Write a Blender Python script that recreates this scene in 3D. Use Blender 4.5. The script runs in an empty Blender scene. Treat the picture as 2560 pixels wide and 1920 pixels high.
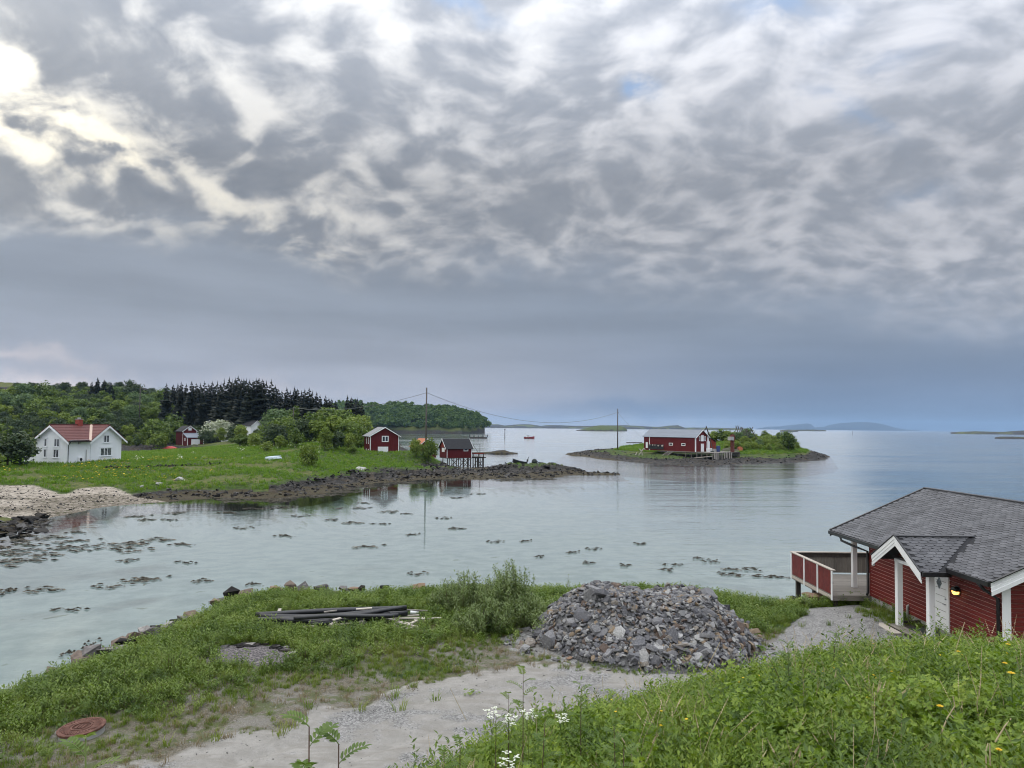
import bpy, bmesh, math, random
import numpy as np
from mathutils import Vector, Matrix, Euler
R = math.radians
random.seed(7)
RNG = np.random.default_rng(11)
scene = bpy.context.scene
COL = scene.collection

# ------------------------------------------------------------------ camera
F, CX, CY, CAM_H = 1776.0, 1280.0, 998.0, 9.3
cam_d = bpy.data.cameras.new('camera')
cam = bpy.data.objects.new('camera', cam_d)
COL.objects.link(cam)
cam_d.sensor_width = 36.0
cam_d.lens = 36.0 * F / 2560.0
cam_d.shift_y = (CY - 960.0) / 2560.0
cam_d.clip_start, cam_d.clip_end = 0.1, 40000.0
CAM_M = Euler((R(90 + 2.2), 0, 0)).to_matrix() @ Matrix.Rotation(R(0.55), 3, 'Z')
cam.matrix_world = Matrix.Translation((0, 0, CAM_H)) @ CAM_M.to_4x4()
scene.camera = cam

def ray(px, py):
    d = CAM_M @ Vector(((px - CX) / F, -(py - CY) / F, -1.0))
    return d / d.y
def atz(px, py, z):            # the point of the place seen at a pixel of the photograph, on the level z
    d = ray(px, py); t = (z - CAM_H) / d.z
    return Vector((d.x * t, t, z))
def atd(px, py, dep):          # the same, at a distance
    d = ray(px, py)
    return Vector((d.x * dep, dep, CAM_H + d.z * dep))
def azel(px, py):
    d = ray(px, py).normalized()
    return math.atan2(d.x, d.y), math.asin(d.z)

# ------------------------------------------------------------------ node helper
class NT:
    def __init__(s, tree): s.t = tree; s.n = tree.nodes; s.l = tree.links
    def new(s, typ, **kw):
        n = s.n.new(typ)
        for k, v in kw.items(): setattr(n, k, v)
        return n
    def put(s, sock, v):
        if v is None: return
        if isinstance(v, bpy.types.NodeSocket): s.l.new(v, sock)
        else:
            try: sock.default_value = v
            except Exception: sock.default_value = (*v, 1.0)
    def m(s, op, a, b=None, c=None, clamp=False):
        n = s.new('ShaderNodeMath', operation=op); n.use_clamp = clamp
        for i, v in enumerate((a, b, c)): s.put(n.inputs[i], v)
        return n.outputs[0]
    def vm(s, op, a, b=None, scale=None):
        n = s.new('ShaderNodeVectorMath', operation=op)
        s.put(n.inputs[0], a)
        if b is not None: s.put(n.inputs[1], b)
        if scale is not None: s.put(n.inputs['Scale'], scale)
        return n.outputs['Value'] if op in ('LENGTH', 'DOT_PRODUCT', 'DISTANCE') else n.outputs['Vector']
    def sep(s, v):
        n = s.new('ShaderNodeSeparateXYZ'); s.put(n.inputs[0], v); return n.outputs
    def comb(s, x, y, z=0.0):
        n = s.new('ShaderNodeCombineXYZ')
        for i, v in enumerate((x, y, z)): s.put(n.inputs[i], v)
        return n.outputs[0]
    def noise(s, vec, scale, detail=4, rough=0.5, dist=0.0, lac=2.0, color=False):
        n = s.new('ShaderNodeTexNoise'); n.noise_dimensions = '3D'
        s.put(n.inputs['Vector'], vec); s.put(n.inputs['Scale'], scale)
        n.inputs['Detail'].default_value = detail; n.inputs['Roughness'].default_value = rough
        n.inputs['Distortion'].default_value = dist; n.inputs['Lacunarity'].default_value = lac
        return n.outputs['Color'] if color else n.outputs['Fac']
    def vor(s, vec, scale, feature='F1', out='Distance', rand=1.0):
        n = s.new('ShaderNodeTexVoronoi', feature=feature)
        s.put(n.inputs['Vector'], vec); s.put(n.inputs['Scale'], scale)
        n.inputs['Randomness'].default_value = rand
        return n.outputs[out]
    def mr(s, v, a, b, c=0.0, d=1.0, smooth=True):
        n = s.new('ShaderNodeMapRange'); n.interpolation_type = 'SMOOTHSTEP' if smooth else 'LINEAR'
        n.clamp = True
        s.put(n.inputs[0], v)
        for i, q in enumerate((a, b, c, d)): s.put(n.inputs[i + 1], q)
        return n.outputs[0]
    def mix(s, fac, a, b, blend='MIX'):
        n = s.new('ShaderNodeMix', data_type='RGBA', blend_type=blend)
        s.put(n.inputs['Factor'], fac); s.put(n.inputs['A'], a); s.put(n.inputs['B'], b)
        for i in n.inputs:
            pass
        return n.outputs['Result']
    def mixc(s, fac, a, b, blend='MIX'):
        n = s.new('ShaderNodeMix', data_type='RGBA', blend_type=blend)
        s.put(n.inputs[0], fac)
        def cc(v): return v if isinstance(v, bpy.types.NodeSocket) else ((*v, 1.0) if len(v) == 3 else v)
        s.put(n.inputs[6], cc(a)); s.put(n.inputs[7], cc(b))
        return n.outputs[2]
    def ramp(s, fac, stops, interp='LINEAR'):
        n = s.new('ShaderNodeValToRGB'); cr = n.color_ramp; cr.interpolation = interp
        while len(cr.elements) > 1: cr.elements.remove(cr.elements[-1])
        for i, (p, c) in enumerate(stops):
            e = cr.elements[0] if i == 0 else cr.elements.new(p)
            e.position = p; e.color = (*c, 1.0)
        s.put(n.inputs[0], fac)
        return n.outputs[0]
    def attr(s, name, out='Fac'):
        n = s.new('ShaderNodeAttribute'); n.attribute_name = name
        return n.outputs[out]

# ------------------------------------------------------------------ sky: a broken cloud layer under a Nishita sky
SUN_AZ, SUN_EL = R(-60), R(25)                  # the sun stands behind the clouds, just left of the picture
SKY_STRENGTH = 0.10
world = bpy.data.worlds.new('World'); scene.world = world; world.use_nodes = True
W = NT(world.node_tree); W.n.clear()
tc = W.new('ShaderNodeTexCoord')
D = W.vm('NORMALIZE', tc.outputs['Generated'])
dx, dy, dz = W.sep(D)
AZ = W.m('ARCTAN2', dx, dy)
EL = W.m('ARCSINE', dz)
sky = W.new('ShaderNodeTexSky', sky_type='NISHITA')
sky.sun_disc = False; sky.sun_elevation = SUN_EL; sky.sun_rotation = SUN_AZ
zc = W.m('MAXIMUM', dz, 0.0)
zk = W.m('ADD', zc, 0.42)
lay = W.comb(W.m('DIVIDE', dx, zk), W.m('DIVIDE', dy, zk), 0.0)      # a flat cloud layer overhead
wn = W.noise(lay, 4.0, 2, 0.45, color=True)
warp = W.vm('SCALE', W.vm('SUBTRACT', wn, (0.5, 0.5, 0.5)), scale=0.14)
lw = W.vm('ADD', lay, warp)
lx, ly, lz = W.sep(lw)
ra = W.m('ADD', lx, W.m('MULTIPLY', ly, 0.10))
rolls = W.comb(W.m('MULTIPLY', ra, 1.2), W.m('MULTIPLY', ly, 1.0), 3.7)
n1 = W.noise(rolls, 6.2, 5, 0.50, 0.0)
n2 = W.noise(W.comb(W.m('MULTIPLY', ra, 1.0), W.m('MULTIPLY', ly, 1.25), 8.1), 18.0, 5, 0.52, 0.0)
n3 = W.noise(lw, 0.8, 2, 0.5)
puff = W.vor(W.comb(W.m('MULTIPLY', lx, 1.0), W.m('MULTIPLY', ly, 1.1), 0.5), 17.0, 'SMOOTH_F1')
cl = W.m('ADD', W.m('MULTIPLY', n1, 0.42), W.m('MULTIPLY', n2, 0.48))
cl = W.m('ADD', cl, W.m('MULTIPLY', n3, 0.10))
cl = W.m('ADD', cl, W.m('MULTIPLY', W.m('SUBTRACT', puff, 0.42), 0.36))
# ragged coordinates for the large cloud masses
rag = W.noise(D, 9.0, 5, 0.6, color=True)
rx, ry, rz_ = W.sep(W.vm('SUBTRACT', rag, (0.5, 0.5, 0.5)))
A2 = W.m('ADD', AZ, W.m('MULTIPLY', rx, 0.16))
E2 = W.m('ADD', EL, W.m('MULTIPLY', ry, 0.10))
def blob(px, py, sx, sy, rot=0.0):                                   # a soft mass in a direction of the sky
    a0, e0 = azel(px, py)
    u = W.m('SUBTRACT', A2, a0); v = W.m('SUBTRACT', E2, e0)
    c, s_ = math.cos(R(rot)), math.sin(R(rot))
    uu = W.m('ADD', W.m('MULTIPLY', u, c / (sx / F)), W.m('MULTIPLY', v, s_ / (sx / F)))
    vv = W.m('ADD', W.m('MULTIPLY', u, -s_ / (sy / F)), W.m('MULTIPLY', v, c / (sy / F)))
    r2 = W.m('ADD', W.m('MULTIPLY', uu, uu), W.m('MULTIPLY', vv, vv))
    return W.m('POWER', 2.71828, W.m('MULTIPLY', r2, -1.0))
def total(lst):
    acc = None
    for w_, *a in lst:
        b = W.m('MULTIPLY', blob(*a), w_)
        acc = b if acc is None else W.m('ADD', acc, b)
    return acc
masses = total([   # thick grey masses (negative) and thin bright places (positive)
    (-0.09, 420, 240, 200, 70, -28), (-0.06, 150, 90, 210, 80, -38), (-0.06, 600, 70, 120, 70, -30), (-0.05, 330, 235, 240, 45, -35),
    (0.17, 60, 335, 110, 20, -22), (0.14, 220, 345, 120, 14, -24), (0.12, 0, 160, 30, 70, 0), (0.12, 235, 185, 26, 26, 0),
    (-0.08, 760, 400, 190, 60, 10), (-0.08, 860, 180, 110, 60, 0), (-0.09, 1170, 400, 210, 50, -14),
    (-0.08, 1130, 235, 150, 40, -20), (-0.07, 1330, 470, 150, 60, 0), (-0.09, 140, 490, 230, 40, -8), (-0.07, 230, 400, 180, 30, -24),
    (-0.05, 1500, 500, 200, 50, 10), (-0.05, 1900, 420, 330, 40, 16), (-0.03, 2300, 430, 260, 60, 5),
    (0.10, 640, 250, 26, 150, 10), (0.10, 590, 385, 90, 20, 40), (0.06, 760, 100, 90, 120, 20),
    (0.09, 900, 560, 170, 26, -18), (0.07, 1130, 520, 130, 26, 10), (0.07, 1000, 345, 130, 36, 25), (0.06, 1300, 130, 230, 80, 25),
    (0.06, 1750, 170, 260, 45, 32), (0.05, 2180, 130, 240, 110, -20), (0.05, 1600, 590, 260, 26, 5), (0.04, 2300, 610, 260, 60, 8),
    (0.10, 330, 548, 190, 12, -8), (0.10, 470, 430, 190, 20, -26), (0.01, 1900, 250, 700, 260, 0),
])
cv = W.m('ADD', cl, masses)
light = W.m('ADD', W.m('MULTIPLY', W.mr(cv, 0.38, 0.70), 0.80), W.m('MULTIPLY', W.mr(W.m('ADD', W.m('MULTIPLY', n2, 0.6), W.m('MULTIPLY', n1, 0.4)), 0.30, 0.70, smooth=False), 0.24))
glow = total([(1.0, 40, 335, 130, 40, -20), (0.8, 200, 340, 140, 28, -20), (0.6, 5, 170, 40, 80, 0), (0.42, 420, 430, 430, 190, -15),
              (0.35, 235, 185, 22, 22, 0), (0.30, 640, 590, 160, 60, -15), (0.35, 360, 225, 40, 20, -20), (0.25, 120, 300, 60, 20, -20),
              (0.30, 740, 640, 90, 24, -24)])
warm = W.m('MULTIPLY', glow, W.mr(cv, 0.42, 0.72))
c_dark = W.mixc(W.mr(AZ, -0.7, 0.6), (0.180, 0.199, 0.231), (0.230, 0.252, 0.292))
c_lite = W.mixc(W.mr(AZ, -0.7, 0.6), (0.525, 0.525, 0.52), (0.435, 0.446, 0.482))
upper = W.mixc(light, c_dark, c_lite)
upper = W.mixc(W.m('MULTIPLY', warm, 1.0, clamp=True), upper, (0.86, 0.80, 0.66))
# gaps of clear sky
gap = total([(1.0, 1610, 200, 42, 30, -30), (0.8, 1980, 20, 90, 40, -15), (0.55, 2140, 290, 80, 26, -30), (0.7, 1130, 14, 150, 20, -16),
             (0.35, 2310, 480, 60, 22, -10), (0.35, 2230, 150, 90, 26, 0)])
gap = W.m('MULTIPLY', gap, W.mr(n2, 0.70, 0.42), clamp=True)
skyc = W.vm('SCALE', sky.outputs[0], scale=SKY_STRENGTH)
blue = W.mixc(0.5, skyc, (0.20, 0.28, 0.42))
upper = W.mixc(W.m('MULTIPLY', gap, 0.85), upper, blue)
# the smooth rain layer below it
lown = W.noise(W.comb(W.m('MULTIPLY', AZ, 2.2), W.m('MULTIPLY', EL, 13.0), 1.3), 1.5, 4, 0.5)
low = W.mixc(W.mr(AZ, -0.55, 0.62), (0.248, 0.278, 0.325), (0.205, 0.246, 0.312))
low = W.mixc(W.mr(EL, 0.16, 0.02), low, W.mixc(W.mr(AZ, -0.15, 0.45), (0.36, 0.38, 0.44), (0.160, 0.212, 0.305)))
low = W.vm('SCALE', low, scale=W.mr(lown, 0.25, 0.75, 0.90, 1.10))
lowb = total([(0.75, 20, 985, 330, 42, 0), (0.5, 0, 870, 190, 14, -9), (0.5, 300, 990, 420, 30, 0)])
low = W.mixc(W.m('MULTIPLY', lowb, 1.0, clamp=True), low, (0.57, 0.52, 0.52))
lowp = total([(0.5, 1200, 1020, 200, 50, 0)])
low = W.mixc(lowp, low, (0.41, 0.41, 0.48))
hz = W.mr(W.m('ADD', EL, W.m('MULTIPLY', ry, 0.014)), 0.022, 0.004)     # the pale strip over the sea
hz = W.m('MULTIPLY', hz, W.mr(AZ, 0.50, 0.20))
low = W.mixc(W.m('MULTIPLY', hz, 0.85), low, (0.42, 0.45, 0.52))
lowd = total([(0.6, 1560, 1030, 190, 22, 0), (0.5, 2500, 1010, 420, 60, 0)])
low = W.mixc(lowd, low, (0.152, 0.210, 0.315))
stops = [azel(0, 555)[1], azel(500, 575)[1], azel(900, 690)[1], azel(1280, 660)[1], azel(1900, 720)[1], azel(2560, 780)[1]]
azs = [azel(p, 600)[0] for p in (0, 500, 900, 1280, 1900, 2560)]
bnd = stops[0]
for i in range(5):
    bnd = W.m('ADD', bnd, W.mr(AZ, azs[i], azs[i + 1], 0.0, stops[i + 1] - stops[i], smooth=False))
edge = W.m('SUBTRACT', W.m('ADD', EL, W.m('ADD', W.m('MULTIPLY', ry, 0.05), W.m('MULTIPLY', W.m('SUBTRACT', n1, 0.5), 0.07))), bnd)
ew = W.mr(AZ, -0.5, 0.4, 0.022, 0.060, smooth=False)
up = W.mr(W.m('DIVIDE', edge, ew), -1.0, 1.2)
allc = W.mixc(up, low, upper)
# overcast brightening towards the zenith, raised further to light the ground
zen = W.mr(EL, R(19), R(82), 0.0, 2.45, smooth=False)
back = W.m('SUBTRACT', 0.5, W.m('MULTIPLY', W.m('COSINE', AZ), 0.5))          # rain bank ahead; unseen sky behind the viewer brightened to light the walls
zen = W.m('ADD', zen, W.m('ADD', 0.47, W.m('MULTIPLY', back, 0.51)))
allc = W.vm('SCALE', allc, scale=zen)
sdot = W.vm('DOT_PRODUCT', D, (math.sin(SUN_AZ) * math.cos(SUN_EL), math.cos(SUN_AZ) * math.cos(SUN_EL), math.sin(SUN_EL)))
halo = W.m('POWER', 2.71828, W.m('DIVIDE', W.m('SUBTRACT', sdot, 1.0), 0.032))  # sun glow carried past the left edge to light left-facing sides
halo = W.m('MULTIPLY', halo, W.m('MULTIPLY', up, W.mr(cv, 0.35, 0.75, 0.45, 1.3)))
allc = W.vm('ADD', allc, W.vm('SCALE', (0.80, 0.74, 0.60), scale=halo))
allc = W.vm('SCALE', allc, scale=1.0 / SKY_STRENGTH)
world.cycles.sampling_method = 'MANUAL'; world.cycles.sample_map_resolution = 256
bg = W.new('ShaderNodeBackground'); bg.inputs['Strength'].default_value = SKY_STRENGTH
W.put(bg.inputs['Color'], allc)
wo = W.new('ShaderNodeOutputWorld'); W.l.new(bg.outputs[0], wo.inputs['Surface'])

# ------------------------------------------------------------------ sun behind the clouds, exposure
sun_d = bpy.data.lights.new('sun', 'SUN'); sun = bpy.data.objects.new('sun', sun_d); COL.objects.link(sun)
sun_d.energy = 0.5; sun_d.angle = R(170); sun_d.color = (1.0, 0.93, 0.82)
sd = Vector((math.sin(SUN_AZ) * math.cos(SUN_EL), math.cos(SUN_AZ) * math.cos(SUN_EL), math.sin(SUN_EL)))
sun.rotation_euler = (-sd).to_track_quat('-Z', 'Y').to_euler()
sun.location = (-60, 40, 60)
vs = scene.view_settings
vs.view_transform = 'Standard'; vs.look = 'None'; vs.exposure = 1.36; vs.gamma = 1.0; vs.use_curve_mapping = False
scene.render.engine = 'CYCLES'
scene.cycles.use_denoising = True; scene.cycles.filter_width = 1.05
scene.cycles.max_bounces = 6; scene.cycles.transparent_max_bounces = 12
scene.cycles.caustics_reflective = False; scene.cycles.caustics_refractive = False
# ------------------------------------------------------------------ mesh helpers
class MB:
    """Collects shapes; build() links them as ONE mesh object."""
    def __init__(s): s.v = []; s.f = []
    def add(s, vs, fs):
        o = len(s.v); s.v += [tuple(q) for q in vs]; s.f += [tuple(i + o for i in q) for q in fs]
        return s
    def box(s, a, b):
        (x0, y0, z0), (x1, y1, z1) = a, b
        return s.add([(x0, y0, z0), (x1, y0, z0), (x1, y1, z0), (x0, y1, z0), (x0, y0, z1), (x1, y0, z1), (x1, y1, z1), (x0, y1, z1)],
                     [(0, 3, 2, 1), (4, 5, 6, 7), (0, 1, 5, 4), (1, 2, 6, 5), (2, 3, 7, 6), (3, 0, 4, 7)])
    def beam(s, p, q, w, h, up=(0, 0, 1)):               # a straight bar of section w x h
        p, q = Vector(p), Vector(q); d = (q - p).normalized(); u = Vector(up)
        sd = d.cross(u)
        if sd.length < 1e-4: sd = d.cross(Vector((1, 0, 0)))
        sd.normalize(); u = sd.cross(d)
        c = [(-w / 2, -h / 2), (w / 2, -h / 2), (w / 2, h / 2), (-w / 2, h / 2)]
        vs = [p + sd * a + u * b for a, b in c] + [q + sd * a + u * b for a, b in c]
        return s.add(vs, [(0, 1, 2, 3), (7, 6, 5, 4), (0, 4, 5, 1), (1, 5, 6, 2), (2, 6, 7, 3), (3, 7, 4, 0)])
    def tube(s, pts, r, n=8, cap=True):
        pts = [Vector(p) for p in pts]; rs = r if isinstance(r, (list, tuple)) else [r] * len(pts)
        o = len(s.v); ref = None
        for i, p in enumerate(pts):
            d = (pts[min(i + 1, len(pts) - 1)] - pts[max(i - 1, 0)]).normalized()
            if ref is None: ref = d.orthogonal().normalized()
            ref = (ref - d * ref.dot(d)).normalized(); b = d.cross(ref)
            for k in range(n):
                a = 2 * math.pi * k / n
                s.v.append(tuple(p + (ref * math.cos(a) + b * math.sin(a)) * rs[i]))
        for i in range(len(pts) - 1):
            for k in range(n):
                k2 = (k + 1) % n
                s.f.append((o + i * n + k, o + i * n + k2, o + (i + 1) * n + k2, o + (i + 1) * n + k))
        if cap:
            s.f.append(tuple(o + k for k in reversed(range(n))))
            s.f.append(tuple(o + (len(pts) - 1) * n + k for k in range(n)))
        return s
    def prism(s, out, dvec):                             # an outline (list of points) pushed along a vector
        out = [Vector(p) for p in out]; dv = Vector(dvec); n = len(out)
        return s.add(out + [p + dv for p in out],
                     [tuple(reversed(range(n))), tuple(range(n, 2 * n))] + [(i, (i + 1) % n, n + (i + 1) % n, n + i) for i in range(n)])
    def lathe(s, prof, n=24, c=(0, 0, 0)):
        o = len(s.v)
        for r, z in prof:
            for k in range(n):
                a = 2 * math.pi * k / n
                s.v.append((c[0] + r * math.cos(a), c[1] + r * math.sin(a), c[2] + z))
        for i in range(len(prof) - 1):
            for k in range(n):
                k2 = (k + 1) % n
                s.f.append((o + i * n + k, o + i * n + k2, o + (i + 1) * n + k2, o + (i + 1) * n + k))
        s.f.append(tuple(o + k for k in reversed(range(n)))); s.f.append(tuple(o + (len(prof) - 1) * n + k for k in range(n)))
        return s
    def mesh(s, name, mat, smooth=False):
        me = bpy.data.meshes.new(name); me.from_pydata(s.v, [], s.f)
        for m_ in (mat if isinstance(mat, (list, tuple)) else [mat]):
            if m_: me.materials.append(m_)
        if smooth: me.polygons.foreach_set('use_smooth', [True] * len(me.polygons))
        me.update(); return me
    def build(s, name, mat, parent=None, label=None, smooth=False):
        return link(name, s.mesh(name, mat, smooth), parent, label)

def link(name, me, parent=None, label=None, loc=None, rot=None, scale=None):
    o = bpy.data.objects.new(name, me); COL.objects.link(o)
    if parent is not None: o.parent = parent
    if label: o['label'] = label
    if loc is not None: o.location = loc
    if rot is not None: o.rotation_euler = rot
    if scale is not None: o.scale = scale
    return o
def tag(o, label, cat, group=None):
    o['label'] = label; o['category'] = cat
    if group: o['group'] = group
    return o
def thing(name, label, cat, loc=(0, 0, 0), rz=0.0, group=None):
    o = bpy.data.objects.new(name, None); COL.objects.link(o); o.empty_display_size = 0.3
    o.location = loc; o.rotation_euler = (0, 0, rz)
    return tag(o, label, cat, group)
def struct(o): o['kind'] = 'structure'; return o
def stuff(o): o['kind'] = 'stuff'; return o

def np_mesh(name, V, FQ, mats, smooth=True, attrs=None):        # arrays of vertices and of quads (or triangles)
    me = bpy.data.meshes.new(name); V = np.asarray(V, np.float32); FQ = np.asarray(FQ, np.int32)
    k = FQ.shape[1]
    me.vertices.add(len(V)); me.vertices.foreach_set('co', V.ravel())
    me.loops.add(FQ.size); me.loops.foreach_set('vertex_index', FQ.ravel())
    me.polygons.add(len(FQ)); me.polygons.foreach_set('loop_start', np.arange(0, FQ.size, k, dtype=np.int32))
    me.polygons.foreach_set('loop_total', np.full(len(FQ), k, np.int32))
    me.polygons.foreach_set('use_smooth', np.full(len(FQ), smooth))
    for m_ in (mats if isinstance(mats, (list, tuple)) else [mats]): me.materials.append(m_)
    for an, av in (attrs or {}).items():
        at = me.attributes.new(an, 'FLOAT', 'POINT'); at.data.foreach_set('value', np.asarray(av, np.float32).ravel())
    me.update(); me.validate(); return me

# ------------------------------------------------------------------ numpy noise and fields
def _h(ix, iy, seed):
    n = (ix.astype(np.int64) * 374761393 + iy.astype(np.int64) * 668265263 + seed * 982451653) & 0x7fffffff
    n = ((n ^ (n >> 13)) * 1274126177) & 0x7fffffff
    return ((n ^ (n >> 16)) & 0xffff) / 65535.0
def vnoise(x, y, seed=0):
    x = np.asarray(x, float); y = np.asarray(y, float)
    ix, iy = np.floor(x), np.floor(y); fx, fy = x - ix, y - iy
    fx = fx * fx * (3 - 2 * fx); fy = fy * fy * (3 - 2 * fy)
    a, b, c, d = _h(ix, iy, seed), _h(ix + 1, iy, seed), _h(ix, iy + 1, seed), _h(ix + 1, iy + 1, seed)
    return (a + (b - a) * fx) * (1 - fy) + (c + (d - c) * fx) * fy
def fbm(x, y, oc=4, seed=0, g=0.5):
    t = 0; amp = 1; tot = 0
    for i in range(oc):
        t = t + amp * vnoise(np.asarray(x) * 2 ** i + 17.3 * i, np.asarray(y) * 2 ** i - 9.1 * i, seed + i); tot += amp; amp *= g
    return t / tot - 0.5
def sstep(x, a, b):
    t = np.clip((np.asarray(x, float) - a) / (b - a), 0, 1); return t * t * (3 - 2 * t)
def sdist(x, y, poly):                                   # signed distance to a polygon, positive inside
    x = np.asarray(x, float); y = np.asarray(y, float)
    P = [(float(p[0]), float(p[1])) for p in poly]
    d = np.full(x.shape, 1e9); ins = np.zeros(x.shape, bool)
    for i in range(len(P)):
        (ax, ay), (bx, by) = P[i], P[(i + 1) % len(P)]
        ex, ey = bx - ax, by - ay
        t = np.clip(((x - ax) * ex + (y - ay) * ey) / (ex * ex + ey * ey + 1e-12), 0, 1)
        d = np.minimum(d, np.hypot(x - ax - t * ex, y - ay - t * ey))
        cond = ((ay > y) != (by > y)) & (x < (bx - ax) * (y - ay) / (by - ay + 1e-12) + ax)
        ins ^= cond
    return np.where(ins, d, -d)
def tps(pts, smooth=0.0):
    P = np.array([(p[0], p[1]) for p in pts], float); z = np.array([p[2] for p in pts], float)
    c = P.mean(0); s = P.std(0).max(); Q = (P - c) / s; n = len(Q)
    def K(r2): return 0.5 * r2 * np.log(r2 + 1e-12)
    A = np.zeros((n + 3, n + 3)); d2 = ((Q[:, None] - Q[None]) ** 2).sum(-1)
    A[:n, :n] = K(d2) + smooth * np.eye(n); A[:n, n] = 1; A[:n, n + 1:] = Q; A[n, :n] = 1; A[n + 1:, :n] = Q.T
    w = np.linalg.solve(A, np.concatenate([z, [0, 0, 0]]))
    def f(x, y):
        x = np.asarray(x, float); y = np.asarray(y, float); sh = x.shape
        q = (np.stack([x.ravel(), y.ravel()], 1) - c) / s
        out = w[n] + q @ w[n + 1:]
        for i in range(n): out = out + w[i] * K(((q - Q[i]) ** 2).sum(1))
        return out.reshape(sh)
    return f

# ------------------------------------------------------------------ materials
MAT = {}
def newmat(name):
    m_ = bpy.data.materials.new(name); m_.use_nodes = True; t = NT(m_.node_tree); t.n.clear()
    MAT[name] = m_; return m_, t
def finish(t, col, rough=0.7, bump=None, bstr=0.3, bdist=0.02, metal=0.0, spec=0.5, emit=None):
    b = t.new('ShaderNodeBsdfPrincipled'); t.put(b.inputs['Base Color'], col if isinstance(col, bpy.types.NodeSocket) else (*col, 1.0))
    t.put(b.inputs['Roughness'], rough); b.inputs['Metallic'].default_value = metal; b.inputs['Specular IOR Level'].default_value = spec
    if bump is not None:
        n = t.new('ShaderNodeBump'); n.inputs['Strength'].default_value = bstr; n.inputs['Distance'].default_value = bdist
        t.put(n.inputs['Height'], bump); t.l.new(n.outputs[0], b.inputs['Normal'])
    if emit:
        b.inputs['Emission Color'].default_value = (*emit[0], 1); b.inputs['Emission Strength'].default_value = emit[1]
    o = t.new('ShaderNodeOutputMaterial'); t.l.new(b.outputs[0], o.inputs['Surface'])
    return b
def coord(t, which='Object'):
    return t.new('ShaderNodeTexCoord').outputs[which]
def pos(t): return t.new('ShaderNodeNewGeometry').outputs['Position']
def paint(name, col, var=0.12, rough=0.55, grain=None, scale=3.0, dirt=0.0, dirtcol=(0.12, 0.11, 0.09), spec=0.4, metal=0.0):
    """paint or wood with a little wear; grain=(x,y,z) stretches the streaks"""
    m_, t = newmat(name); oc = coord(t); rnd = t.new('ShaderNodeObjectInfo').outputs['Random']
    v = t.vm('MULTIPLY', oc, grain or (1, 1, 1))
    v = t.vm('ADD', v, t.comb(t.m('MULTIPLY', rnd, 37.0), t.m('MULTIPLY', rnd, 11.0), 0.0))
    n = t.noise(v, scale, 5, 0.6)
    c = t.mixc(t.mr(n, 0.25, 0.75), tuple(q * (1 - var) for q in col), tuple(min(1, q * (1 + var)) for q in col))
    c = t.vm('SCALE', c, scale=t.mr(rnd, 0, 1, 1 - var * 0.7, 1 + var * 0.7, smooth=False))
    if dirt: c = t.mixc(t.m('MULTIPLY', t.mr(t.noise(v, scale * 0.45, 6, 0.65), 0.48, 0.75), dirt), c, dirtcol)
    finish(t, c, rough, n, 0.15, 0.004, metal, spec); return m_
paint('white_paint', (0.78, 0.79, 0.79), 0.05, 0.5, (1, 1, 0.2), 2.0, 0.12, (0.5, 0.5, 0.47))
paint('house_white', (0.80, 0.82, 0.84), 0.04, 0.55, (1, 1, 0.15), 1.0, 0.10, (0.55, 0.56, 0.56))
paint('cabin_red', (0.125, 0.013, 0.010), 0.20, 0.6, (0.5, 0.5, 3), 2.2, 0.35, (0.20, 0.055, 0.042), spec=0.3)
paint('groove_pale', (0.62, 0.36, 0.31), 0.1, 0.7)
paint('barn_red', (0.105, 0.012, 0.013), 0.16, 0.7, (3, 3, 0.3), 2.0, 0.25, (0.07, 0.012, 0.012), spec=0.2)
paint('rust_red', (0.21, 0.035, 0.022), 0.18, 0.75, (3, 3, 0.3), 2.0, 0.3, (0.08, 0.02, 0.015), spec=0.2)
paint('crane_rust', (0.115, 0.032, 0.022), 0.25, 0.8, (3, 3, 0.4), 2.0, 0.4, (0.05, 0.018, 0.014))
paint('grey_wood', (0.235, 0.215, 0.19), 0.20, 0.8, (1, 12, 12), 3.0, 0.45, (0.10, 0.10, 0.085), spec=0.2)
paint('grey_wood_across', (0.235, 0.215, 0.19), 0.20, 0.8, (12, 1, 12), 3.0, 0.45, (0.10, 0.10, 0.085), spec=0.2)
paint('grey_wood_upright', (0.17, 0.155, 0.135), 0.22, 0.85, (12, 12, 1), 2.0, 0.5, (0.08, 0.08, 0.065), spec=0.2)
paint('dark_wood', (0.055, 0.048, 0.042), 0.3, 0.85, (8, 8, 1), 2.0, 0.4, (0.03, 0.03, 0.02), spec=0.2)
paint('pale_wood', (0.42, 0.38, 0.33), 0.18, 0.8, (1, 10, 10), 3.0, 0.35, (0.2, 0.17, 0.13), spec=0.2)
paint('black_metal', (0.012, 0.012, 0.013), 0.2, 0.38, None, 3.0, spec=0.5)
paint('black_pipe', (0.014, 0.015, 0.018), 0.2, 0.36, None, 2.5, 0.5, (0.05, 0.048, 0.045), spec=0.5)
paint('steel', (0.35, 0.36, 0.37), 0.1, 0.35, metal=0.9)
paint('tin_roof', (0.185, 0.205, 0.235), 0.10, 0.75, (0.3, 3, 3), 0.8, 0.3, (0.13, 0.14, 0.15), spec=0.2)
paint('slate_roof', (0.20, 0.205, 0.21), 0.15, 0.7, (2, 2, 2), 2.0, 0.3, (0.10, 0.10, 0.10))
paint('dark_roof', (0.016, 0.0165, 0.019), 0.2, 0.85, None, 2.0)
paint('red_tile', (0.105, 0.030, 0.026), 0.22, 0.6, (1, 1, 1), 4.0, 0.35, (0.07, 0.03, 0.028))
paint('orange_tile', (0.33, 0.115, 0.05), 0.2, 0.7, None, 3.0)
paint('chimney_red', (0.24, 0.045, 0.03), 0.2, 0.8, None, 4.0)
paint('copper_strip', (0.50, 0.36, 0.28), 0.1, 0.5)
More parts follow.
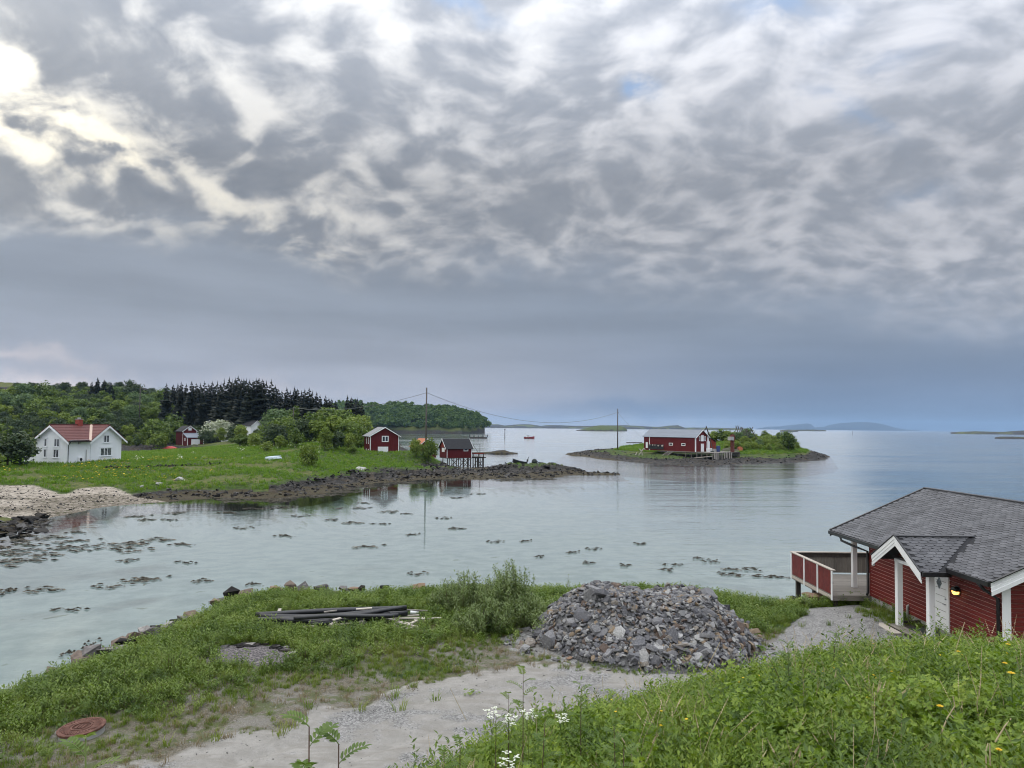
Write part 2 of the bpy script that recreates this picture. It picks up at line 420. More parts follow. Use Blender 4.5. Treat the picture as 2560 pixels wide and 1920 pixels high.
paint('concrete', (0.36, 0.355, 0.34), 0.15, 0.85, None, 3.0, 0.4, (0.18, 0.18, 0.16))
paint('rope_grey', (0.16, 0.17, 0.16), 0.2, 0.85)
paint('hull_black', (0.02, 0.021, 0.024), 0.2, 0.5)
paint('hull_red', (0.33, 0.028, 0.025), 0.12, 0.4)
paint('hull_pale', (0.42, 0.50, 0.54), 0.08, 0.45, None, 2.0, 0.2, (0.3, 0.33, 0.33))
paint('cover_red', (0.55, 0.075, 0.07), 0.15, 0.6)
paint('blue_plastic', (0.03, 0.05, 0.16), 0.1, 0.5)
paint('net_dark', (0.035, 0.045, 0.04), 0.3, 0.9)
paint('buoy_orange', (0.42, 0.13, 0.06), 0.15, 0.6)
paint('pole_wood', (0.085, 0.075, 0.066), 0.15, 0.85, (6, 6, 0.4), 2.0)
paint('bark', (0.075, 0.062, 0.050), 0.25, 0.9, (4, 4, 0.6), 3.0)
paint('stem_brown', (0.085, 0.05, 0.035), 0.25, 0.8, None, 8.0)
paint('dry_stalk', (0.42, 0.34, 0.21), 0.2, 0.85, None, 6.0)
def glass_mat():
    m_, t = newmat('window_glass'); finish(t, (0.02, 0.025, 0.03), 0.04, spec=0.8); return m_
glass_mat()
def curtain_mat():
    m_, t = newmat('curtain_glass'); finish(t, t.mixc(t.mr(t.noise(coord(t), 3.0), 0.4, 0.6), (0.05, 0.055, 0.065), (0.16, 0.17, 0.18)), 0.08, spec=0.7); return m_
curtain_mat()
def lamp_mat():
    m_, t = newmat('lamp_glow'); finish(t, (0.8, 0.5, 0.15), 0.3, emit=((1.0, 0.50, 0.11), 1.15)); return m_
lamp_mat()
def rusty():
    m_, t = newmat('cast_iron_rust'); p = coord(t)
    n = t.noise(p, 9.0, 6, 0.65)
    c = t.ramp(n, [(0.3, (0.065, 0.030, 0.022)), (0.55, (0.130, 0.058, 0.042)), (0.75, (0.19, 0.100, 0.075))])
    finish(t, c, 0.75, t.noise(p, 40.0, 4), 0.4, 0.006, spec=0.3); return m_
rusty()

def leafmat(name, cols, trans=0.30, rough=0.5, island=0.5, glossy=0.4, patch=0.6):
    """leaves: each leaf and each plant has its own green"""
    m_, t = newmat(name)
    g = t.new('ShaderNodeNewGeometry'); rnd = t.new('ShaderNodeObjectInfo').outputs['Random']
    k = t.m('ADD', t.m('MULTIPLY', g.outputs['Random Per Island'], island), t.m('MULTIPLY', rnd, 1.0 - island))
    k = t.m('ADD', t.m('MULTIPLY', k, 0.75), 0.125)
    k = t.m('ADD', k, t.m('MULTIPLY', t.m('SUBTRACT', t.noise(g.outputs['Position'], patch, 3, 0.6), 0.5), 1.3), clamp=True)
    n = len(cols)
    c = t.ramp(k, [((i + 0.5) / n, q) for i, q in enumerate(cols)])
    b = t.new('ShaderNodeBsdfPrincipled'); t.l.new(c, b.inputs['Base Color'])
    b.inputs['Roughness'].default_value = rough; b.inputs['Specular IOR Level'].default_value = glossy
    tr = t.new('ShaderNodeBsdfTranslucent'); t.l.new(t.vm('MULTIPLY', c, (1.15, 1.25, 0.6)), tr.inputs['Color'])
    mx = t.new('ShaderNodeMixShader'); mx.inputs[0].default_value = trans
    t.l.new(b.outputs[0], mx.inputs[1]); t.l.new(tr.outputs[0], mx.inputs[2])
    o = t.new('ShaderNodeOutputMaterial'); t.l.new(mx.outputs[0], o.inputs['Surface']); return m_
leafmat('grass_leaf', [(0.064, 0.107, 0.013), (0.115, 0.180, 0.018), (0.161, 0.220, 0.029), (0.220, 0.238, 0.062)], 0.35, 0.5)
leafmat('meadow_leaf', [(0.077, 0.163, 0.011), (0.112, 0.215, 0.015), (0.145, 0.248, 0.020), (0.190, 0.262, 0.037)], 0.35, 0.55, 0.3)
leafmat('dry_leaf', [(0.192, 0.144, 0.080), (0.240, 0.188, 0.112), (0.152, 0.124, 0.068)], 0.2, 0.7)
leafmat('herb_leaf', [(0.051, 0.094, 0.014), (0.102, 0.162, 0.022), (0.149, 0.216, 0.032), (0.203, 0.256, 0.058)], 0.32, 0.5)
leafmat('bank_leaf', [(0.047, 0.092, 0.009), (0.107, 0.180, 0.014), (0.175, 0.258, 0.023), (0.256, 0.322, 0.045)], 0.35, 0.45, 0.6)
leafmat('willow_leaf', [(0.098, 0.145, 0.043), (0.166, 0.220, 0.076), (0.238, 0.295, 0.123)], 0.30, 0.5, 0.8)
leafmat('tree_leaf', [(0.047, 0.085, 0.011), (0.095, 0.149, 0.019), (0.151, 0.214, 0.030)], 0.28, 0.55, 0.55)
leafmat('bright_leaf', [(0.108, 0.160, 0.019), (0.157, 0.218, 0.028), (0.219, 0.271, 0.051)], 0.32, 0.55, 0.6)
leafmat('greyish_leaf', [(0.078, 0.133, 0.046), (0.111, 0.177, 0.062), (0.151, 0.216, 0.085)], 0.25, 0.55, 0.6)
leafmat('dark_leaf', [(0.025, 0.046, 0.014), (0.039, 0.068, 0.019), (0.059, 0.091, 0.025)], 0.22, 0.55, 0.6)
leafmat('spruce_needle', [(0.006, 0.010, 0.005), (0.009, 0.015, 0.006), (0.015, 0.022, 0.008)], 0.10, 0.65, 0.6)
leafmat('far_leaf', [(0.033, 0.073, 0.013), (0.067, 0.126, 0.019), (0.109, 0.172, 0.029)], 0.25, 0.6, 0.4)
leafmat('rowan_leaf', [(0.080, 0.140, 0.026), (0.125, 0.190, 0.036), (0.190, 0.245, 0.062)], 0.35, 0.42, 0.6)
leafmat('blossom', [(0.46, 0.48, 0.40), (0.62, 0.63, 0.56), (0.10, 0.15, 0.05)], 0.25, 0.7, 0.9)
leafmat('flower_yellow', [(0.72, 0.46, 0.015), (0.82, 0.58, 0.03)], 0.3, 0.6)
leafmat('flower_white', [(0.66, 0.67, 0.60), (0.76, 0.77, 0.72)], 0.3, 0.7)

def stonemat(name, cols, scale=6.0, island=True, rough=0.8):
    m_, t = newmat(name); rnd = t.new('ShaderNodeObjectInfo').outputs['Random']; p = coord(t)
    k = rnd
    if island: k = t.m('FRACT', t.m('ADD', rnd, t.new('ShaderNodeNewGeometry').outputs['Random Per Island']))
    c = t.ramp(k, [(i / len(cols), q) for i, q in enumerate(cols)], 'CONSTANT')
    v = t.vm('ADD', t.vm('MULTIPLY', p, (1, 1, 2.2)), t.comb(t.m('MULTIPLY', k, 50.0), 0.0, 0.0))
    n = t.noise(v, scale, 6, 0.62)
    c = t.vm('SCALE', c, scale=t.mr(n, 0.25, 0.75, 0.62, 1.4))
    c = t.mixc(t.mr(t.noise(v, scale * 0.5, 5, 0.7), 0.60, 0.75), c, (0.33, 0.33, 0.31))
    finish(t, c, rough, n, 0.6, 0.03, spec=0.2); return m_
stonemat('rubble_stone', [(0.117, 0.117, 0.125), (0.177, 0.176, 0.177), (0.073, 0.073, 0.082), (0.246, 0.242, 0.238), (0.143, 0.140, 0.145), (0.203, 0.181, 0.156), (0.091, 0.090, 0.096), (0.311, 0.307, 0.298), (0.156, 0.154, 0.156), (0.108, 0.107, 0.114), (0.216, 0.164, 0.112), (0.186, 0.183, 0.186), (0.130, 0.128, 0.134), (0.268, 0.264, 0.255), (0.099, 0.073, 0.059), (0.164, 0.163, 0.168)])
stonemat('shore_stone', [(0.0149, 0.0136, 0.0130), (0.0260, 0.0242, 0.0229), (0.0099, 0.0093, 0.0087), (0.0465, 0.0434, 0.0403), (0.0198, 0.0161, 0.0124), (0.0806, 0.0775, 0.0744), (0.0124, 0.0112, 0.0105)], 2.0)
stonemat('bank_stone', [(0.17, 0.16, 0.15), (0.10, 0.095, 0.092), (0.24, 0.225, 0.21), (0.19, 0.145, 0.11), (0.13, 0.12, 0.115), (0.075, 0.07, 0.068), (0.14, 0.108, 0.088)], 3.0)
stonemat('pale_stone', [(0.34, 0.335, 0.325), (0.28, 0.275, 0.265)], 3.0)
stonemat('gravel_stone', [(0.18, 0.175, 0.168), (0.25, 0.243, 0.232), (0.13, 0.126, 0.12), (0.30, 0.29, 0.275)], 12.0)

def landmat():
    """one soil-and-turf material; how much road, rock, sand, ash ... a spot has comes from the mesh"""
    m_, t = newmat('land'); p = pos(t)
    nb = t.noise(p, 0.35, 5, 0.6); nm = t.noise(p, 2.3, 5, 0.62); nf = t.noise(p, 14.0, 4, 0.65); ng = t.noise(p, 55.0, 3, 0.6)
    turf = t.mixc(t.mr(nm, 0.3, 0.7), (0.024, 0.042, 0.010), (0.065, 0.105, 0.018))
    turf = t.mixc(t.mr(nb, 0.52, 0.72), turf, (0.095, 0.105, 0.034))
    turf = t.mixc(t.mr(nf, 0.55, 0.75, 0, 0.6), turf, (0.035, 0.055, 0.014))
    soil = t.mixc(t.mr(nf, 0.3, 0.7), (0.070, 0.062, 0.040), (0.170, 0.150, 0.112))
    soil = t.mixc(t.mr(t.noise(p, 0.9, 4, 0.6), 0.48, 0.62, 0, 0.55), soil, (0.215, 0.205, 0.188))
    soil = t.mixc(t.mr(ng, 0.55, 0.68), soil, (0.30, 0.29, 0.275))
    soil = t.mixc(t.mr(nm, 0.46, 0.62, 0, 0.8), soil, (0.075, 0.092, 0.030))
    road = t.mixc(t.mr(nm, 0.3, 0.7), (0.245, 0.234, 0.213), (0.320, 0.306, 0.282))
    road = t.mixc(t.mr(nf, 0.56, 0.74, 0, 0.45), road, (0.23, 0.215, 0.19))
    road = t.mixc(t.mr(ng, 0.62, 0.72, 0, 0.6), road, (0.22, 0.21, 0.20))
    trk = t.noise(t.vm('MULTIPLY', p, (0.30, 1.6, 1.0)), 2.2, 4, 0.6)
    road = t.mixc(t.mr(trk, 0.50, 0.66, 0, 0.6), road, (0.225, 0.208, 0.182))
    vg = t.vor(p, 26.0, 'F1', 'Color'); vx, vy, vz = t.sep(vg)
    grav = t.ramp(vx, [(0.0, (0.125, 0.122, 0.118)), (0.3, (0.195, 0.191, 0.184)), (0.65, (0.255, 0.250, 0.241)), (0.95, (0.325, 0.318, 0.306))])
    grav = t.vm('SCALE', grav, scale=t.mr(nm, 0.25, 0.75, 0.82, 1.1))
    st = t.noise(t.vm('MULTIPLY', p, (0.9, 2.2, 3.5)), 1.1, 6, 0.68)
    rock = t.ramp(st, [(0.34, (0.010, 0.0095, 0.009)), (0.50, (0.028, 0.026, 0.024)), (0.62, (0.070, 0.065, 0.060)), (0.76, (0.17, 0.16, 0.148))])
    rock = t.mixc(t.mr(nb, 0.5, 0.7, 0, 0.5), rock, (0.085, 0.062, 0.034))
    sand = t.mixc(t.mr(nm, 0.3, 0.7), (0.30, 0.262, 0.215), (0.42, 0.375, 0.315))
    sand = t.mixc(t.mr(t.noise(t.vm('MULTIPLY', p, (1, 2, 1)), 1.4, 6, 0.7), 0.47, 0.60, 0, 0.85), sand, (0.125, 0.105, 0.080))
    weed = t.mixc(t.mr(nf, 0.35, 0.65), (0.022, 0.017, 0.009), (0.070, 0.054, 0.026))
    weed = t.mixc(t.mr(nm, 0.55, 0.7), weed, (0.055, 0.062, 0.022))
    ash = t.mixc(t.mr(nf, 0.4, 0.62), (0.055, 0.050, 0.055), (0.215, 0.195, 0.190))
    heath = t.mixc(t.mr(nm, 0.35, 0.65), (0.045, 0.070, 0.018), (0.125, 0.125, 0.036))
    c = turf
    def lay(c, name, other, rag=0.5, n_=nm):
        a = t.attr(name)
        k = t.m('ADD', a, t.m('MULTIPLY', t.m('SUBTRACT', n_, 0.5), rag))
        k = t.mr(k, 0.36, 0.64); k = t.m('MULTIPLY', k, t.mr(a, 0.0, 0.06))
        return t.mixc(k, c, other)
    c = lay(c, 'heath', heath, 0.9, nm); c = lay(c, 'soil', soil, 0.9, nm); c = lay(c, 'rock', rock, 0.8, nm)
    c = lay(c, 'sand', sand, 0.7, nm); c = lay(c, 'weed', weed, 0.9, nm)
    c = lay(c, 'road', road, 0.9, nm); c = lay(c, 'grav', grav, 0.8, nm); c = lay(c, 'ash', ash, 0.6, nm)
    h = t.m('ADD', t.m('MULTIPLY', nf, 0.5), t.m('MULTIPLY', t.m('ADD', vy, ng), 0.22))
    h = t.m('ADD', h, t.m('MULTIPLY', t.m('MULTIPLY', st, t.attr('rock')), 2.5))
    finish(t, c, t.m('SUBTRACT', 0.95, t.m('MULTIPLY', t.attr('wet'), 0.30)), h, 0.8, 0.08, spec=0.22); return m_
landmat()
# ------------------------------------------------------------------ land forms
def pz(px, py, z):
    p = atz(px, py, z); return (p.x, p.y, z)
def xd(px, d, z):
    p = atd(px, 1060, d); return (p.x, d, z)
ATTRS = ('heath', 'soil', 'rock', 'sand', 'weed', 'grav', 'road', 'ash', 'wet')
def land_grid(name, X, Y, hfun, afun, split=None):
    """X, Y: 2-D arrays of the grid; returns the objects, one per split key"""
    Z = hfun(X, Y); A = afun(X, Y, Z)
    n0, n1 = X.shape
    V = np.stack([X.ravel(), Y.ravel(), Z.ravel()], 1)
    i = np.arange(n0 * n1).reshape(n0, n1)
    Q = np.stack([i[:-1, :-1], i[:-1, 1:], i[1:, 1:], i[1:, :-1]], -1).reshape(-1, 4)
    e1 = V[Q[0, 1]] - V[Q[0, 0]]; e2 = V[Q[0, 3]] - V[Q[0, 0]]
    if e1[0] * e2[1] - e1[1] * e2[0] < 0: Q = Q[:, ::-1]
    att = {k: (A[k].ravel() if k in A else np.zeros(len(V))) for k in ATTRS}
    keys = np.zeros(len(Q), int) if split is None else split(X, Y, Z, A)[:-1, :-1].ravel()
    names = name if isinstance(name, (list, tuple)) else [name]
    out = []
    for k, nm in enumerate(names):
        q = Q[keys == k]
        if not len(q): continue
        used = np.unique(q); remap = np.full(len(V), -1); remap[used] = np.arange(len(used))
        me = np_mesh(nm, V[used], remap[q], MAT['land'], True, {a: v[used] for a, v in att.items()})
        out.append(struct(link(nm, me)))
    return out
def polar(u0, u1, nu, y0, y1, ny):
    u = np.linspace(u0, u1, nu); y = np.geomspace(y0, y1, ny)
    Yg, U = np.meshgrid(y, u, indexing='ij'); return U * Yg, Yg

# ---- the near shore: a levelled yard by the water, a grassy bank up to the viewer
EDGE_PX = [(-260, 1800), (0, 1712), (210, 1640), (350, 1580), (490, 1522), (570, 1486), (700, 1472), (900, 1474), (1110, 1466), (1400, 1462), (1700, 1466), (1880, 1492)]
EDGE = [pz(a, b, 1.5)[:2] for a, b in EDGE_PX]
NEAR_POLY = EDGE + [(13.2, 33.2), (15.5, 34.2), (26, 35.5), (45, 38), (70, 44), (70, -60), (-40, -60), (-28, 8)]
CREST = [(60, 23), (40, 21.5), (22, 19.6), (13, 18), (8.1, 17.5), (5.5, 16.5), (3.1, 15), (0.37, 13), (-1.5, 11), (-4, 8.5), (-8, 6.5), (-14, 5), (-30, 3)]
TERR_POLY = CREST + [(-60, -60), (60, -60)]
HEAP_C = (4.6, 26.2)
def h_near(x, y):
    sd = sdist(x, y, NEAR_POLY); c = sdist(x, y, TERR_POLY)
    n = fbm(x * 0.28, y * 0.28, 4, 3) * 0.35 + fbm(x * 1.5, y * 1.5, 3, 5) * 0.10
    base = np.interp(sd + fbm(x * 0.5, y * 0.5, 3, 9) * 1.0, [-30, -8, -2.6, -0.9, 0.5, 1.8, 6], [-3.5, -2.2, -0.7, 0.45, 1.22, 1.50, 1.60])
    base = base + n * sstep(sd, -0.5, 2.5) * (1 - 0.6 * road_w(x, y))
    base = base + 0.04 * sstep(x, 9, 14) * sstep(sd, 0.5, 3)
    ter = np.where(c > 0, 3.55 + 0.25 * c, 3.55 + 0.78 * c) + fbm(x * 0.35, y * 0.35, 4, 21) * 0.55 + fbm(x * 1.7, y * 1.7, 3, 22) * 0.14
    for q_ in (1.3, 2.9): base = base - 0.09 * np.exp(-((sdist(x, y, ROAD_POLY) + fbm(x * 0.2, y * 0.2, 2, 36) * 1.2 - q_) / 0.22) ** 2) * (c < 0)
    k = 0.35
    hh = np.clip(0.5 + 0.5 * (ter - base) / k, 0, 1)
    return base + (ter - base) * hh + k * hh * (1 - hh)
ROAD_PX = [(120, 2000), (330, 1925), (560, 1846), (800, 1776), (1000, 1728), (1160, 1686), (1330, 1662), (1500, 1672), (1700, 1678), (1880, 1656)]
ROAD_POLY = [pz(a, b, 1.6)[:2] for a, b in ROAD_PX] + [(9.6, 24.3), (12, 22.5), (18, 21.8), (60, 26), (60, 10), (-40, -10)]
YARD_PX = [(1870, 1660), (1930, 1600), (1985, 1545), (2010, 1505), (2075, 1496), (2165, 1492)]
YARD_POLY = [pz(a, b, 1.75)[:2] for a, b in YARD_PX] + [(15.7, 31.8), (15.7, 22.5), (12, 20), (8, 21)]
def road_w(x, y): return sstep(sdist(x, y, ROAD_POLY) + fbm(x * 0.7, y * 0.7, 3, 31) * 1.6 + fbm(x * 2.6, y * 2.6, 3, 32) * 0.9, -0.6, 0.6)
def yard_w(x, y): return sstep(sdist(x, y, YARD_POLY) + fbm(x * 0.9, y * 0.9, 3, 33) * 0.9, -0.3, 0.4)
ASH_C = pz(625, 1640, 1.55)
def ash_w(x, y):
    r = np.hypot((x - ASH_C[0]) / 1.75, (y - ASH_C[1]) / 1.25) + fbm(x * 1.2, y * 1.2, 3, 35) * 0.6
    return 1 - sstep(r, 0.80, 1.12)
def a_near(x, y, z):
    sd = sdist(x, y, NEAR_POLY); c = sdist(x, y, TERR_POLY); ro = road_w(x, y); ya = yard_w(x, y) * (1 - sstep(c, -0.8, 0.2))
    ro = ro * (1 - sstep(c, -1.9, -1.0))
    dr = sdist(x, y, ROAD_POLY)
    soil = (1 - sstep(-dr, 1.0, 6.5)) * 0.62 + 0.30 + fbm(x * 0.35, y * 0.35, 3, 41) * 1.3 + fbm(x * 1.1, y * 1.1, 3, 42) * 0.5
    soil = np.clip(soil, 0, 1) * (1 - sstep(c, -1.6, -0.6)) * sstep(sd, -0.5, 1.5)
    rock = 1 - sstep(sd, -0.6, 0.5)
    heap = 1 - sstep(np.hypot((x - HEAP_C[0]) / 4.9, (y - HEAP_C[1]) / 3.7), 0.9, 1.15)
    sand = sstep(-z, 0.15, 0.7) * rock
    sx = 1 - sstep(np.abs(x - 15.0), 0.9, 1.3)
    return dict(road=ro * (1 - ya), grav=np.maximum(np.maximum(ya, heap * 0.6), ro * np.clip(0.36 + fbm(x * 0.5, y * 1.1, 4, 43) * 1.6, 0, .8)), ash=ash_w(x, y), soil=soil, rock=rock * (1 - sand), sand=sand, wet=rock * 0.5 * (1 - sstep(z, 0.2, 0.5)))
xs = np.concatenate([np.arange(-40, -20, 0.9), np.arange(-20, 18, 0.16), np.arange(18, 62, 0.9)])
ys = np.concatenate([np.arange(-40, 3, 1.0), np.arange(3, 37.5, 0.16), np.arange(37.5, 46, 0.6)])
Yn, Xn = np.meshgrid(ys, xs, indexing='ij')
near_objs = land_grid(['ground', 'gravel_road', 'gravel_yard'], Xn, Yn, h_near, a_near,
                      lambda X, Y, Z, A: np.where(yard_w(X, Y) * (sdist(X, Y, TERR_POLY) < -0.3) * (np.hypot(X - HEAP_C[0], Y - HEAP_C[1]) > 5) > 0.5, 2, np.where(A['road'] > 0.5, 1, 0)))
GROUND = near_objs[0]
def hn(x, y): return float(h_near(np.array([float(x)]), np.array([float(y)]))[0])

# ---- the headland across the bay with the white house, and the low skerry tied to it
PEN_PTS = [pz(*q) for q in [
    (-300, 1440, 0), (-120, 1378, 0), (0, 1338, 0), (60, 1313, 0), (110, 1298, 0), (200, 1280, 0), (300, 1264, 0), (400, 1256, 0), (480, 1250, 0), (620, 1247, 0), (760, 1240, 0), (830, 1230, 0),
    (900, 1215, 0), (960, 1206, 0), (1080, 1198, 0), (1200, 1199, 0), (1300, 1196, 0), (1400, 1193, 0), (1540, 1188, -0.02),
    (-300, 1520, -1.3), (0, 1390, -1.0), (150, 1325, -0.9), (300, 1300, -1.0), (480, 1285, -1.0), (620, 1282, -1.0), (760, 1274, -1.0), (900, 1248, -1.0), (1080, 1226, -1.0), (1300, 1220, -1.0), (1540, 1206, -1.2), (1620, 1187, -1.4),
    (0, 1270, .6), (150, 1265, .35), (280, 1245, .25), (0, 1235, 1.0), (-250, 1270, 1.2), (-250, 1200, 2.2), (-250, 1330, .6),
    (480, 1235, .18), (620, 1230, .22), (760, 1222, .28), (900, 1200, .28), (1000, 1190, .3), (1150, 1187, .3), (1250, 1187, .25), (1400, 1184, .14), (1500, 1186, .1),
    (450, 1218, .9), (560, 1222, .7), (640, 1215, 1.0), (720, 1210, 1.0), (800, 1200, 1.0), (860, 1190, 1.1), (950, 1183, 1.1), (1050, 1175, 1.2), (1130, 1172, .8), (1180, 1176, .5),
    (1240, 1173, .5), (1280, 1163, 1.2), (1330, 1157, 1.6), (1380, 1163, 1.3), (1420, 1172, .7), (1450, 1178, .2),
    (0, 1160, 2.4), (100, 1200, 1.5), (0, 1215, 1.1), (300, 1215, 1.1), (300, 1180, 1.9), (450, 1200, 1.3), (450, 1180, 1.9), (600, 1205, 1.3), (600, 1180, 2.0), (700, 1178, 2.1), (480, 1150, 2.8),
    (600, 1145, 3.0), (700, 1150, 2.9), (760, 1188, 1.4), (860, 1176, 1.5), (960, 1170, 1.4), (950, 1140, 2.3), (1010, 1150, 2.1), (1050, 1130, 3.4), (1080, 1150, 2.0), (165, 1157, 2.5), (90, 1150, 2.55), (300, 1148, 2.5), (380, 1140, 2.5),
    (480, 1110, 2.2), (420, 1110, 1.5), (540, 1108, 2.6), (1090, 1165, .8)]]
PEN_PTS += [xd(*q) for q in [(1105, 166, .1), (1120, 157, .25), (1150, 158, .05), (1180, 160, .0), (1200, 166, -.4), (1250, 200, -1.4), (1350, 190, -1.4), (1130, 185, -.8), (1120, 200, -1.3), (1060, 215, -1.0), (1000, 240, -1.2), (960, 300, -1.5), (940, 420, -1.5), (1000, 480, -2), (1300, 420, -2), (1500, 300, -2), (1560, 150, -1.2), (1600, 220, -2),
    (250, 214, -.35), (330, 222, -.35), (380, 226, -.25), (150, 205, -.1), (250, 185, 1.2), (330, 190, 1.4), (60, 180, 2.6), (250, 236, 1.2), (350, 243, 1.4), (-250, 200, 5), (-250, 300, 16),
    (0, 210, 4.5), (0, 260, 9), (150, 250, 5.5), (150, 290, 12), (0, 340, 19), (330, 265, 5), (330, 300, 12), (330, 340, 18), (430, 270, 5.5), (430, 310, 12), (560, 280, 7), (560, 320, 11.5), (700, 290, 8), (800, 300, 9), (900, 280, 6), (930, 240, 2.5), (870, 215, 4),
    (620, 220, 3.6), (560, 235, 3.4), (720, 160, 4.6), (790, 155, 5.0), (860, 165, 4.3), (680, 150, 3.8), (640, 180, 3.6), (800, 200, 5.2), (720, 210, 4.2), (910, 190, 2.2), (1000, 180, 1.8), (1050, 178, 1.6), (900, 330, 6), (930, 350, 3), (600, 400, 12), (800, 400, 8)]]
PEN_PTS += [tuple(atd(px, py, d)) for px, py, d in [(-250, 955, 430), (0, 968, 430), (80, 975, 430), (150, 979, 430), (240, 975, 430), (330, 976, 430), (430, 990, 430), (520, 1010, 430)]]
pen_h = tps(PEN_PTS, 1e-5)
BEACH_PX = [(-300, 1235), (-100, 1228), (60, 1227), (130, 1241), (190, 1239), (215, 1231), (260, 1229), (330, 1239), (420, 1247), (420, 1256), (300, 1262), (200, 1276), (120, 1284), (40, 1290), (-300, 1292)]
BEACH = [pz(a, b, 0.5)[:2] for a, b in BEACH_PX]
def pen_rock(x, y, z):
    b = sstep(sdist(x, y, BEACH), -2.5, 0.5)
    u = x / y; n = fbm(x * 0.12, y * 0.12, 4, 51)
    lim = np.where(u < -0.34, 0.45, 1.15)
    r = 1 - sstep(z + n * 0.9, lim - 0.15, lim + 0.35)
    r = np.where((y > 195) & (u < -0.1), 1 - sstep(z + n * 1.2, 1.6, 2.6), r)
    skerry = sstep(u, -0.03, 0.0) * sstep(z, 1.25, 1.5)
    return np.clip(r * (1 - b) * (1 - skerry), 0, 1), b
def h_pen(x, y):
    z = pen_h(x, y); n = fbm(x * 0.16, y * 0.16, 4, 52)
    z = z + n * 0.55 * sstep(z, -0.3, 1.5) + fbm(x * 0.05, y * 0.05, 3, 53) * sstep(z, 4, 12) * 5.0
    r, b = pen_rock(x, y, z)
    # strata: slabs tilted along the shore
    s = x * 0.55 + y * 1.0 + fbm(x * 0.2, y * 0.2, 3, 54) * 3.0
    saw = (s * 0.42) % 1.0
    rel = (saw - 0.4) * 0.62 + (np.abs(fbm(x * 0.45, y * 0.7, 4, 55)) * 2.4 - 0.35) * 0.95 + fbm(x * 1.3, y * 1.8, 3, 57) * 0.45
    rel = rel * sstep(z, 0.30, 0.75) + fbm(x * 0.9, y * 1.6, 3, 56) * 0.22 * (1 - sstep(z, 0.3, 0.6))
    z = z + r * rel * sstep(z, -0.5, 0.15)
    z = z + np.minimum(0, z + 0.03) * 5.0
    hill = sstep(z, 8, 16) * sstep(y, 240, 300)
    return z + hill * np.abs(fbm(x * 0.06, y * 0.06, 5, 58)) * 6.0
def a_pen(x, y, z):
    r, b = pen_rock(x, y, z); n = fbm(x * 0.2, y * 0.2, 3, 59)
    weed = (1 - sstep(z + n * 0.25, 0.28, 0.55)) * (1 - b * 0.8)
    weed = np.where(y > 190, 0, weed)
    heath = np.maximum(sstep(y + n * 40, 205, 240) * 0.75, np.clip(fbm(x * .15, y * .15, 3, 61) * 3.0, 0, .75))
    hr = sstep(np.abs(fbm(x * 0.03, y * 0.03, 4, 60)), 0.08, 0.16) * sstep(z, 14, 24) * 0.9
    return dict(rock=np.maximum(r, hr), sand=b, weed=np.maximum(weed, b * (1 - sstep(z + n * 1.2, 0.45, 1.05)) * 0.50), wet=np.maximum(weed * 0.6, r * 0.2), heath=heath,
                soil=np.clip(fbm(x * 0.15, y * 0.15, 3, 61) * 1.2, 0, 0.36) * (1 - r) * (1 - b))
Xp, Yp = polar(-0.86, 0.20, 560, 48, 480, 400)
pen_objs = land_grid(['shore_land', 'beach'], Xp, Yp, h_pen, a_pen, lambda X, Y, Z, A: (A['sand'] > 0.5).astype(int))
SHORE = pen_objs[0]
def hp(x, y): return float(h_pen(np.array([float(x)]), np.array([float(y)]))[0])

# ---- the island with the fish landing
ISL_PTS = [pz(*q) for q in [
    (1432, 1140, 0), (1500, 1148, 0), (1560, 1153, 0), (1620, 1158, 0), (1700, 1163, 0), (1790, 1165, 0), (1850, 1161, 0), (1950, 1158, 0), (2000, 1155, 0), (2040, 1150, 0), (2066, 1145, 0),
    (1400, 1150, -1.2), (1560, 1170, -1.2), (1700, 1180, -1.2), (1850, 1178, -1.2), (2000, 1172, -1.2), (2110, 1150, -1.2), (1420, 1130, -1),
    (1470, 1138, .3), (1520, 1138, .8), (1545, 1124, 2.0), (1600, 1130, 1.8), (1660, 1140, 1.4), (1720, 1146, 1.0), (1620, 1112, 3.1), (1680, 1124, 2.5), (1760, 1142, 1.2), (1840, 1142, 1.3), (1850, 1128, 2.6),
    (1950, 1140, 1.5), (1960, 1121, 3.2), (1880, 1103, 5.2), (1820, 1106, 4.6), (2010, 1124, 2.3), (2030, 1136, 1.4), (1920, 1108, 4.6)]]
ISL_PTS += [xd(*q) for q in [(1450, 268, 0), (1500, 285, 0), (1620, 300, 0), (1760, 305, 0), (1900, 305, 0), (2010, 290, 0), (2060, 255, 0), (1440, 290, -1.2), (1620, 325, -1.5), (1900, 330, -1.5), (2090, 280, -1.5),
    (1560, 255, 1.8), (1640, 255, 2.6), (1740, 225, 2.4), (1760, 262, 3.6), (1860, 275, 4.6), (1950, 270, 3.2), (1990, 262, 2.2)]]
isl_h = tps(ISL_PTS, 1e-5)
def h_isl(x, y):
    z = isl_h(x, y); n = fbm(x * 0.13, y * 0.13, 4, 71); r = isl_rock(x, y, z)
    z = z + n * 0.5 * sstep(z, 0, 1.5)
    s = x * 0.35 + y * 0.8 + fbm(x * 0.2, y * 0.2, 3, 74) * 3.0
    rel = ((s * 0.38) % 1.0 - 0.4) * 0.5 + (np.abs(fbm(x * 0.4, y * 0.6, 4, 75)) * 2.4 - 0.3) * 0.6
    z = z + r * rel * sstep(z, -0.4, 0.5)
    return z + np.minimum(0, z + 0.03) * 5.0
def isl_rock(x, y, z): return 1 - sstep(z + fbm(x * 0.1, y * 0.1, 4, 72) * 0.8 - 0.9 * sstep(x / y, 0.38, 0.44), 0.80, 1.25)
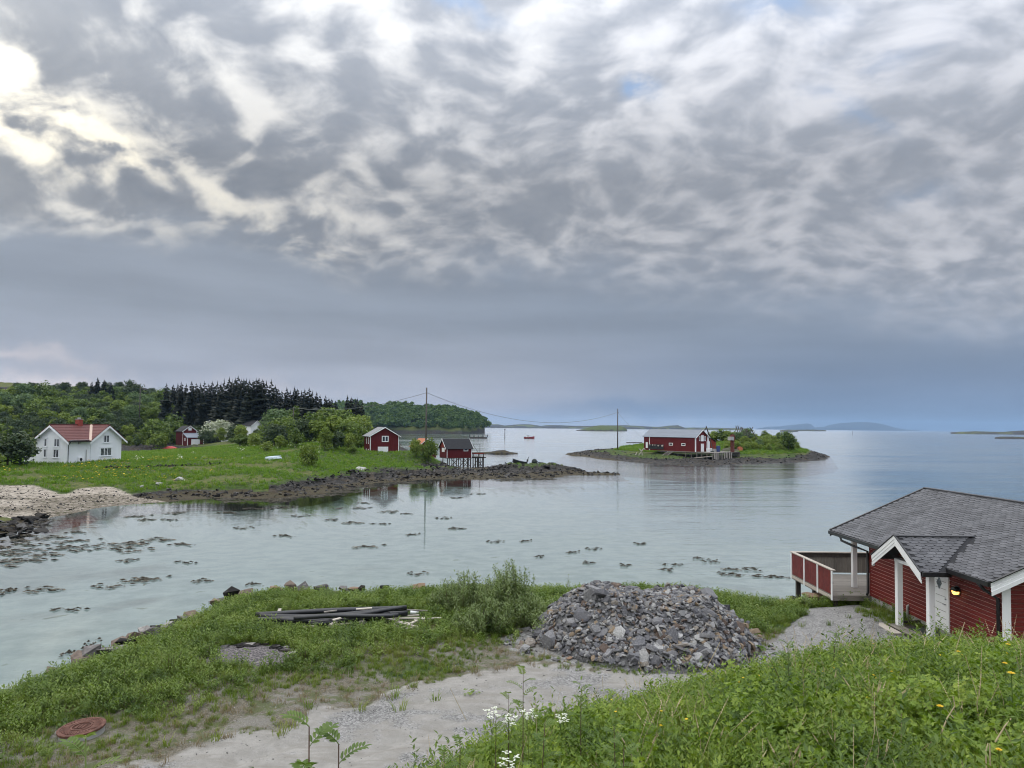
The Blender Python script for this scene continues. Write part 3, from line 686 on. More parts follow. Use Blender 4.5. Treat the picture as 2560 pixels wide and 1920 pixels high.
def a_isl(x, y, z):
    r = isl_rock(x, y, isl_h(x, y))
    left = 1 - sstep(x / y, 0.13, 0.17)
    return dict(rock=r, weed=(1 - sstep(z, 0.25, 0.5 + 0.001)) * np.maximum(left, 0.35), wet=(1 - sstep(z, 0.3, 0.8)) * 0.7, heath=np.clip(0.30 + fbm(x * 0.15, y * 0.15, 3, 76) * 1.3, 0, 1))
Xi, Yi = polar(0.055, 0.50, 330, 165, 335, 150)
land_grid('island', Xi, Yi, h_isl, a_isl)
def hi(x, y): return float(h_isl(np.array([float(x)]), np.array([float(y)]))[0])

# ---- the wooded headland behind and the skerries out at sea
def ridge(name, prof, wl, depth, att, seed, nu=90, nd=22, rough=0.14, width=None):
    """an island whose skyline runs through prof (pixels of the photograph), waterline at wl"""
    pm = np.array(prof, float); pxs = np.linspace(pm[0, 0], pm[-1, 0], nu)
    d0 = wl if wl > 400 else None
    X = np.zeros((nd, nu)); Y = np.zeros((nd, nu)); Z = np.zeros((nd, nu))
    for i, px in enumerate(pxs):
        top = np.interp(px, pm[:, 0], pm[:, 1]); t_in = min(1.0, min(px - pm[0, 0], pm[-1, 0] - px) / (0.10 * (pm[-1, 0] - pm[0, 0])) + 0.05)
        mid = wl + depth * 0.5
        zt = max(0.3, atd(px, top, mid).z)
        for k in range(nd):
            s = k / (nd - 1); yy = mid + (s - 0.5) * depth * (0.35 + 0.65 * t_in)
            X[k, i] = atd(px, 1060, mid).x * (yy / mid); Y[k, i] = yy
            Z[k, i] = zt * (math.sin(math.pi * s) ** 0.62 if 0 < s < 1 else 0) - 1.0 * (s == 0 or s == 1)
    w_ = X.max() - X.min()
    n = fbm(X / w_ * 22 + seed, Y / w_ * 22, 5, seed)
    Z = Z * (1 + rough * n * 2 * (np.arange(nd)[:, None] % nd != nd // 2))
    return land_grid(name, X, Y, lambda x, y: Z, lambda x, y, z: att(x, y, z, n))[0], (X, Y, Z)
rocky = lambda x, y, z, n: dict(rock=np.clip(0.55 + n * 1.6 + (z < 1.2), 0, 1), heath=np.full(x.shape, 0.8), wet=np.zeros(x.shape))
green = lambda x, y, z, n: dict(rock=np.clip(0.15 + n * 1.4 + (z < 2.0), 0, 1), heath=np.full(x.shape, 0.45))
HEADLAND, HL = ridge('headland', [(560, 1050), (700, 1035), (820, 1024), (870, 1020), (915, 1021), (1000, 1022), (1040, 1028), (1100, 1028), (1150, 1036), (1185, 1044), (1200, 1052), (1207, 1062), (1212, 1070)], 860, 330, 
                     lambda x, y, z, n: dict(rock=np.clip(0.12 + n * 1.2 + (z < 5) * 0.9 + (z > 33) * 0.5, 0, 1), heath=np.full(x.shape, 0.55)), 5, 130, 30)
ridge('skerry', [(1440, 1076), (1460, 1072), (1480, 1067), (1500, 1063.5), (1520, 1064), (1535, 1065), (1550, 1065.5), (1562, 1069), (1568, 1075)], 1750, 260, green, 6)
ridge('far_island', [(1205, 1062), (1225, 1060.5), (1245, 1061), (1262, 1064), (1290, 1061.5), (1310, 1060.5), (1330, 1061.5), (1352, 1065), (1368, 1063), (1400, 1063), (1440, 1065), (1500, 1064.5), (1560, 1063), (1600, 1065), (1640, 1067)], 4300, 700, rocky, 8, 160)
ridge('far_island', [(1630, 1068), (1660, 1066), (1680, 1064), (1695, 1063.5), (1703, 1066), (1712, 1069), (1760, 1069), (1810, 1070), (1880, 1071)], 3900, 600, rocky, 9, 120)
ridge('far_island', [(1985, 1074.5), (2010, 1074), (2040, 1074), (2065, 1075.5)], 3600, 300, rocky, 10, 50)
ridge('far_island', [(1950, 1075.5), (1975, 1074), (1995, 1075.5)], 2500, 150, rocky, 16, 30)
ridge('far_island', [(2376, 1081), (2400, 1079.5), (2440, 1078), (2480, 1079.5), (2510, 1079.5), (2535, 1077.5), (2570, 1076), (2640, 1078)], 2050, 330, rocky, 11, 120)
ridge('rock_islet', [(2486, 1094), (2500, 1091.5), (2530, 1091.5), (2570, 1093), (2590, 1095)], 880, 50, rocky, 12, 60)
ridge('rock_islet', [(1566, 1106.3), (1585, 1105), (1606, 1106)], 440, 8, rocky, 13, 40)
ridge('rock_islet', [(1180, 1133), (1205, 1131), (1230, 1129), (1245, 1126), (1262, 1125), (1275, 1130), (1295, 1133)], 238, 14, lambda x, y, z, n: dict(rock=np.clip(0.6 + n, 0, 1), weed=np.clip(0.5 - n * 2, 0, 1)), 14, 70)
ridge('rock_islet', [(1480, 1128), (1500, 1125.5), (1525, 1126), (1552, 1127.5)], 272, 8, lambda x, y, z, n: dict(rock=np.full(x.shape, 0.5), weed=np.full(x.shape, 0.9)), 15, 40)
mt = lambda x, y, z, n: dict(rock=np.clip(0.9 + n * 0.8, 0, 1), heath=np.full(x.shape, 0.8))
ridge('mountains', [(1885, 1073), (1921, 1066.5), (1950, 1066), (1970, 1063.5), (1996, 1060.5), (2019, 1058.5), (2028, 1060.5), (2038, 1069), (2048, 1066.5), (2058, 1068), (2071, 1062.5), (2094, 1059), (2120, 1056.5),
                   (2146, 1055), (2172, 1055.5), (2191, 1057.5), (2211, 1061.5), (2230, 1067.5), (2250, 1072), (2280, 1075), (2320, 1078)], 13500, 1600, mt, 17, 240, 26, 0.06)

# ------------------------------------------------------------------ sea bed and water
def bedmat():
    m_, t = newmat('sea_bed'); p = pos(t); x, y, z = t.sep(p)
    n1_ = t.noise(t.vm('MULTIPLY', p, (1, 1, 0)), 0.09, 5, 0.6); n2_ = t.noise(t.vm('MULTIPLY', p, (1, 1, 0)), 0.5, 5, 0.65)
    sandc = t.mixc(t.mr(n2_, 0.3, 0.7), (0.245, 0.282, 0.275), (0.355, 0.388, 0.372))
    deep = t.mixc(t.mr(n1_, 0.35, 0.65), (0.110, 0.170, 0.198), (0.170, 0.232, 0.260))  # teal put into the bed colour for light the deeper water absorbs
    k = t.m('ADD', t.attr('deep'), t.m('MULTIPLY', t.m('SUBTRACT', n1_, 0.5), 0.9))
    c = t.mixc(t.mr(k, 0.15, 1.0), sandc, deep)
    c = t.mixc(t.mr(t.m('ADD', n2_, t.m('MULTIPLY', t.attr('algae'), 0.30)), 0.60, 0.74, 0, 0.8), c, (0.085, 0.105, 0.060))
    finish(t, c, 0.9, spec=0.1); return m_
bedmat()
def bed():
    u = np.linspace(-1.6, 1.6, 260); y = np.geomspace(4, 1500, 170)
    Yg, U = np.meshgrid(y, u, indexing='ij'); X = U * Yg
    sdn = -sdist(X, Yg, NEAR_POLY)
    pzv = np.full(X.shape, -3.0); m_ = (Yg > 48) & (Yg < 470) & (U > -0.86) & (U < 0.2); pzv[m_] = pen_h(X[m_], Yg[m_])
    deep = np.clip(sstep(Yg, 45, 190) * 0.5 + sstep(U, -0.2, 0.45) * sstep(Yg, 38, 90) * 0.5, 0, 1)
    alg = (1 - sstep(-pzv + fbm(X * 0.07, Yg * 0.12, 4, 82) * 0.7, 0.05, 1.25)) * (Yg > 48)
    Z = -1.1 - 2.6 * sstep(sdn, 4, 60) * sstep(-pzv, 0.3, 1.6) - 3 * sstep(Yg, 150, 500) + fbm(X * 0.1, Yg * 0.1, 3, 81) * 0.5
    V = np.stack([X.ravel(), Yg.ravel(), Z.ravel()], 1); i = np.arange(X.size).reshape(X.shape)
    Q = np.stack([i[:-1, :-1], i[:-1, 1:], i[1:, 1:], i[1:, :-1]], -1).reshape(-1, 4)
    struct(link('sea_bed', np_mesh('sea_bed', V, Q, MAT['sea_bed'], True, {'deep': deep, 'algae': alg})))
    s = 33000.0
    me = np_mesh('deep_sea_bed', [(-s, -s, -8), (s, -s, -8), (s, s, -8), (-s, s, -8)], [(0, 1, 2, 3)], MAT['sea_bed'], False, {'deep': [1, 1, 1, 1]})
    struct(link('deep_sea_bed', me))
bed()
def watermat():
    m_, t = newmat('water'); p = pos(t); x, y, z = t.sep(p)
    big = t.noise(t.vm('MULTIPLY', p, (0.012, 0.030, 0)), 1.0, 3, 0.55)
    band = t.noise(t.vm('MULTIPLY', p, (0.02, 0.10, 0)), 1.0, 3, 0.5)
    far = t.mr(y, 40, 260)
    side = t.mr(t.m('DIVIDE', x, t.m('MAXIMUM', y, 5.0)), -0.25, 0.30)
    calm = t.m('ADD', t.m('MULTIPLY', t.m('ADD', far, side), 0.5), t.m('MULTIPLY', t.m('SUBTRACT', big, 0.5), 1.1))
    amp = t.mr(calm, 0.15, 0.95, 0.10, 1.0)
    amp = t.m('MULTIPLY', amp, t.mr(band, 0.35, 0.65, 0.55, 1.2))
    w1 = t.noise(t.vm('MULTIPLY', p, (0.55, 1.5, 0)), 1.0, 3, 0.55, 0.4)
    w2 = t.noise(t.vm('MULTIPLY', p, (2.2, 5.0, 0)), 1.0, 2, 0.5)
    w3 = t.noise(t.vm('MULTIPLY', p, (0.10, 0.30, 0)), 1.0, 2, 0.5)
    h = t.m('ADD', t.m('ADD', t.m('MULTIPLY', w1, 0.085), t.m('MULTIPLY', w2, 0.010)), t.m('MULTIPLY', w3, 0.11))
    h = t.m('MULTIPLY', h, amp)
    bp = t.new('ShaderNodeBump'); bp.inputs['Strength'].default_value = 1.0; bp.inputs['Distance'].default_value = 1.0
    t.l.new(h, bp.inputs['Height'])
    fr = t.new('ShaderNodeFresnel'); fr.inputs['IOR'].default_value = 1.33; t.l.new(bp.outputs[0], fr.inputs['Normal'])
    gl = t.new('ShaderNodeBsdfGlossy'); t.put(gl.inputs['Roughness'], t.mr(amp, 0.1, 1.0, 0.03, 0.14)); t.l.new(bp.outputs[0], gl.inputs['Normal'])
    gl.inputs['Color'].default_value = (0.96, 0.98, 1.0, 1)
    tr = t.new('ShaderNodeBsdfTransparent'); tr.inputs['Color'].default_value = (0.83, 0.90, 0.90, 1)
    mx = t.new('ShaderNodeMixShader'); t.l.new(fr.outputs[0], mx.inputs[0]); t.l.new(tr.outputs[0], mx.inputs[1]); t.l.new(gl.outputs[0], mx.inputs[2])
    o = t.new('ShaderNodeOutputMaterial'); t.l.new(mx.outputs[0], o.inputs['Surface']); return m_
watermat()
s = 32000.0
struct(link('water', np_mesh('water', [(-s, -s, 0), (s, -s, 0), (s, s, 0), (-s, s, 0)], [(0, 1, 2, 3)], MAT['water'], False)))
# ------------------------------------------------------------------ plants: prototypes
def unit(v): return v / (np.linalg.norm(v, axis=-1, keepdims=True) + 1e-9)
def cards(P, N, size, aspect=0.6, rng=RNG, fold=0.0):
    """rhombic leaves at P facing N; returns vertices and quads"""
    n = len(P); t = unit(np.cross(N, unit(rng.normal(size=(n, 3))))); b = np.cross(N, t)
    s = (size * (0.7 + 0.6 * rng.random(n)))[:, None]
    lift = N * s * fold
    V = np.stack([P - t * s, P - b * s * aspect + lift, P + t * s, P + b * s * aspect + lift], 1).reshape(-1, 3)
    return V, np.arange(4 * n).reshape(n, 4)
def leaf_mesh(name, V, Q, mat, smooth=False): return np_mesh(name, V, Q, MAT[mat], smooth)

def crown_mesh(name, mat, h, w, z0, nblob, nleaf, size, seed, top=1.0, bias=0.55):
    """an uneven crown: leaves gathered in clumps, with gaps between them"""
    r = np.random.default_rng(seed); C = []; 
    while len(C) < nblob:
        p = r.normal(size=3); p = p / np.linalg.norm(p) * r.random() ** 0.45
        zz = (p[2] + 1) / 2; k = (1 - zz) ** 0.2 if top > 0.9 else 1
        q = np.array([p[0] * w * 0.40 * k, p[1] * w * 0.40 * k, z0 + (h - z0) * (0.08 + 0.82 * zz)])
        C.append((q, w * (0.10 + 0.13 * r.random())))
    P = []; N = []
    per = nleaf // nblob
    for q, rad in C:
        d = unit(r.normal(size=(per, 3))); d[:, 2] = d[:, 2] * 0.8 + 0.15; d = unit(d)
        rr = rad * (r.random(per) ** 0.40)[:, None]
        P.append(q + d * rr * np.array([1.15, 1.15, 0.85])); N.append(unit(d + r.normal(size=(per, 3)) * bias + np.array([0, 0, 0.35])))
    V, Q = cards(np.concatenate(P), np.concatenate(N), size, 0.62, r, 0.12)
    return leaf_mesh(name, V, Q, mat), C
def trunk_mesh(name, h, r0, blobs, seed, nl=7, lean=0.05, stems=1):
    r = random.Random(seed); mb = MB()
    for s_ in range(stems):
        a = r.random() * 6.28; fx, fy = math.cos(a) * lean * h, math.sin(a) * lean * h
        pts = [(0, 0, -0.25), (fx * 0.2, fy * 0.2, h * 0.2), (fx * 0.7, fy * 0.7, h * 0.42), (fx, fy, h * 0.66)]
        mb.tube(pts, [r0 * 1.25, r0, r0 * 0.7, r0 * 0.3], 6)
    for q, rad in r.sample(blobs, min(nl, len(blobs))):
        z = h * r.uniform(0.16, 0.45); m_ = Vector((q[0] * 0.45, q[1] * 0.45, (z + q[2]) * 0.5))
        mb.tube([(fx * 0.3, fy * 0.3, z), m_, tuple(q)], [r0 * 0.5, r0 * 0.35, r0 * 0.12], 5)
    return mb.mesh(name, MAT['bark'], True)

TREES = {}
def proto(kind, mat, h, w, z0, nblob, nleaf, size, seeds, top=1.0, stems=1, r0=0.10):
    L = []
    for sd in seeds:
        cm, bl = crown_mesh('crown', mat, h, w, z0, nblob, nleaf, size, sd, top)
        L.append((trunk_mesh('trunk', h, r0, bl, sd, stems=stems), cm))
    TREES[kind] = L
proto('round', 'tree_leaf', 7.0, 6.8, 0.15, 34, 2300, 0.27, (1, 2, 3, 4))
proto('bright', 'bright_leaf', 6.0, 5.6, 0.1, 30, 2100, 0.23, (5, 6, 7), stems=2)
proto('grey', 'greyish_leaf', 8.0, 8.4, 0.2, 50, 3000, 0.26, (8, 9))
proto('dark', 'dark_leaf', 7.0, 7.4, 0.0, 38, 3000, 0.25, (10, 11))
proto('shrub', 'bright_leaf', 3.0, 3.6, 0.1, 20, 1300, 0.15, (12, 13, 14), stems=3, r0=0.05)
proto('dshrub', 'tree_leaf', 3.0, 3.8, 0.1, 20, 1300, 0.16, (15, 16), stems=3, r0=0.05)
proto('blossom', 'blossom', 5.0, 6.0, 0.8, 28, 2400, 0.16, (17,), stems=2)
def spruce_mesh(seed, h=14.0, w=4.6, dens=1.0):
    r = np.random.default_rng(seed); P = []; Q = []; o = 0
    nt = int(26 * dens)
    for i in range(nt):
        f = i / (nt - 1); z = h * (0.06 + 0.92 * f); L = w * 0.5 * (1 - f) ** 0.66 * (0.75 + 0.5 * r.random()) + 0.12
        nb = max(5, int(12 * (1 - f) + 4)); a0 = r.random() * 6.28
        for k in range(nb):
            a = a0 + 6.283 * k / nb + r.normal() * 0.2; l = L * (0.65 + 0.5 * r.random()); dr = 0.25 + 0.25 * (1 - f)
            d = np.array([math.cos(a), math.sin(a), 0]); s = np.array([-d[1], d[0], 0]); wd = l * 0.26 + 0.10
            z0 = z + r.normal() * 0.15
            b0 = np.array([0, 0, z0]); m_ = d * l * 0.55 + np.array([0, 0, z0 - l * dr * 0.45]); e = d * l + np.array([0, 0, z0 - l * dr * 0.62])
            dn = np.array([0, 0, -wd * 0.9])
            P += [b0, m_ + s * wd + dn * 0.6, e, m_ - s * wd + dn * 0.6]; Q.append((o, o + 1, o + 2, o + 3)); o += 4
            P += [b0 + dn * 0.2, m_ + dn * 1.5 + s * wd * 0.3, e + dn * 0.25, m_ + np.array([0, 0, 0.12])]; Q.append((o, o + 1, o + 2, o + 3)); o += 4
    P += [np.array([0.0, 0, h * 1.03]), np.array([0.14, 0, h * 0.94]), np.array([0, 0.05, h * 0.90]), np.array([-0.14, 0, h * 0.94])]; Q.append((o, o + 1, o + 2, o + 3))
    return np_mesh('crown', np.array(P), np.array(Q), MAT['spruce_needle'], False)
SPR = []
for sd in range(5):
    SPR.append((MB().tube([(0, 0, -0.4), (0, 0, 5), (0, 0, 12.5)], [0.2, 0.15, 0.04], 6).mesh('trunk', MAT['bark']), spruce_mesh(40 + sd, 14.0, 5.4 + 0.6 * (sd % 3), 1.25 if sd != 4 else 0.9)))
TREES['spruce'] = SPR
NOM = dict(round=7.0, bright=6.0, grey=8.0, dark=7.0, shrub=3.0, dshrub=3.0, blossom=5.0, spruce=14.0)
TR = random.Random(5)
def plant_tree(kind, x, y, z, h, label, group=None, cat='tree', name=None, wide=1.0):
    tm, cm = TR.choice(TREES[kind]); s = h / NOM[kind]
    t = thing(name or ('spruce_tree' if kind == 'spruce' else ('shrub' if 'shrub' in kind else 'broadleaf_tree')), label, cat, (x, y, z), TR.random() * 6.28, group)
    t.scale = (s * wide, s * wide, s)
    link('trunk', tm, t); link('crown', cm, t); return t
def tree_px(kind, px, base, top, d, hf, label, group=None, cat='tree', wide=1.0, name=None):
    """a tree that stands at distance d in the direction of the photograph's pixel column"""
    p = atd(px, base, d); q = atd(px, top, d); z = hf(p.x, p.y)
    return plant_tree(kind, p.x, p.y, z - 0.05, max(1.0, q.z - z), label, group, cat, name, wide)

# ------------------------------------------------------------------ scattering what nobody could count
def scatter(name, P, ROT, S, protos):
    src = bpy.data.collections.new(name + '_kinds')
    for i, me in enumerate(protos):
        src.objects.link(bpy.data.objects.new('kind_%02d' % i, me))
    me = bpy.data.meshes.new(name); n = len(P)
    me.vertices.add(n); me.vertices.foreach_set('co', np.asarray(P, np.float32).ravel())
    a = me.attributes.new('turn', 'FLOAT_VECTOR', 'POINT'); a.data.foreach_set('vector', np.asarray(ROT, np.float32).ravel())
    a = me.attributes.new('size', 'FLOAT', 'POINT'); a.data.foreach_set('value', np.asarray(S, np.float32))
    a = me.attributes.new('pick', 'INT', 'POINT'); a.data.foreach_set('value', RNG.integers(0, len(protos), n).astype(np.int32))
    ng = bpy.data.node_groups.new(name, 'GeometryNodeTree')
    ng.interface.new_socket('Geometry', in_out='INPUT', socket_type='NodeSocketGeometry')
    ng.interface.new_socket('Geometry', in_out='OUTPUT', socket_type='NodeSocketGeometry')
    N = ng.nodes; gi = N.new('NodeGroupInput'); go = N.new('NodeGroupOutput'); ci = N.new('GeometryNodeCollectionInfo'); ip = N.new('GeometryNodeInstanceOnPoints')
    ci.inputs['Collection'].default_value = src; ci.inputs['Separate Children'].default_value = True; ci.inputs['Reset Children'].default_value = True
    def at(nm, ty):
        q = N.new('GeometryNodeInputNamedAttribute'); q.data_type = ty; q.inputs['Name'].default_value = nm
        return next(o for o in q.outputs if o.enabled and o.name == 'Attribute')
    L = ng.links; L.new(gi.outputs[0], ip.inputs['Points']); L.new(ci.outputs[0], ip.inputs['Instance'])
    ip.inputs['Pick Instance'].default_value = True
    L.new(at('pick', 'INT'), ip.inputs['Instance Index']); L.new(at('turn', 'FLOAT_VECTOR'), ip.inputs['Rotation']); L.new(at('size', 'FLOAT'), ip.inputs['Scale'])
    L.new(ip.outputs[0], go.inputs[0])
    o = link(name, me); md = o.modifiers.new('scatter', 'NODES'); md.node_group = ng
    return stuff(o)
def upright(n, tilt=0.12): return np.stack([RNG.normal(size=n) * tilt, RNG.normal(size=n) * tilt, RNG.random(n) * 6.28], 1)

def tuft(seed, nb, h, spread, wd, mat, lean=0.35):
    r = random.Random(seed); v = []; f = []
    for i in range(nb):
        a = r.random() * 6.28; rr = spread * r.random() ** 0.7; x, y = rr * math.cos(a), rr * math.sin(a)
        b = a + r.gauss(0, 0.8); l = h * r.uniform(0.5, 1.1); k = lean * r.uniform(0.4, 1.5)
        dx_, dy_ = math.cos(b), math.sin(b); sx, sy = -dy_ * wd, dx_ * wd
        m_ = (x + dx_ * l * k * 0.35, y + dy_ * l * k * 0.35, l * 0.6); e = (x + dx_ * l * k, y + dy_ * l * k, l * (1 - 0.25 * k))
        o = len(v); v += [(x - sx, y - sy, -0.03), (x + sx, y + sy, -0.03), (m_[0] + sx * .7, m_[1] + sy * .7, m_[2]), (m_[0] - sx * .7, m_[1] - sy * .7, m_[2]), e]
        f += [(o, o + 1, o + 2, o + 3), (o + 3, o + 2, o + 4)]
    me = bpy.data.meshes.new('tuft'); me.from_pydata(v, [], f); me.materials.append(MAT[mat]); return me
def herb(seed, nl, rad, h, ls, mat, lobes=7):
    """a low leafy plant: lobed leaves held at different heights and tilts"""
    r = random.Random(seed); v = []; f = []
    for i in range(nl):
        a = r.random() * 6.28; q = rad * r.random() ** 0.6; c = Vector((q * math.cos(a), q * math.sin(a), h * r.uniform(0.25, 1.0) * (1 - 0.4 * (q / rad) ** 2)))
        n = Vector((math.cos(a) * 0.5 + r.gauss(0, .4), math.sin(a) * 0.5 + r.gauss(0, .4), 0.9)).normalized()
        t = n.orthogonal().normalized(); t.rotate(Matrix.Rotation(r.random() * 6.28, 3, n)); b = n.cross(t)
        s_ = ls * r.uniform(0.6, 1.25); o = len(v); v.append(tuple(c - n * s_ * 0.22))
        m_ = lobes * 2
        for k in range(m_):
            an = 0.35 + (6.283 - 0.7) * k / (m_ - 1); rr = s_ * (1.0 if k % 2 else 0.60)
            v.append(tuple(c + t * math.cos(an) * rr + b * math.sin(an) * rr))
        f += [(o, o + k + 1, o + k + 2) for k in range(m_ - 1)]
    me = bpy.data.meshes.new('herb'); me.from_pydata(v, [], f); me.materials.append(MAT[mat]); return me
def sprig(seed, ns, h, ll, mat, nleaf=14, spread=0.2, asp=0.33):
    """upright shoots set with narrow leaves"""
    r = np.random.default_rng(seed); P = []; N = []; T = []
    for i in range(ns):
        a = r.random() * 6.28; k = spread * r.random(); l = h * (0.6 + 0.5 * r.random()); ln = 0.15 + 0.3 * r.random()
        for j in range(nleaf):
            f = (j + 1) / nleaf; p = np.array([math.cos(a) * (k + l * f * ln), math.sin(a) * (k + l * f * ln), l * f])
            b = j * 2.4 + r.random(); d = np.array([math.cos(b), math.sin(b), 0.55 + 0.3 * r.random()]); d /= np.linalg.norm(d)
            P.append(p + d * ll * 0.8); T.append(d); N.append(np.cross(d, [-math.sin(b), math.cos(b), 0]) + r.normal(size=3) * 0.25)
    P = np.array(P); T = unit(np.array(T)); N = unit(np.array(N)); B = np.cross(N, T); s_ = ll * (0.7 + 0.6 * r.random(len(P)))[:, None]
    V = np.stack([P - T * s_, P - B * s_ * asp + N * s_ * .1, P + T * s_, P + B * s_ * asp + N * s_ * .1], 1).reshape(-1, 3)
    return np_mesh('sprig', V, np.arange(len(V)).reshape(-1, 4), MAT[mat], False)
def flower(seed, h, r0, mat):
    r = random.Random(seed); mb = MB(); x, y = r.gauss(0, .05), r.gauss(0, .05)
    o = []
    for k in range(8):
        a = k * 0.785; o.append((x + r0 * math.cos(a), y + r0 * math.sin(a), h + 0.006 * (k % 2)))
    mb.add(o + [(x, y, h - r0 * 0.45)], [tuple(range(8))] + [(k, 8, (k + 1) % 8) for k in range(8)])
    me = mb.mesh('flower', MAT[mat]); return me
def pebble(seed, flat=0.45, mat='gravel_stone', n=8):
    r = np.random.default_rng(seed); V = unit(r.normal(size=(n, 3))) * (0.75 + 0.4 * r.random((n, 1))); V[:, 2] *= flat; V[:, 0] *= 0.75 + 0.6 * r.random()
    bm = bmesh.new()
    for q in V: bm.verts.new(q)
    bmesh.ops.convex_hull(bm, input=bm.verts)
    for w_ in [w_ for w_ in bm.verts if not w_.link_faces]: bm.verts.remove(w_)
    me = bpy.data.meshes.new('stone'); bm.to_mesh(me); bm.free(); me.materials.append(MAT[mat]); return me
def slab(seed, mat='rubble_stone'):
    """a broken flat stone with sharp edges"""
    r = np.random.default_rng(seed); n = 5 + int(r.integers(0, 3)); an = np.sort(r.random(n) * 0.7 + np.arange(n)) * 6.283 / n
    el = 0.62 + 0.5 * r.random(); th = 0.22 + 0.38 * r.random()
    V = []
    for z, k in ((-th / 2, 1.0), (th / 2, 0.72 + 0.25 * r.random())):
        for a in an:
            rr = k * (0.75 + 0.35 * r.random()); V.append((rr * math.cos(a), rr * math.sin(a) * el, z + r.normal() * 0.07))
    bm = bmesh.new()
    for q in V: bm.verts.new(q)
    bmesh.ops.convex_hull(bm, input=bm.verts)
    for w_ in [w_ for w_ in bm.verts if not w_.link_faces]: bm.verts.remove(w_)
    me = bpy.data.meshes.new('stone'); bm.to_mesh(me); bm.free(); me.materials.append(MAT[mat]); return me
# ------------------------------------------------------------------ buildings
def window(parent, mb_at, w, h, n=2, frame='white_paint', pane='window_glass', fw=0.09, sill=True, cross=0, depth=0.05):
    """mb_at(u, v, d) -> point: u along the wall, v up, d out of it. Frame of four members and mullions, panes set back."""
    def bx(mb, u0, v0, d0, u1, v1, d1):
        c = [mb_at(u, v, d) for u, v, d in ((u0, v0, d0), (u1, v0, d0), (u1, v0, d1), (u0, v0, d1), (u0, v1, d0), (u1, v1, d0), (u1, v1, d1), (u0, v1, d1))]
        mb.add(c, [(0, 3, 2, 1), (4, 5, 6, 7), (0, 1, 5, 4), (1, 2, 6, 5), (2, 3, 7, 6), (3, 0, 4, 7)])
    f = MB(); D = depth
    bx(f, -w / 2, 0, 0, -w / 2 + fw, h, D); bx(f, w / 2 - fw, 0, 0, w / 2, h, D)
    bx(f, -w / 2 + fw, h - fw, 0, w / 2 - fw, h, D); bx(f, -w / 2 + fw, 0, 0, w / 2 - fw, fw, D)
    iw = w - 2 * fw
    for k in range(1, n): 
        u = -w / 2 + fw + iw * k / n; bx(f, u - fw * .45, fw, 0, u + fw * .45, h - fw, D - 0.006)
    win = f.build('window', MAT[frame], parent)
    for k in range(n):
        g = MB(); u0 = -w / 2 + fw + iw * k / n; bx(g, u0, fw, 0.002, u0 + iw / n, h - fw, 0.018); g.build('pane', MAT[pane], win)
    if sill:
        s_ = MB(); bx(s_, -w / 2 - .14, -.09, 0.0, w / 2 + .14, -.003, D + .06); s_.build('sill', MAT[frame], win)
        s_ = MB(); bx(s_, -w / 2 - .10, h + .003, 0, w / 2 + .10, h + .07, D + .05); s_.build('head_trim', MAT[frame], win)
    return win
def wall_at(o, udir, ndir):
    o, u, n = Vector(o), Vector(udir).normalized(), Vector(ndir).normalized()
    return lambda du, dv, dd: tuple(o + u * du + Vector((0, 0, dv)) + n * dd)
def gable_wall(a, b, eave, apex, thick, ndir):
    """pentagon wall from ground points a to b"""
    a, b = Vector(a), Vector(b); m_ = (a + b) / 2; n = Vector(ndir).normalized() * -thick; z = Vector((0, 0, 1))
    return MB().prism([a, b, b + z * eave, m_ + z * apex, a + z * eave], n)
def roof_slab(mb, e0, e1, r1, r0, th=0.12):
    """one roof slope between an eave line and a ridge line"""
    e0, e1, r1, r0 = map(Vector, (e0, e1, r1, r0)); n = (e1 - e0).cross(r0 - e0).normalized()
    if n.z < 0: n = -n
    mb.prism([e0, e1, r1, r0], n * th); return mb

# ---- the white house
HC = atd(168, 1157, 118); T15 = R(15)
HB = thing('white_house', 'white two-storey wooden house with red tiled roof standing on the lawn', 'house', (HC.x, HC.y, 2.45), -T15)
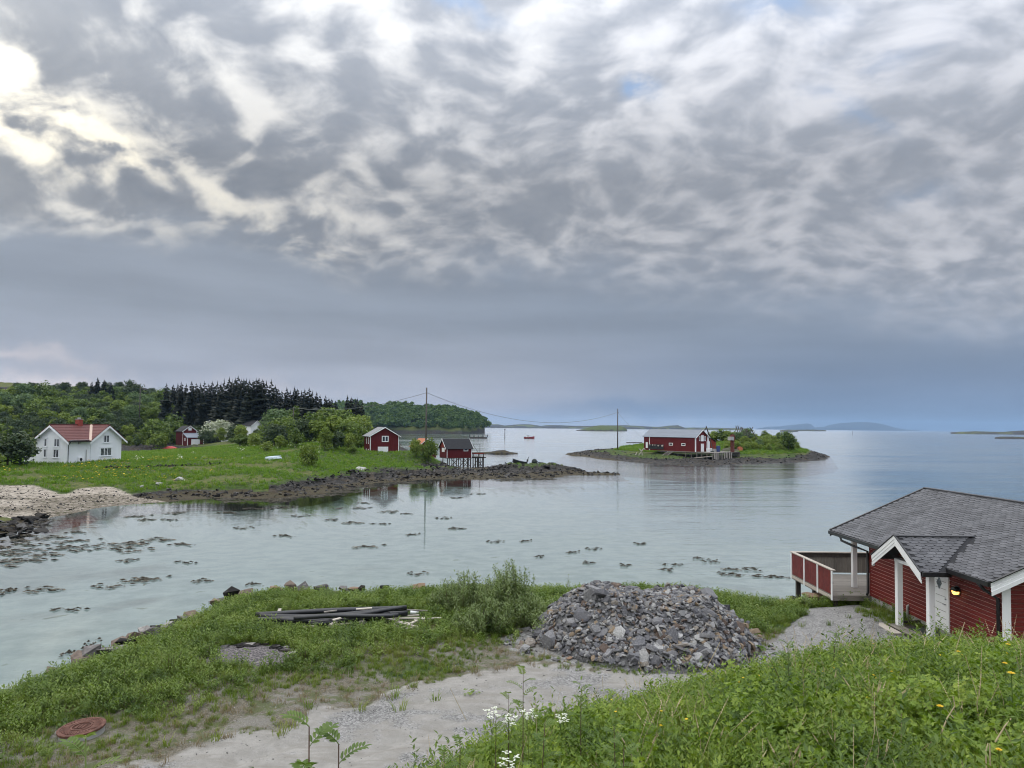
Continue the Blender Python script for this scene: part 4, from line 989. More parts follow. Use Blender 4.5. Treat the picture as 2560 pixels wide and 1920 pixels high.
# local frame: +y runs along the long front (away from the viewer), -x is the left gable end; the front faces +x
HL_, HW_, EV, AP = 11.1, 6.6, 4.05, 6.35
def hb():
    P = HB; wm = MAT['house_white']
    MB().box((-HW_ + 0.01, 0.01, -0.6), (-0.01, HL_ - .01, 0.0)).build('foundation', MAT['concrete'], P)
    w_ = MB()
    w_.prism([(-HW_, 0, 0), (0, 0, 0), (0, 0, EV), (-HW_ / 2, 0, AP), (-HW_, 0, EV)], (0, HL_, 0)); w_.build('wall', wm, P)
    cg = MB(); cg.prism([(0.16, HL_ - HW_, 0), (0.16, HL_, 0), (0.16, HL_, EV), (0.16, HL_ - HW_ / 2, AP), (0.16, HL_ - HW_, EV)], (-HW_ / 2 - .16, 0, 0)); cg.build('cross_gable_wall', wm, P)
    # upright cladding battens
    b1 = MB(); k = 0
    y = 0.12
    while y < HL_ - HW_ - .05: b1.box((0.001, y, 0.02), (0.022, y + 0.06, EV - 0.05)); y += 0.22
    y = HL_ - HW_ + 0.12
    while y < HL_ - 0.1:
        zt = EV + (AP - EV) * (1 - abs(y - (HL_ - HW_ / 2)) / (HW_ / 2)) - 0.25
        b1.box((0.161, y, 0.02), (0.182, y + 0.06, zt)); y += 0.22
    x = -HW_ + .12
    while x < -0.1:
        zt = EV + (AP - EV) * (1 - abs(x + HW_ / 2) / (HW_ / 2)) - 0.25
        b1.box((x, -0.022, 0.02), (x + .06, -0.001, zt)); x += 0.22
    o = b1.build('cladding_battens', wm, P); stuff(o)
    # roof: courses of tiles as steps
    sl = (AP - EV) / (HW_ / 2); ov = 0.75; gx = 0.55
    rf = MB(); n = 11
    def slope(ax0, ax1, flip):
        pass
    for side in (1, -1):
        for k in range(n):
            f0, f1 = k / n, (k + 1) / n
            xe = HW_ / 2 + ov
            xa, xb = xe * (1 - f0), xe * (1 - f1) - 0.03
            za = AP + .14 - sl * xa + 0.0; zb = AP + .14 - sl * xb
            X0, X1 = -HW_ / 2 + side * xa, -HW_ / 2 + side * xb
            ln = HL_ + 2 * gx if side < 0 else max(0.3, HL_ - HW_ / 2 - (xb + 0.0) + gx + 0.05)
            rf.prism([(X0, -gx, za), (X1, -gx, zb - 0.05), (X1, -gx, zb - .10), (X0, -gx, za - .10)], (0, ln, 0))
    rf.box((-HW_ / 2 - .12, -gx, AP + .10), (-HW_ / 2 + .12, HL_ + gx, AP + .21))
    yc = HL_ - HW_ / 2
    for side in (1, -1):
        for k in range(n):
            f0, f1 = k / n, (k + 1) / n; ye = HW_ / 2 + ov
            ya, yb = ye * (1 - f0), ye * (1 - f1) - 0.03
            za = AP + .15 - sl * ya; zb = AP + .15 - sl * yb
            Y0, Y1 = yc + side * ya, yc + side * yb
            xi = -HW_ / 2 + max(0.0, yb) * 1.0
            rf.prism([(0.16 + gx, Y0, za), (0.16 + gx, Y1, zb - .05), (0.16 + gx, Y1, zb - .1), (0.16 + gx, Y0, za - .1)], (-(0.16 + gx) + xi - 0.05 * side * 0, 0, 0))
    rf.box((-HW_ / 2, yc - .12, AP + .11), (0.16 + gx, yc + .12, AP + .22))
    roof = rf.build('roof', MAT['red_tile'], P)
    ch = MB(); cy = HL_ * 0.47; ch.box((-HW_ / 2 - .35, cy - .45, AP - .2), (-HW_ / 2 + .35, cy + .45, AP + 1.0)); ch.build('chimney', MAT['chimney_red'], roof)
    MB().box((-HW_ / 2 - .42, cy - .52, AP + 1.0), (-HW_ / 2 + .42, cy + .52, AP + 1.1)).tube([(-HW_ / 2, cy, AP + 1.1), (-HW_ / 2, cy, AP + 1.35)], 0.26, 10).build('chimney_cap', MAT['concrete'], roof)
    MB().beam((0.70, HL_ - HW_ / 2 - 4.0, AP + .19 - sl * 4.02), (-HW_ / 2 + .1, HL_ - HW_ / 2 - .1, AP + .16), .42, .06).build('valley_flashing', MAT['copper_strip'], roof)
    # barge boards
    def barge(mb, a, b, c, nx):
        mb.beam(a, b, 0.06, 0.34, (0, 0, 1)); mb.beam(c, b, 0.06, 0.34, (0, 0, 1))
    bg_ = MB(); e = HW_ / 2 + ov; ze = AP - sl * e - .08
    bg_.prism([(-HW_ / 2 - e, -gx - .06, ze), (-HW_ / 2, -gx - .06, AP + .02 - .08), (-HW_ / 2 + e, -gx - .06, ze), (-HW_ / 2 + e, -gx - .06, ze - .32), (-HW_ / 2, -gx - .06, AP - .40), (-HW_ / 2 - e, -gx - .06, ze - .32)][::-1], (0, .06, 0))
    bg_.build('barge_board', wm, P)
    bg2 = MB(); bg2.prism([(.16 + gx, yc - e, ze), (.16 + gx, yc, AP - .06), (.16 + gx, yc + e, ze), (.16 + gx, yc + e, ze - .32), (.16 + gx, yc, AP - .40), (.16 + gx, yc - e, ze - .32)], (.06, 0, 0))
    bg2.build('barge_board', wm, P)
    so = MB(); so.beam((0.32, 0, EV - .42 + .25), (0.32, HL_ - HW_ - .2, EV - .17), .6, .04); so.build('soffit', wm, P)
    g = MB(); g.beam((0.80, -gx, EV - .36), (0.80, HL_ - HW_ - .6, EV - .36), .13, .12); g.tube([(0.76, -.12, EV - .4), (0.45, -.05, EV - .75), (0.1, 0.06, EV - 1.0), (.09, .06, 0.1)], .05, 8); g.build('gutter', MAT['black_metal'], P)
    # windows on the left gable end
    for u, v, w__, h_, n_ in ((-HW_ + 2.0, 2.75, .62, 1.35, 1), (-2.25, 2.72, 1.15, 1.38, 2), (-HW_ + 1.95, .95, .62, 1.38, 1), (-2.35, .92, 1.15, 1.4, 2)):
        window(P, wall_at((u, -.025, v), (1, 0, 0), (0, -1, 0)), w__, h_, n_, 'house_white', 'window_glass', .10)
    yc2 = HL_ - HW_ / 2
    window(P, wall_at((.185, yc2 - .1, 3.35), (0, 1, 0), (1, 0, 0)), 1.25, 1.3, 2, 'house_white', 'curtain_glass', .10)
    window(P, wall_at((.185, yc2 - .15, 1.0), (0, 1, 0), (1, 0, 0)), 2.5, 1.45, 3, 'house_white', 'curtain_glass', .12)
    pu = MB(); pu.box((.06, 1.9, .25), (.42, 2.85, .95)); hp_ = pu.build('heat_pump', MAT['white_paint'], P)
    MB().lathe([(.26, 0), (.26, .015)], 16).build('fan_grille', MAT['black_metal'], hp_).matrix_local = Matrix.Translation((.421, 2.3, .6)) @ Matrix.Rotation(R(90), 4, 'Y')
    MB().box((.03, 3.6, .3), (.10, 3.7, 2.2)).build('cable_duct', MAT['concrete'], P)
    for a_, b2_ in (((.03, 1.95, EV - .75), (.25, 2.1, EV - .6)), ((.03, 2.3, EV - .72), (.2, 2.4, EV - .62))): MB().box(a_, b2_).build('outdoor_lamp', MAT['black_metal'], P)
    # terrace behind with its railing, and a lower roof
    tr = MB(); tr.box((-HW_ - 3.2, .6, -.4), (-HW_, 3.2, .1)); tr.build('terrace', MAT['white_paint'], P)
    rl = MB()
    rl.box((-HW_ - 3.25, .56, .95), (-HW_, .70, 1.03)); rl = rl.build('terrace_railing', MAT['house_white'], P)
    for k in range(17): MB().box((-HW_ - 3.2 + k * .19, .6, .1), (-HW_ - 3.1 + k * .19, .66, .948)).build('picket', MAT['house_white'], rl)
    MB().box((-HW_ - 1.6, 3.3, .1), (-HW_, 7, 2.3)).build('annex', wm, P)
    roof_slab(MB(), (-HW_ - 2.2, 2.8, 2.2), (-HW_ - 2.2, 7.4, 2.2), (-HW_ - .01, 7.4, 3.0), (-HW_ - .01, 2.8, 3.0)).build('annex_roof', MAT['red_tile'], P)
hb()

def plain_shed(name, label, cat, loc, rz, W_, L_, ev, ap, wallm, roofm, trim='white_paint', ov=.25, group=None, corner=True, gablecol=None, th=.10):
    """gabled building: front gable faces local -y, width W_ along x, length L_ along +y"""
    P = thing(name, label, cat, loc, rz, group)
    MB().prism([(-W_ / 2, 0, -.6), (W_ / 2, 0, -.6), (W_ / 2, 0, ev), (0, 0, ap), (-W_ / 2, 0, ev)], (0, L_, 0)).build('wall', MAT[wallm], P)
    sl = (ap - ev) / (W_ / 2); e = W_ / 2 + ov; ze = ap - sl * e
    for s_ in (-1, 1):
        roof_slab(MB(), (s_ * e, -ov, ze + .02), (s_ * e, L_ + ov, ze + .02), (0, L_ + ov, ap + .02), (0, -ov, ap + .02), th).build('roof', MAT[roofm], P)
    b = MB(); b.prism([(-e, -ov - .045, ze + .10), (0, -ov - .045, ap + .12), (e, -ov - .045, ze + .10), (e, -ov - .045, ze - .08), (0, -ov - .045, ap - .08), (-e, -ov - .045, ze - .08)][::-1], (0, .043, 0))
    b.build('barge_board', MAT[trim], P)
    if corner:
        for x in (-W_ / 2, W_ / 2):
            sx = -1 if x < 0 else 1; c = MB()
            c.box((x - .13 * (sx > 0) , -.03, -.5), (x + .13 * (sx < 0) + .03 * sx * 0, -.001, ev - .02)); c.box((min(x, x + .03 * sx), .0, -.5), (max(x, x + .03 * sx), .14, ev - .02))
            c.build('corner_board', MAT[trim], P)
    bt = MB(); x = -W_ / 2 + .25
    while x < W_ / 2 - .15:
        zt = ev + (ap - ev) * (1 - abs(x) / (W_ / 2)) - .12; bt.box((x, -.018, -.5), (x + .05, -.001, zt)); x += .28
    y = .28
    while y < L_ - .1:
        for s_ in (-1, 1): bt.box((min(s_ * W_ / 2, s_ * (W_ / 2 + .018)), y, -.5), (max(s_ * W_ / 2, s_ * (W_ / 2 + .018)), y + .05, ev - .05))
        y += .28
    stuff(bt.build('cladding_battens', MAT[wallm], P))
    return P
# ---- the tall red boathouse
q = atd(961, 1140, 158); zb = 2.25
BH = plain_shed('red_boathouse', 'tall red boathouse with white double doors and grey roof at the shore', 'boathouse', (q.x, q.y, zb), R(22), 6.4, 7.2, 4.7, 6.55, 'barn_red', 'slate_roof', ov=.42)
window(BH, wall_at((.1, -.03, 3.35), (1, 0, 0), (0, -1, 0)), 1.5, 1.35, 2, 'white_paint', 'window_glass', .17, False)
def bhd(P):
    for s_ in (-1, 1):
        d = MB().box((-.4 - .63 + .635 * s_ + .0, -.07, -.1), (-.4 + .63 * 0 + .635 * s_ , -.028, 2.25)) if False else MB().box((-.35 + (-1.15 if s_ < 0 else .01), -.07, -.1), (-.35 + (-.01 if s_ < 0 else 1.15), -.028, 2.3))
        dd = d.build('door', MAT['white_paint'], P)
        MB().beam((-.35 + .1 * s_, -.085, 1.1), (-.35 + .35 * s_, -.085, .5), .03, .05, (0, -1, 0)).build('door_brace', MAT['concrete'], dd)
    for y in (1.8, 4.2):
        for z in (.4, 2.9):
            window(P, wall_at((-3.22, y, z), (0, -1, 0), (-1, 0, 0)), .75, 1.35, 1, 'white_paint', 'curtain_glass', .12, False)
bhd(BH)
# ---- the dark roofed boathouse on piles
q0 = atd(1113, 1143, 160); q1 = atd(1178, 1143, 160)
PH = thing('pile_boathouse', 'small red boathouse with black roof standing on timber piles', 'boathouse', ((q0.x + q1.x) / 2 + .3, 159.5, 2.2), R(26))
def phb(P):
    L_, Wd, ev, ap = 6.0, 4.6, 2.15, 4.15
    MB().prism([(-L_ / 2, 0, 0), (-L_ / 2, Wd, 0), (-L_ / 2, Wd, ev), (-L_ / 2, Wd / 2, ap), (-L_ / 2, 0, ev)], (L_, 0, 0)).build('wall', MAT['barn_red'], P)
    MB().prism([(-L_ / 2 - .02, .1, ev + .15), (-L_ / 2 - .02, Wd - .1, ev + .15), (-L_ / 2 - .02, Wd / 2, ap - .12)][::-1], (-.03, 0, 0)).build('gable_panel', MAT['rust_red'], P)
    sl = (ap - ev) / (Wd / 2); e = Wd / 2 + .3; ze = ap - sl * e
    for s_ in (-1, 1):
        roof_slab(MB(), (-L_ / 2 - .35, Wd / 2 + s_ * e, ze + .02), (L_ / 2 + .3, Wd / 2 + s_ * e, ze + .02), (L_ / 2 + .3, Wd / 2, ap + .02), (-L_ / 2 - .35, Wd / 2, ap + .02), .09).build('roof', MAT['dark_roof'], P)
    for x in (-L_ / 2 - .40, L_ / 2 + .302):
        MB().prism([(x, Wd / 2 - e, ze + .1), (x, Wd / 2, ap + .12), (x, Wd / 2 + e, ze + .1), (x, Wd / 2 + e, ze - .1), (x, Wd / 2, ap - .1), (x, Wd / 2 - e, ze - .1)], (.045, 0, 0)).build('barge_board', MAT['white_paint'], P)
    for x in (-L_ / 2, L_ / 2 - .12): MB().box((x, -.03, 0), (x + .12, -.001, ev)).build('corner_board', MAT['white_paint'], P)
    bt = MB(); x = -L_ / 2 + .3
    while x < L_ / 2 - .2: bt.box((x, -.018, .02), (x + .05, -.001, ev - .03)); x += .27
    stuff(bt.build('cladding_battens', MAT['barn_red'], P))
    window(P, wall_at((1.55, -.02, 1.45), (1, 0, 0), (0, -1, 0)), 1.1, .72, 1, 'white_paint', 'window_glass', .13, False)
    MB().box((-L_ / 2 - .07, 1.3, 1.25), (-L_ / 2 - .025, 3.0, 2.15)).build('hatch', MAT['white_paint'], P)
    for x in (-2.3, -1.2, -.1, 1.0, 2.1, 2.8):
        for y in (.25, 4.3):
            MB().tube([(x, y, -2.9), (x, y, -.01)], .10, 7).build('pile', MAT['dark_wood'], P)
    for x0, x1 in ((-2.3, -.1), (-.1, 2.1), (2.1, -.1), (1.0, 2.8), (2.8, 1.0), (-.1, -2.0)):
        MB().beam((x0, .1, -2.1), (x1, .1, -.15), .09, .12).build('brace', MAT['dark_wood'], P)
    MB().box((-L_ / 2, 0.02, -.16), (L_ / 2, Wd, -.002)).build('floor_frame', MAT['dark_wood'], P)
phb(PH)
# jetty beside it
qj = atd(1195, 1143, 163)
JT = thing('jetty', 'dark timber jetty with red handrail beside the pile boathouse', 'jetty', (qj.x + .1, 163.0, 2.2), R(26))
def jt(P):
    for k in range(14): MB().box((-1.45 + k * .21, 0, -.002), (-1.45 + k * .21 + .19, 3.4, .055)).build('plank', MAT['dark_wood'], P)
    for a_, b2_ in (((-1.6, .15, -.2), (2.0, .35, -.004)), ((-1.6, 3.0, -.2), (1.6, 3.2, -.004))): MB().box(a_, b2_).build('beam', MAT['dark_wood'], P)
    for x in (-1.2, -.6, 0, .55, 1.1, 1.4):
        for y in (.25, 3.1): MB().tube([(x, y, -3.0), (x, y, .02 if x not in (-1.2, 1.4) else .9)], .11, 7).build('pile', MAT['dark_wood'], P)
    for a, b in ((-1.2, 0), (0, 1.4), (1.1, -.4)): MB().beam((a, .12, -2.2), (b, .12, -.3), .09, .12).build('brace', MAT['dark_wood'], P)
    MB().box((-1.5, .18, .72), (1.55, .26, .98)).build('handrail', MAT['rust_red'], P)
    MB().tube([(1.0, 1.5, 0), (1.0, 1.5, 3.0)], .05, 6).build('crane_post', MAT['dark_wood'], P)
    MB().tube([(1.0, 1.5, .5), (-.8, 1.5, 2.9)], .04, 6).tube([(-.8, 1.5, 2.9), (1.0, 1.5, 2.95)], .02, 5).build('crane_boom', MAT['dark_wood'], P)
jt(JT)
q = atd(1068, 1120, 178)
OS = plain_shed('tiled_boathouse', 'small boathouse with orange tiled roof hidden behind a round bush', 'boathouse', (q.x, q.y, 1.9), R(28), 5.0, 5.5, 2.2, 4.1, 'barn_red', 'orange_tile', ov=.3)
# ---- dark red barn with a lean-to garage, far left
q = atd(474, 1108, 240)
BN = plain_shed('red_barn', 'dark red barn with black roof and lean-to garage below the hillside', 'barn', (q.x - .9, q.y + 2.0, 2.0), R(46), 4.6, 6.0, 4.7, 6.4, 'barn_red', 'dark_roof', ov=.35)
def bn(P):
    MB().box((-.55, -.05, 4.9), (.55, -.02, 5.9)).build('hatch', MAT['white_paint'], P)
    MB().prism([(-2.28, 0, -.6), (-2.28, -3.6, -.6), (-2.28, -3.6, 2.5), (-2.28, -.02, 3.9)], (5.6, 0, 0)).build('garage_wall', MAT['barn_red'], P)
    roof_slab(MB(), (-2.5, -3.9, 2.5), (3.6, -3.9, 2.5), (3.6, -.06, 4.0), (-2.5, -.06, 4.0), .08).build('garage_roof', MAT['tin_roof'], P)
    MB().box((-.9, -3.66, -.4), (1.9, -3.605, 2.0)).build('garage_door', MAT['white_paint'], P)
    for x in (-2.28, 3.12): MB().box((x, -3.65, -.5), (x + .2, -3.605, 2.45)).build('corner_board', MAT['white_paint'], P)
    window(P, wall_at((-2.31, -1.9, 1.4), (0, -1, 0), (-1, 0, 0)), .9, .9, 1, 'white_paint', 'window_glass', .15, False)
bn(BN)
q = atd(424, 1112, 232)
def cov(P):
    v = []; f = []; n = 12
    for i in range(n + 1):
        s_ = i / n * 2 - 1; w_ = 0.95 * (1 - abs(s_) ** 2.6) + .06; hh = .75 * (1 - abs(s_) ** 2) + .2
        for a in range(7):
            an = math.pi * a / 6; v.append((s_ * 2.4, math.cos(an) * w_, math.sin(an) * hh * (1 + .06 * ((i + a) % 2))))
    for i in range(n):
        for a in range(6): f.append((i * 7 + a, i * 7 + a + 1, (i + 1) * 7 + a + 1, (i + 1) * 7 + a))
    return MB().add(v, f)
o = cov(None).build('covered_boat', MAT['cover_red'], smooth=True); o.location = (q.x, q.y, hp(q.x, q.y) + .05); o.rotation_euler = (0, R(-4), R(12)); tag(o, 'small boat under a bright red tarpaulin beside the barn', 'boat')
# ---- white farmhouse half hidden by trees
q = atd(585, 1085, 250)
FH = plain_shed('white_farmhouse', 'white house with dark roof half hidden by trees below the spruces', 'house', (q.x, q.y, hp(q.x, q.y) + .4), R(-38), 5.4, 8.5, 3.4, 5.6, 'house_white', 'dark_roof', ov=.4)
window(FH, wall_at((0, -.03, 3.0), (1, 0, 0), (0, -1, 0)), .9, 1.1, 2, 'white_paint', 'curtain_glass', .1, False)
q = atd(638, 1085, 246)
F2 = plain_shed('white_outbuilding', 'white outbuilding with dark roof right of the hidden farmhouse', 'house', (q.x + .5, q.y, hp(q.x, q.y) + .3), R(60), 5.0, 5.6, 3.9, 5.6, 'house_white', 'dark_roof', ov=.3)
q = atd(566, 1082, 243)
PO = thing('white_porch', 'low white porch building with two dark windows among trees', 'shed', (q.x - .3, q.y, hp(q.x, q.y) + .3), R(-10))
MB().box((-1.7, 0, -.6), (1.7, 3, 2.1)).build('wall', MAT['house_white'], PO); MB().box((-1.9, -.2, 2.1), (1.9, 3.2, 2.25)).build('roof', MAT['tin_roof'], PO)
for u in (-.7, .6): window(PO, wall_at((u, -.02, .6), (1, 0, 0), (0, -1, 0)), .9, 1.0, 1, 'white_paint', 'window_glass', .08, False)

# ---- the red fish landing on the island
b_ = R(48); C0 = atd(1739, 1127, 198)
WH = thing('red_warehouse', 'long red warehouse with pale metal roof on the island', 'warehouse', (C0.x, C0.y, 2.75), R(-48) + math.pi)
# local: the corner nearest the quay is the origin; +x runs back along the long front, the gable end faces -x ; front faces +y side turned to the viewer
def wh(P):
    L_, Wd, ev, ap = 17.8, 6.6, 4.0, 6.1
    # long front lies on y=0 facing +y ; body extends to -y
    MB().prism([(0, 0, 0), (0, -Wd, 0), (0, -Wd, ev), (0, -Wd / 2, ap), (0, 0, ev)], (L_, 0, 0)).build('wall', MAT['barn_red'], P)
    sl = (ap - ev) / (Wd / 2); e = Wd / 2 + .25; ze = ap - sl * e
    for s_ in (-1, 1):
        roof_slab(MB(), (-.3, -Wd / 2 + s_ * e, ze + .02), (L_ + .4, -Wd / 2 + s_ * e, ze + .02), (L_ + .4, -Wd / 2, ap + .02), (-.3, -Wd / 2, ap + .02), .08).build('roof', MAT['tin_roof'], P)
    MB().prism([(-.35, -Wd / 2 - e, ze + .1), (-.35, -Wd / 2, ap + .12), (-.35, -Wd / 2 + e, ze + .1), (-.35, -Wd / 2 + e, ze - .1), (-.35, -Wd / 2, ap - .1), (-.35, -Wd / 2 - e, ze - .1)], (.045, 0, 0)).build('barge_board', MAT['white_paint'], P)
    for a_, b2_ in (((-.03, -.001, 0), (.22, .03, ev)), ((15.7, .001, 0), (15.9, .03, ev)), ((-.03, -.25, 0), (-.001, -.002, ev)), ((-.03, -Wd, 0), (-.001, -Wd + .2, ev))): MB().box(a_, b2_).build('corner_board', MAT['white_paint'], P)
    bt = MB(); x = .3
    while x < L_: bt.box((x, .001, .02), (x + .05, .018, ev - .05)); x += .3
    stuff(bt.build('cladding_battens', MAT['barn_red'], P))
    for x in (4.0, 8.2): window(P, wall_at((x, .02, 1.55), (-1, 0, 0), (0, 1, 0)), 1.35, .75, 1, 'white_paint', 'window_glass', .16, False)
    MB().box((16.4, .02, .6), (17.1, .05, 2.3)).build('side_door', MAT['white_paint'], P)
    MB().box((10.8, .025, .35), (16.0, .06, 1.75)).build('bay_shade_panel', MAT['black_metal'], P)  # flat black panel, painted shade of the bay's inside
    for x, z, r_ in ((11.0, 1.35, .30), (12.4, 1.35, .26), (13.6, 1.5, .2), (14.4, 1.5, .2), (15.4, 1.55, .18)):
        MB().lathe([(r_ * .3, -r_ * .9), (r_, -r_ * .4), (r_, r_ * .4), (r_ * .3, r_ * .9)], 10, (x, .3, z)).build('hung_float', MAT['pale_wood'], P)
    for x in (10.75, 12.9, 16.0): MB().box((x, .03, 0), (x + .12, .12, 1.8)).build('bay_post', MAT['dark_wood'], P)
    # gable end towards the quay (x = 0 plane, facing -x)
    g = lambda y, z: wall_at((-.02, y, z), (0, 1, 0), (-1, 0, 0))
    MB().box((-.07, -Wd / 2 - .65, 2.9), (-.02, -Wd / 2 + .65, 4.6)).build('loft_door', MAT['white_paint'], P)
    MB().box((-.07, -Wd / 2 - .75, -.0), (-.02, -Wd / 2 + .75, 2.25)).build('door', MAT['white_paint'], P)
    MB().box((-.12, -Wd / 2 - .85, 2.25), (-.02, -Wd / 2 + 1.2, 2.36)).build('door_hood', MAT['rust_red'], P)
    for y in (-Wd / 2 - 1.35, -Wd / 2 + 1.35): window(P, g(y, 3.0), .6, 1.3, 1, 'white_paint', 'window_glass', .12, False)
    MB().box((-.45, -Wd + .2, 0), (-.03, -Wd + 1.2, 2.9)).build('entrance_box', MAT['white_paint'], P)
    MB().box((-.05, -Wd + .1, 2.9), (-.02, -Wd + .8, 4.3)).build('panel', MAT['white_paint'], P)
    # lean-to at the right
    MB().prism([(.6, -Wd, 0), (.6, -Wd - 4.6, 0), (.6, -Wd - 4.6, 2.6), (.6, -Wd - 2.2, 3.6), (.6, -Wd, 3.75)], (6, 0, 0)).build('side_wing', MAT['rust_red'], P)
    MB().prism([(.4, -Wd, 3.77), (.4, -Wd - 2.2, 3.62), (.4, -Wd - 4.8, 2.55), (.4, -Wd - 4.8, 2.63), (.4, -Wd - 2.2, 3.72), (.4, -Wd, 3.86)][::-1], (6.4, 0, 0)).build('wing_roof', MAT['dark_roof'], P)
wh(WH)
QY = thing('quay', 'weathered timber quay on piles under the red warehouse', 'quay', (C0.x, C0.y, 2.72), R(-48) + math.pi)
def qy(P):
    # deck in front of the gable end, and a walkway below the long front
    n = 0; x = -6.2
    while x < -.05:
        MB().box((x, -12.6, -.06), (x + .27, 1.3, .0)).build('plank', MAT['grey_wood_across'], P); x += .29
    MB().box((0.0, .02, -.06), (11.0, 1.25, .0)).build('walkway', MAT['grey_wood'], P)
    for a_, b2_ in (((-6.2, 1.15, -.30), (12.0, 1.32, -.065)), ((-6.3, -12.6, -.3), (-6.1, 1.14, -.065)), ((-3.2, -12.6, -.3), (-3.0, 1.14, -.065))): MB().box(a_, b2_).build('beam', MAT['dark_wood'], P)
    for x, y in [(-6.1, 1.2), (-4.4, 1.2), (-2.8, 1.2), (-1.2, 1.2), (.6, 1.2), (2.4, 1.2), (-6.1, -2), (-6.1, -5), (-6.1, -8), (-3.1, -2), (-3.1, -5), (-3.1, -8), (-1, -4)]:
        MB().tube([(x, y, -3.6), (x, y, -.07)], .13, 7).build('pile', MAT['grey_wood_upright'], P)
    MB().beam((-6.3, 1.42, -.9), (2.6, 1.42, -2.0), .12, .18).build('brace', MAT['pale_wood'], P); MB().beam((-6.2, 1.42, -3.0), (-.5, 1.42, -2.6), .12, .16).build('brace', MAT['pale_wood'], P)
    for k in range(22):
        y = .9 - k * .42
        if k in (6, 7, 9, 11, 13, 17, 19): continue
        MB().box((-6.36, y - .34, -3.4 + .35 * random.random()), (-6.30, y, -.08 - .1 * random.random())).build('upright_board', MAT['grey_wood' if k % 3 else 'pale_wood'], P)
    # cladding at the right-hand end
    for k in range(9): MB().box((-6.2 + k * .42, -12.70, -3.2 + .3 * random.random()), (-6.2 + k * .42 + .36, -12.62, -.08)).build('upright_board', MAT['grey_wood'], P)
qy(QY)
def on_quay(x, y, z=0.0): return QY_M @ Vector((x, y, z))
QY_M = Matrix.Translation(QY.location) @ Matrix.Rotation(QY.rotation_euler.z, 4, 'Z')
def place_q(t, x, y, z=0.0):
    t.location = on_quay(x, y, z); t.rotation_euler = (0, 0, QY.rotation_euler.z)
t = thing('quay_crane', 'rust red square crane post with grey box on the quay', 'crane'); place_q(t, -5.2, -10.4)
MB().box((-.40, -.40, .0), (.40, .40, 3.199)).build('post', MAT['crane_rust'], t); MB().box((-.52, -.52, 3.2), (.52, .52, 4.7)).build('head', MAT['crane_rust'], t); MB().box((-.3, -.3, 4.701), (.3, .3, 5.0)).build('cap', MAT['crane_rust'], t)
MB().box((-1.0, .85, 3.3), (.1, 2.3, 4.3)).build('box', MAT['concrete'], t); MB().beam((0, .4, 4.0), (0, .8, 4.0), .2, .2).build('arm', MAT['rust_red'], t)
t = thing('blue_barrel', 'dark blue plastic barrel standing on the quay', 'barrel'); place_q(t, -2.6, -7.3)
MB().lathe([(.48, 0), (.55, .15), (.57, .9), (.55, 1.55), (.46, 1.7)], 16).build('body', MAT['blue_plastic'], t); MB().lathe([(.58, 0), (.58, .06)], 16, (0, 0, .8)).build('hoop', MAT['blue_plastic'], t)
t = thing('white_crate', 'white fish box beside the warehouse doors on the quay', 'crate'); place_q(t, -1.2, -4.9)
MB().box((-.55, -.6, 0), (.55, .6, 1.0)).build('body', MAT['white_paint'], t); MB().lathe([(.3, 0), (.3, .03)], 12).build('round_sign', MAT['concrete'], t).matrix_local = Matrix.Translation((-.56, 0, .55)) @ Matrix.Rotation(R(-90), 4, 'Y')
t = thing('pallet_tub', 'grey fish tub between white box and blue barrel', 'tub'); place_q(t, -1.9, -6.2)
MB().box((-.5, -.55, 0), (.5, .55, .12)).box((-.5, -.55, .12), (-.42, .55, .85)).box((.42, -.55, .12), (.5, .55, .85)).box((-.42, -.55, .12), (.42, -.47, .85)).box((-.42, .47, .12), (.42, .55, .85)).build('body', MAT['concrete'], t)
t = thing('rope_coil', 'dark coil of rope lying at the quay edge', 'rope'); place_q(t, -3.0, -3.6)
for z_ in (.06, .16): MB().tube([(.45 * math.cos(a * .52), .45 * math.sin(a * .52), z_) for a in range(13)], .07, 6).build('turn', MAT['net_dark'], t)
t = thing('quay_hoist', 'tall dark timber hoist leaning over the warehouse end', 'hoist'); place_q(t, 1.5, -8.2, 0)
MB().beam((-3.2, 2.0, .1), (.2, .3, 7.2), .16, .16).build('leg', MAT['dark_wood'], t); MB().beam((.2, -2.6, 2.9), (.2, .3, 7.2), .16, .16).build('leg', MAT['dark_wood'], t); MB().beam((.2, .2, 7.0), (.2, 2.2, 4.2), .14, .14).build('leg', MAT['dark_wood'], t)
t = thing('gangway', 'short grey slatted ladder leaning below the quay walkway', 'ladder'); place_q(t, 7.4, 1.3, -.1)
for s_ in (-.9, .9): MB().beam((s_, 0, 0), (s_ + .8, 2.2, -1.3), .1, .14).build('rail', MAT['grey_wood'], t)
for k in range(6): MB().beam((-.9 + .13 * k, .36 * k + .15, -.09 - .213 * k), (.9 + .13 * k, .36 * k + .15, -.09 - .213 * k), .14, .05).build('rung', MAT['pale_wood'], t)
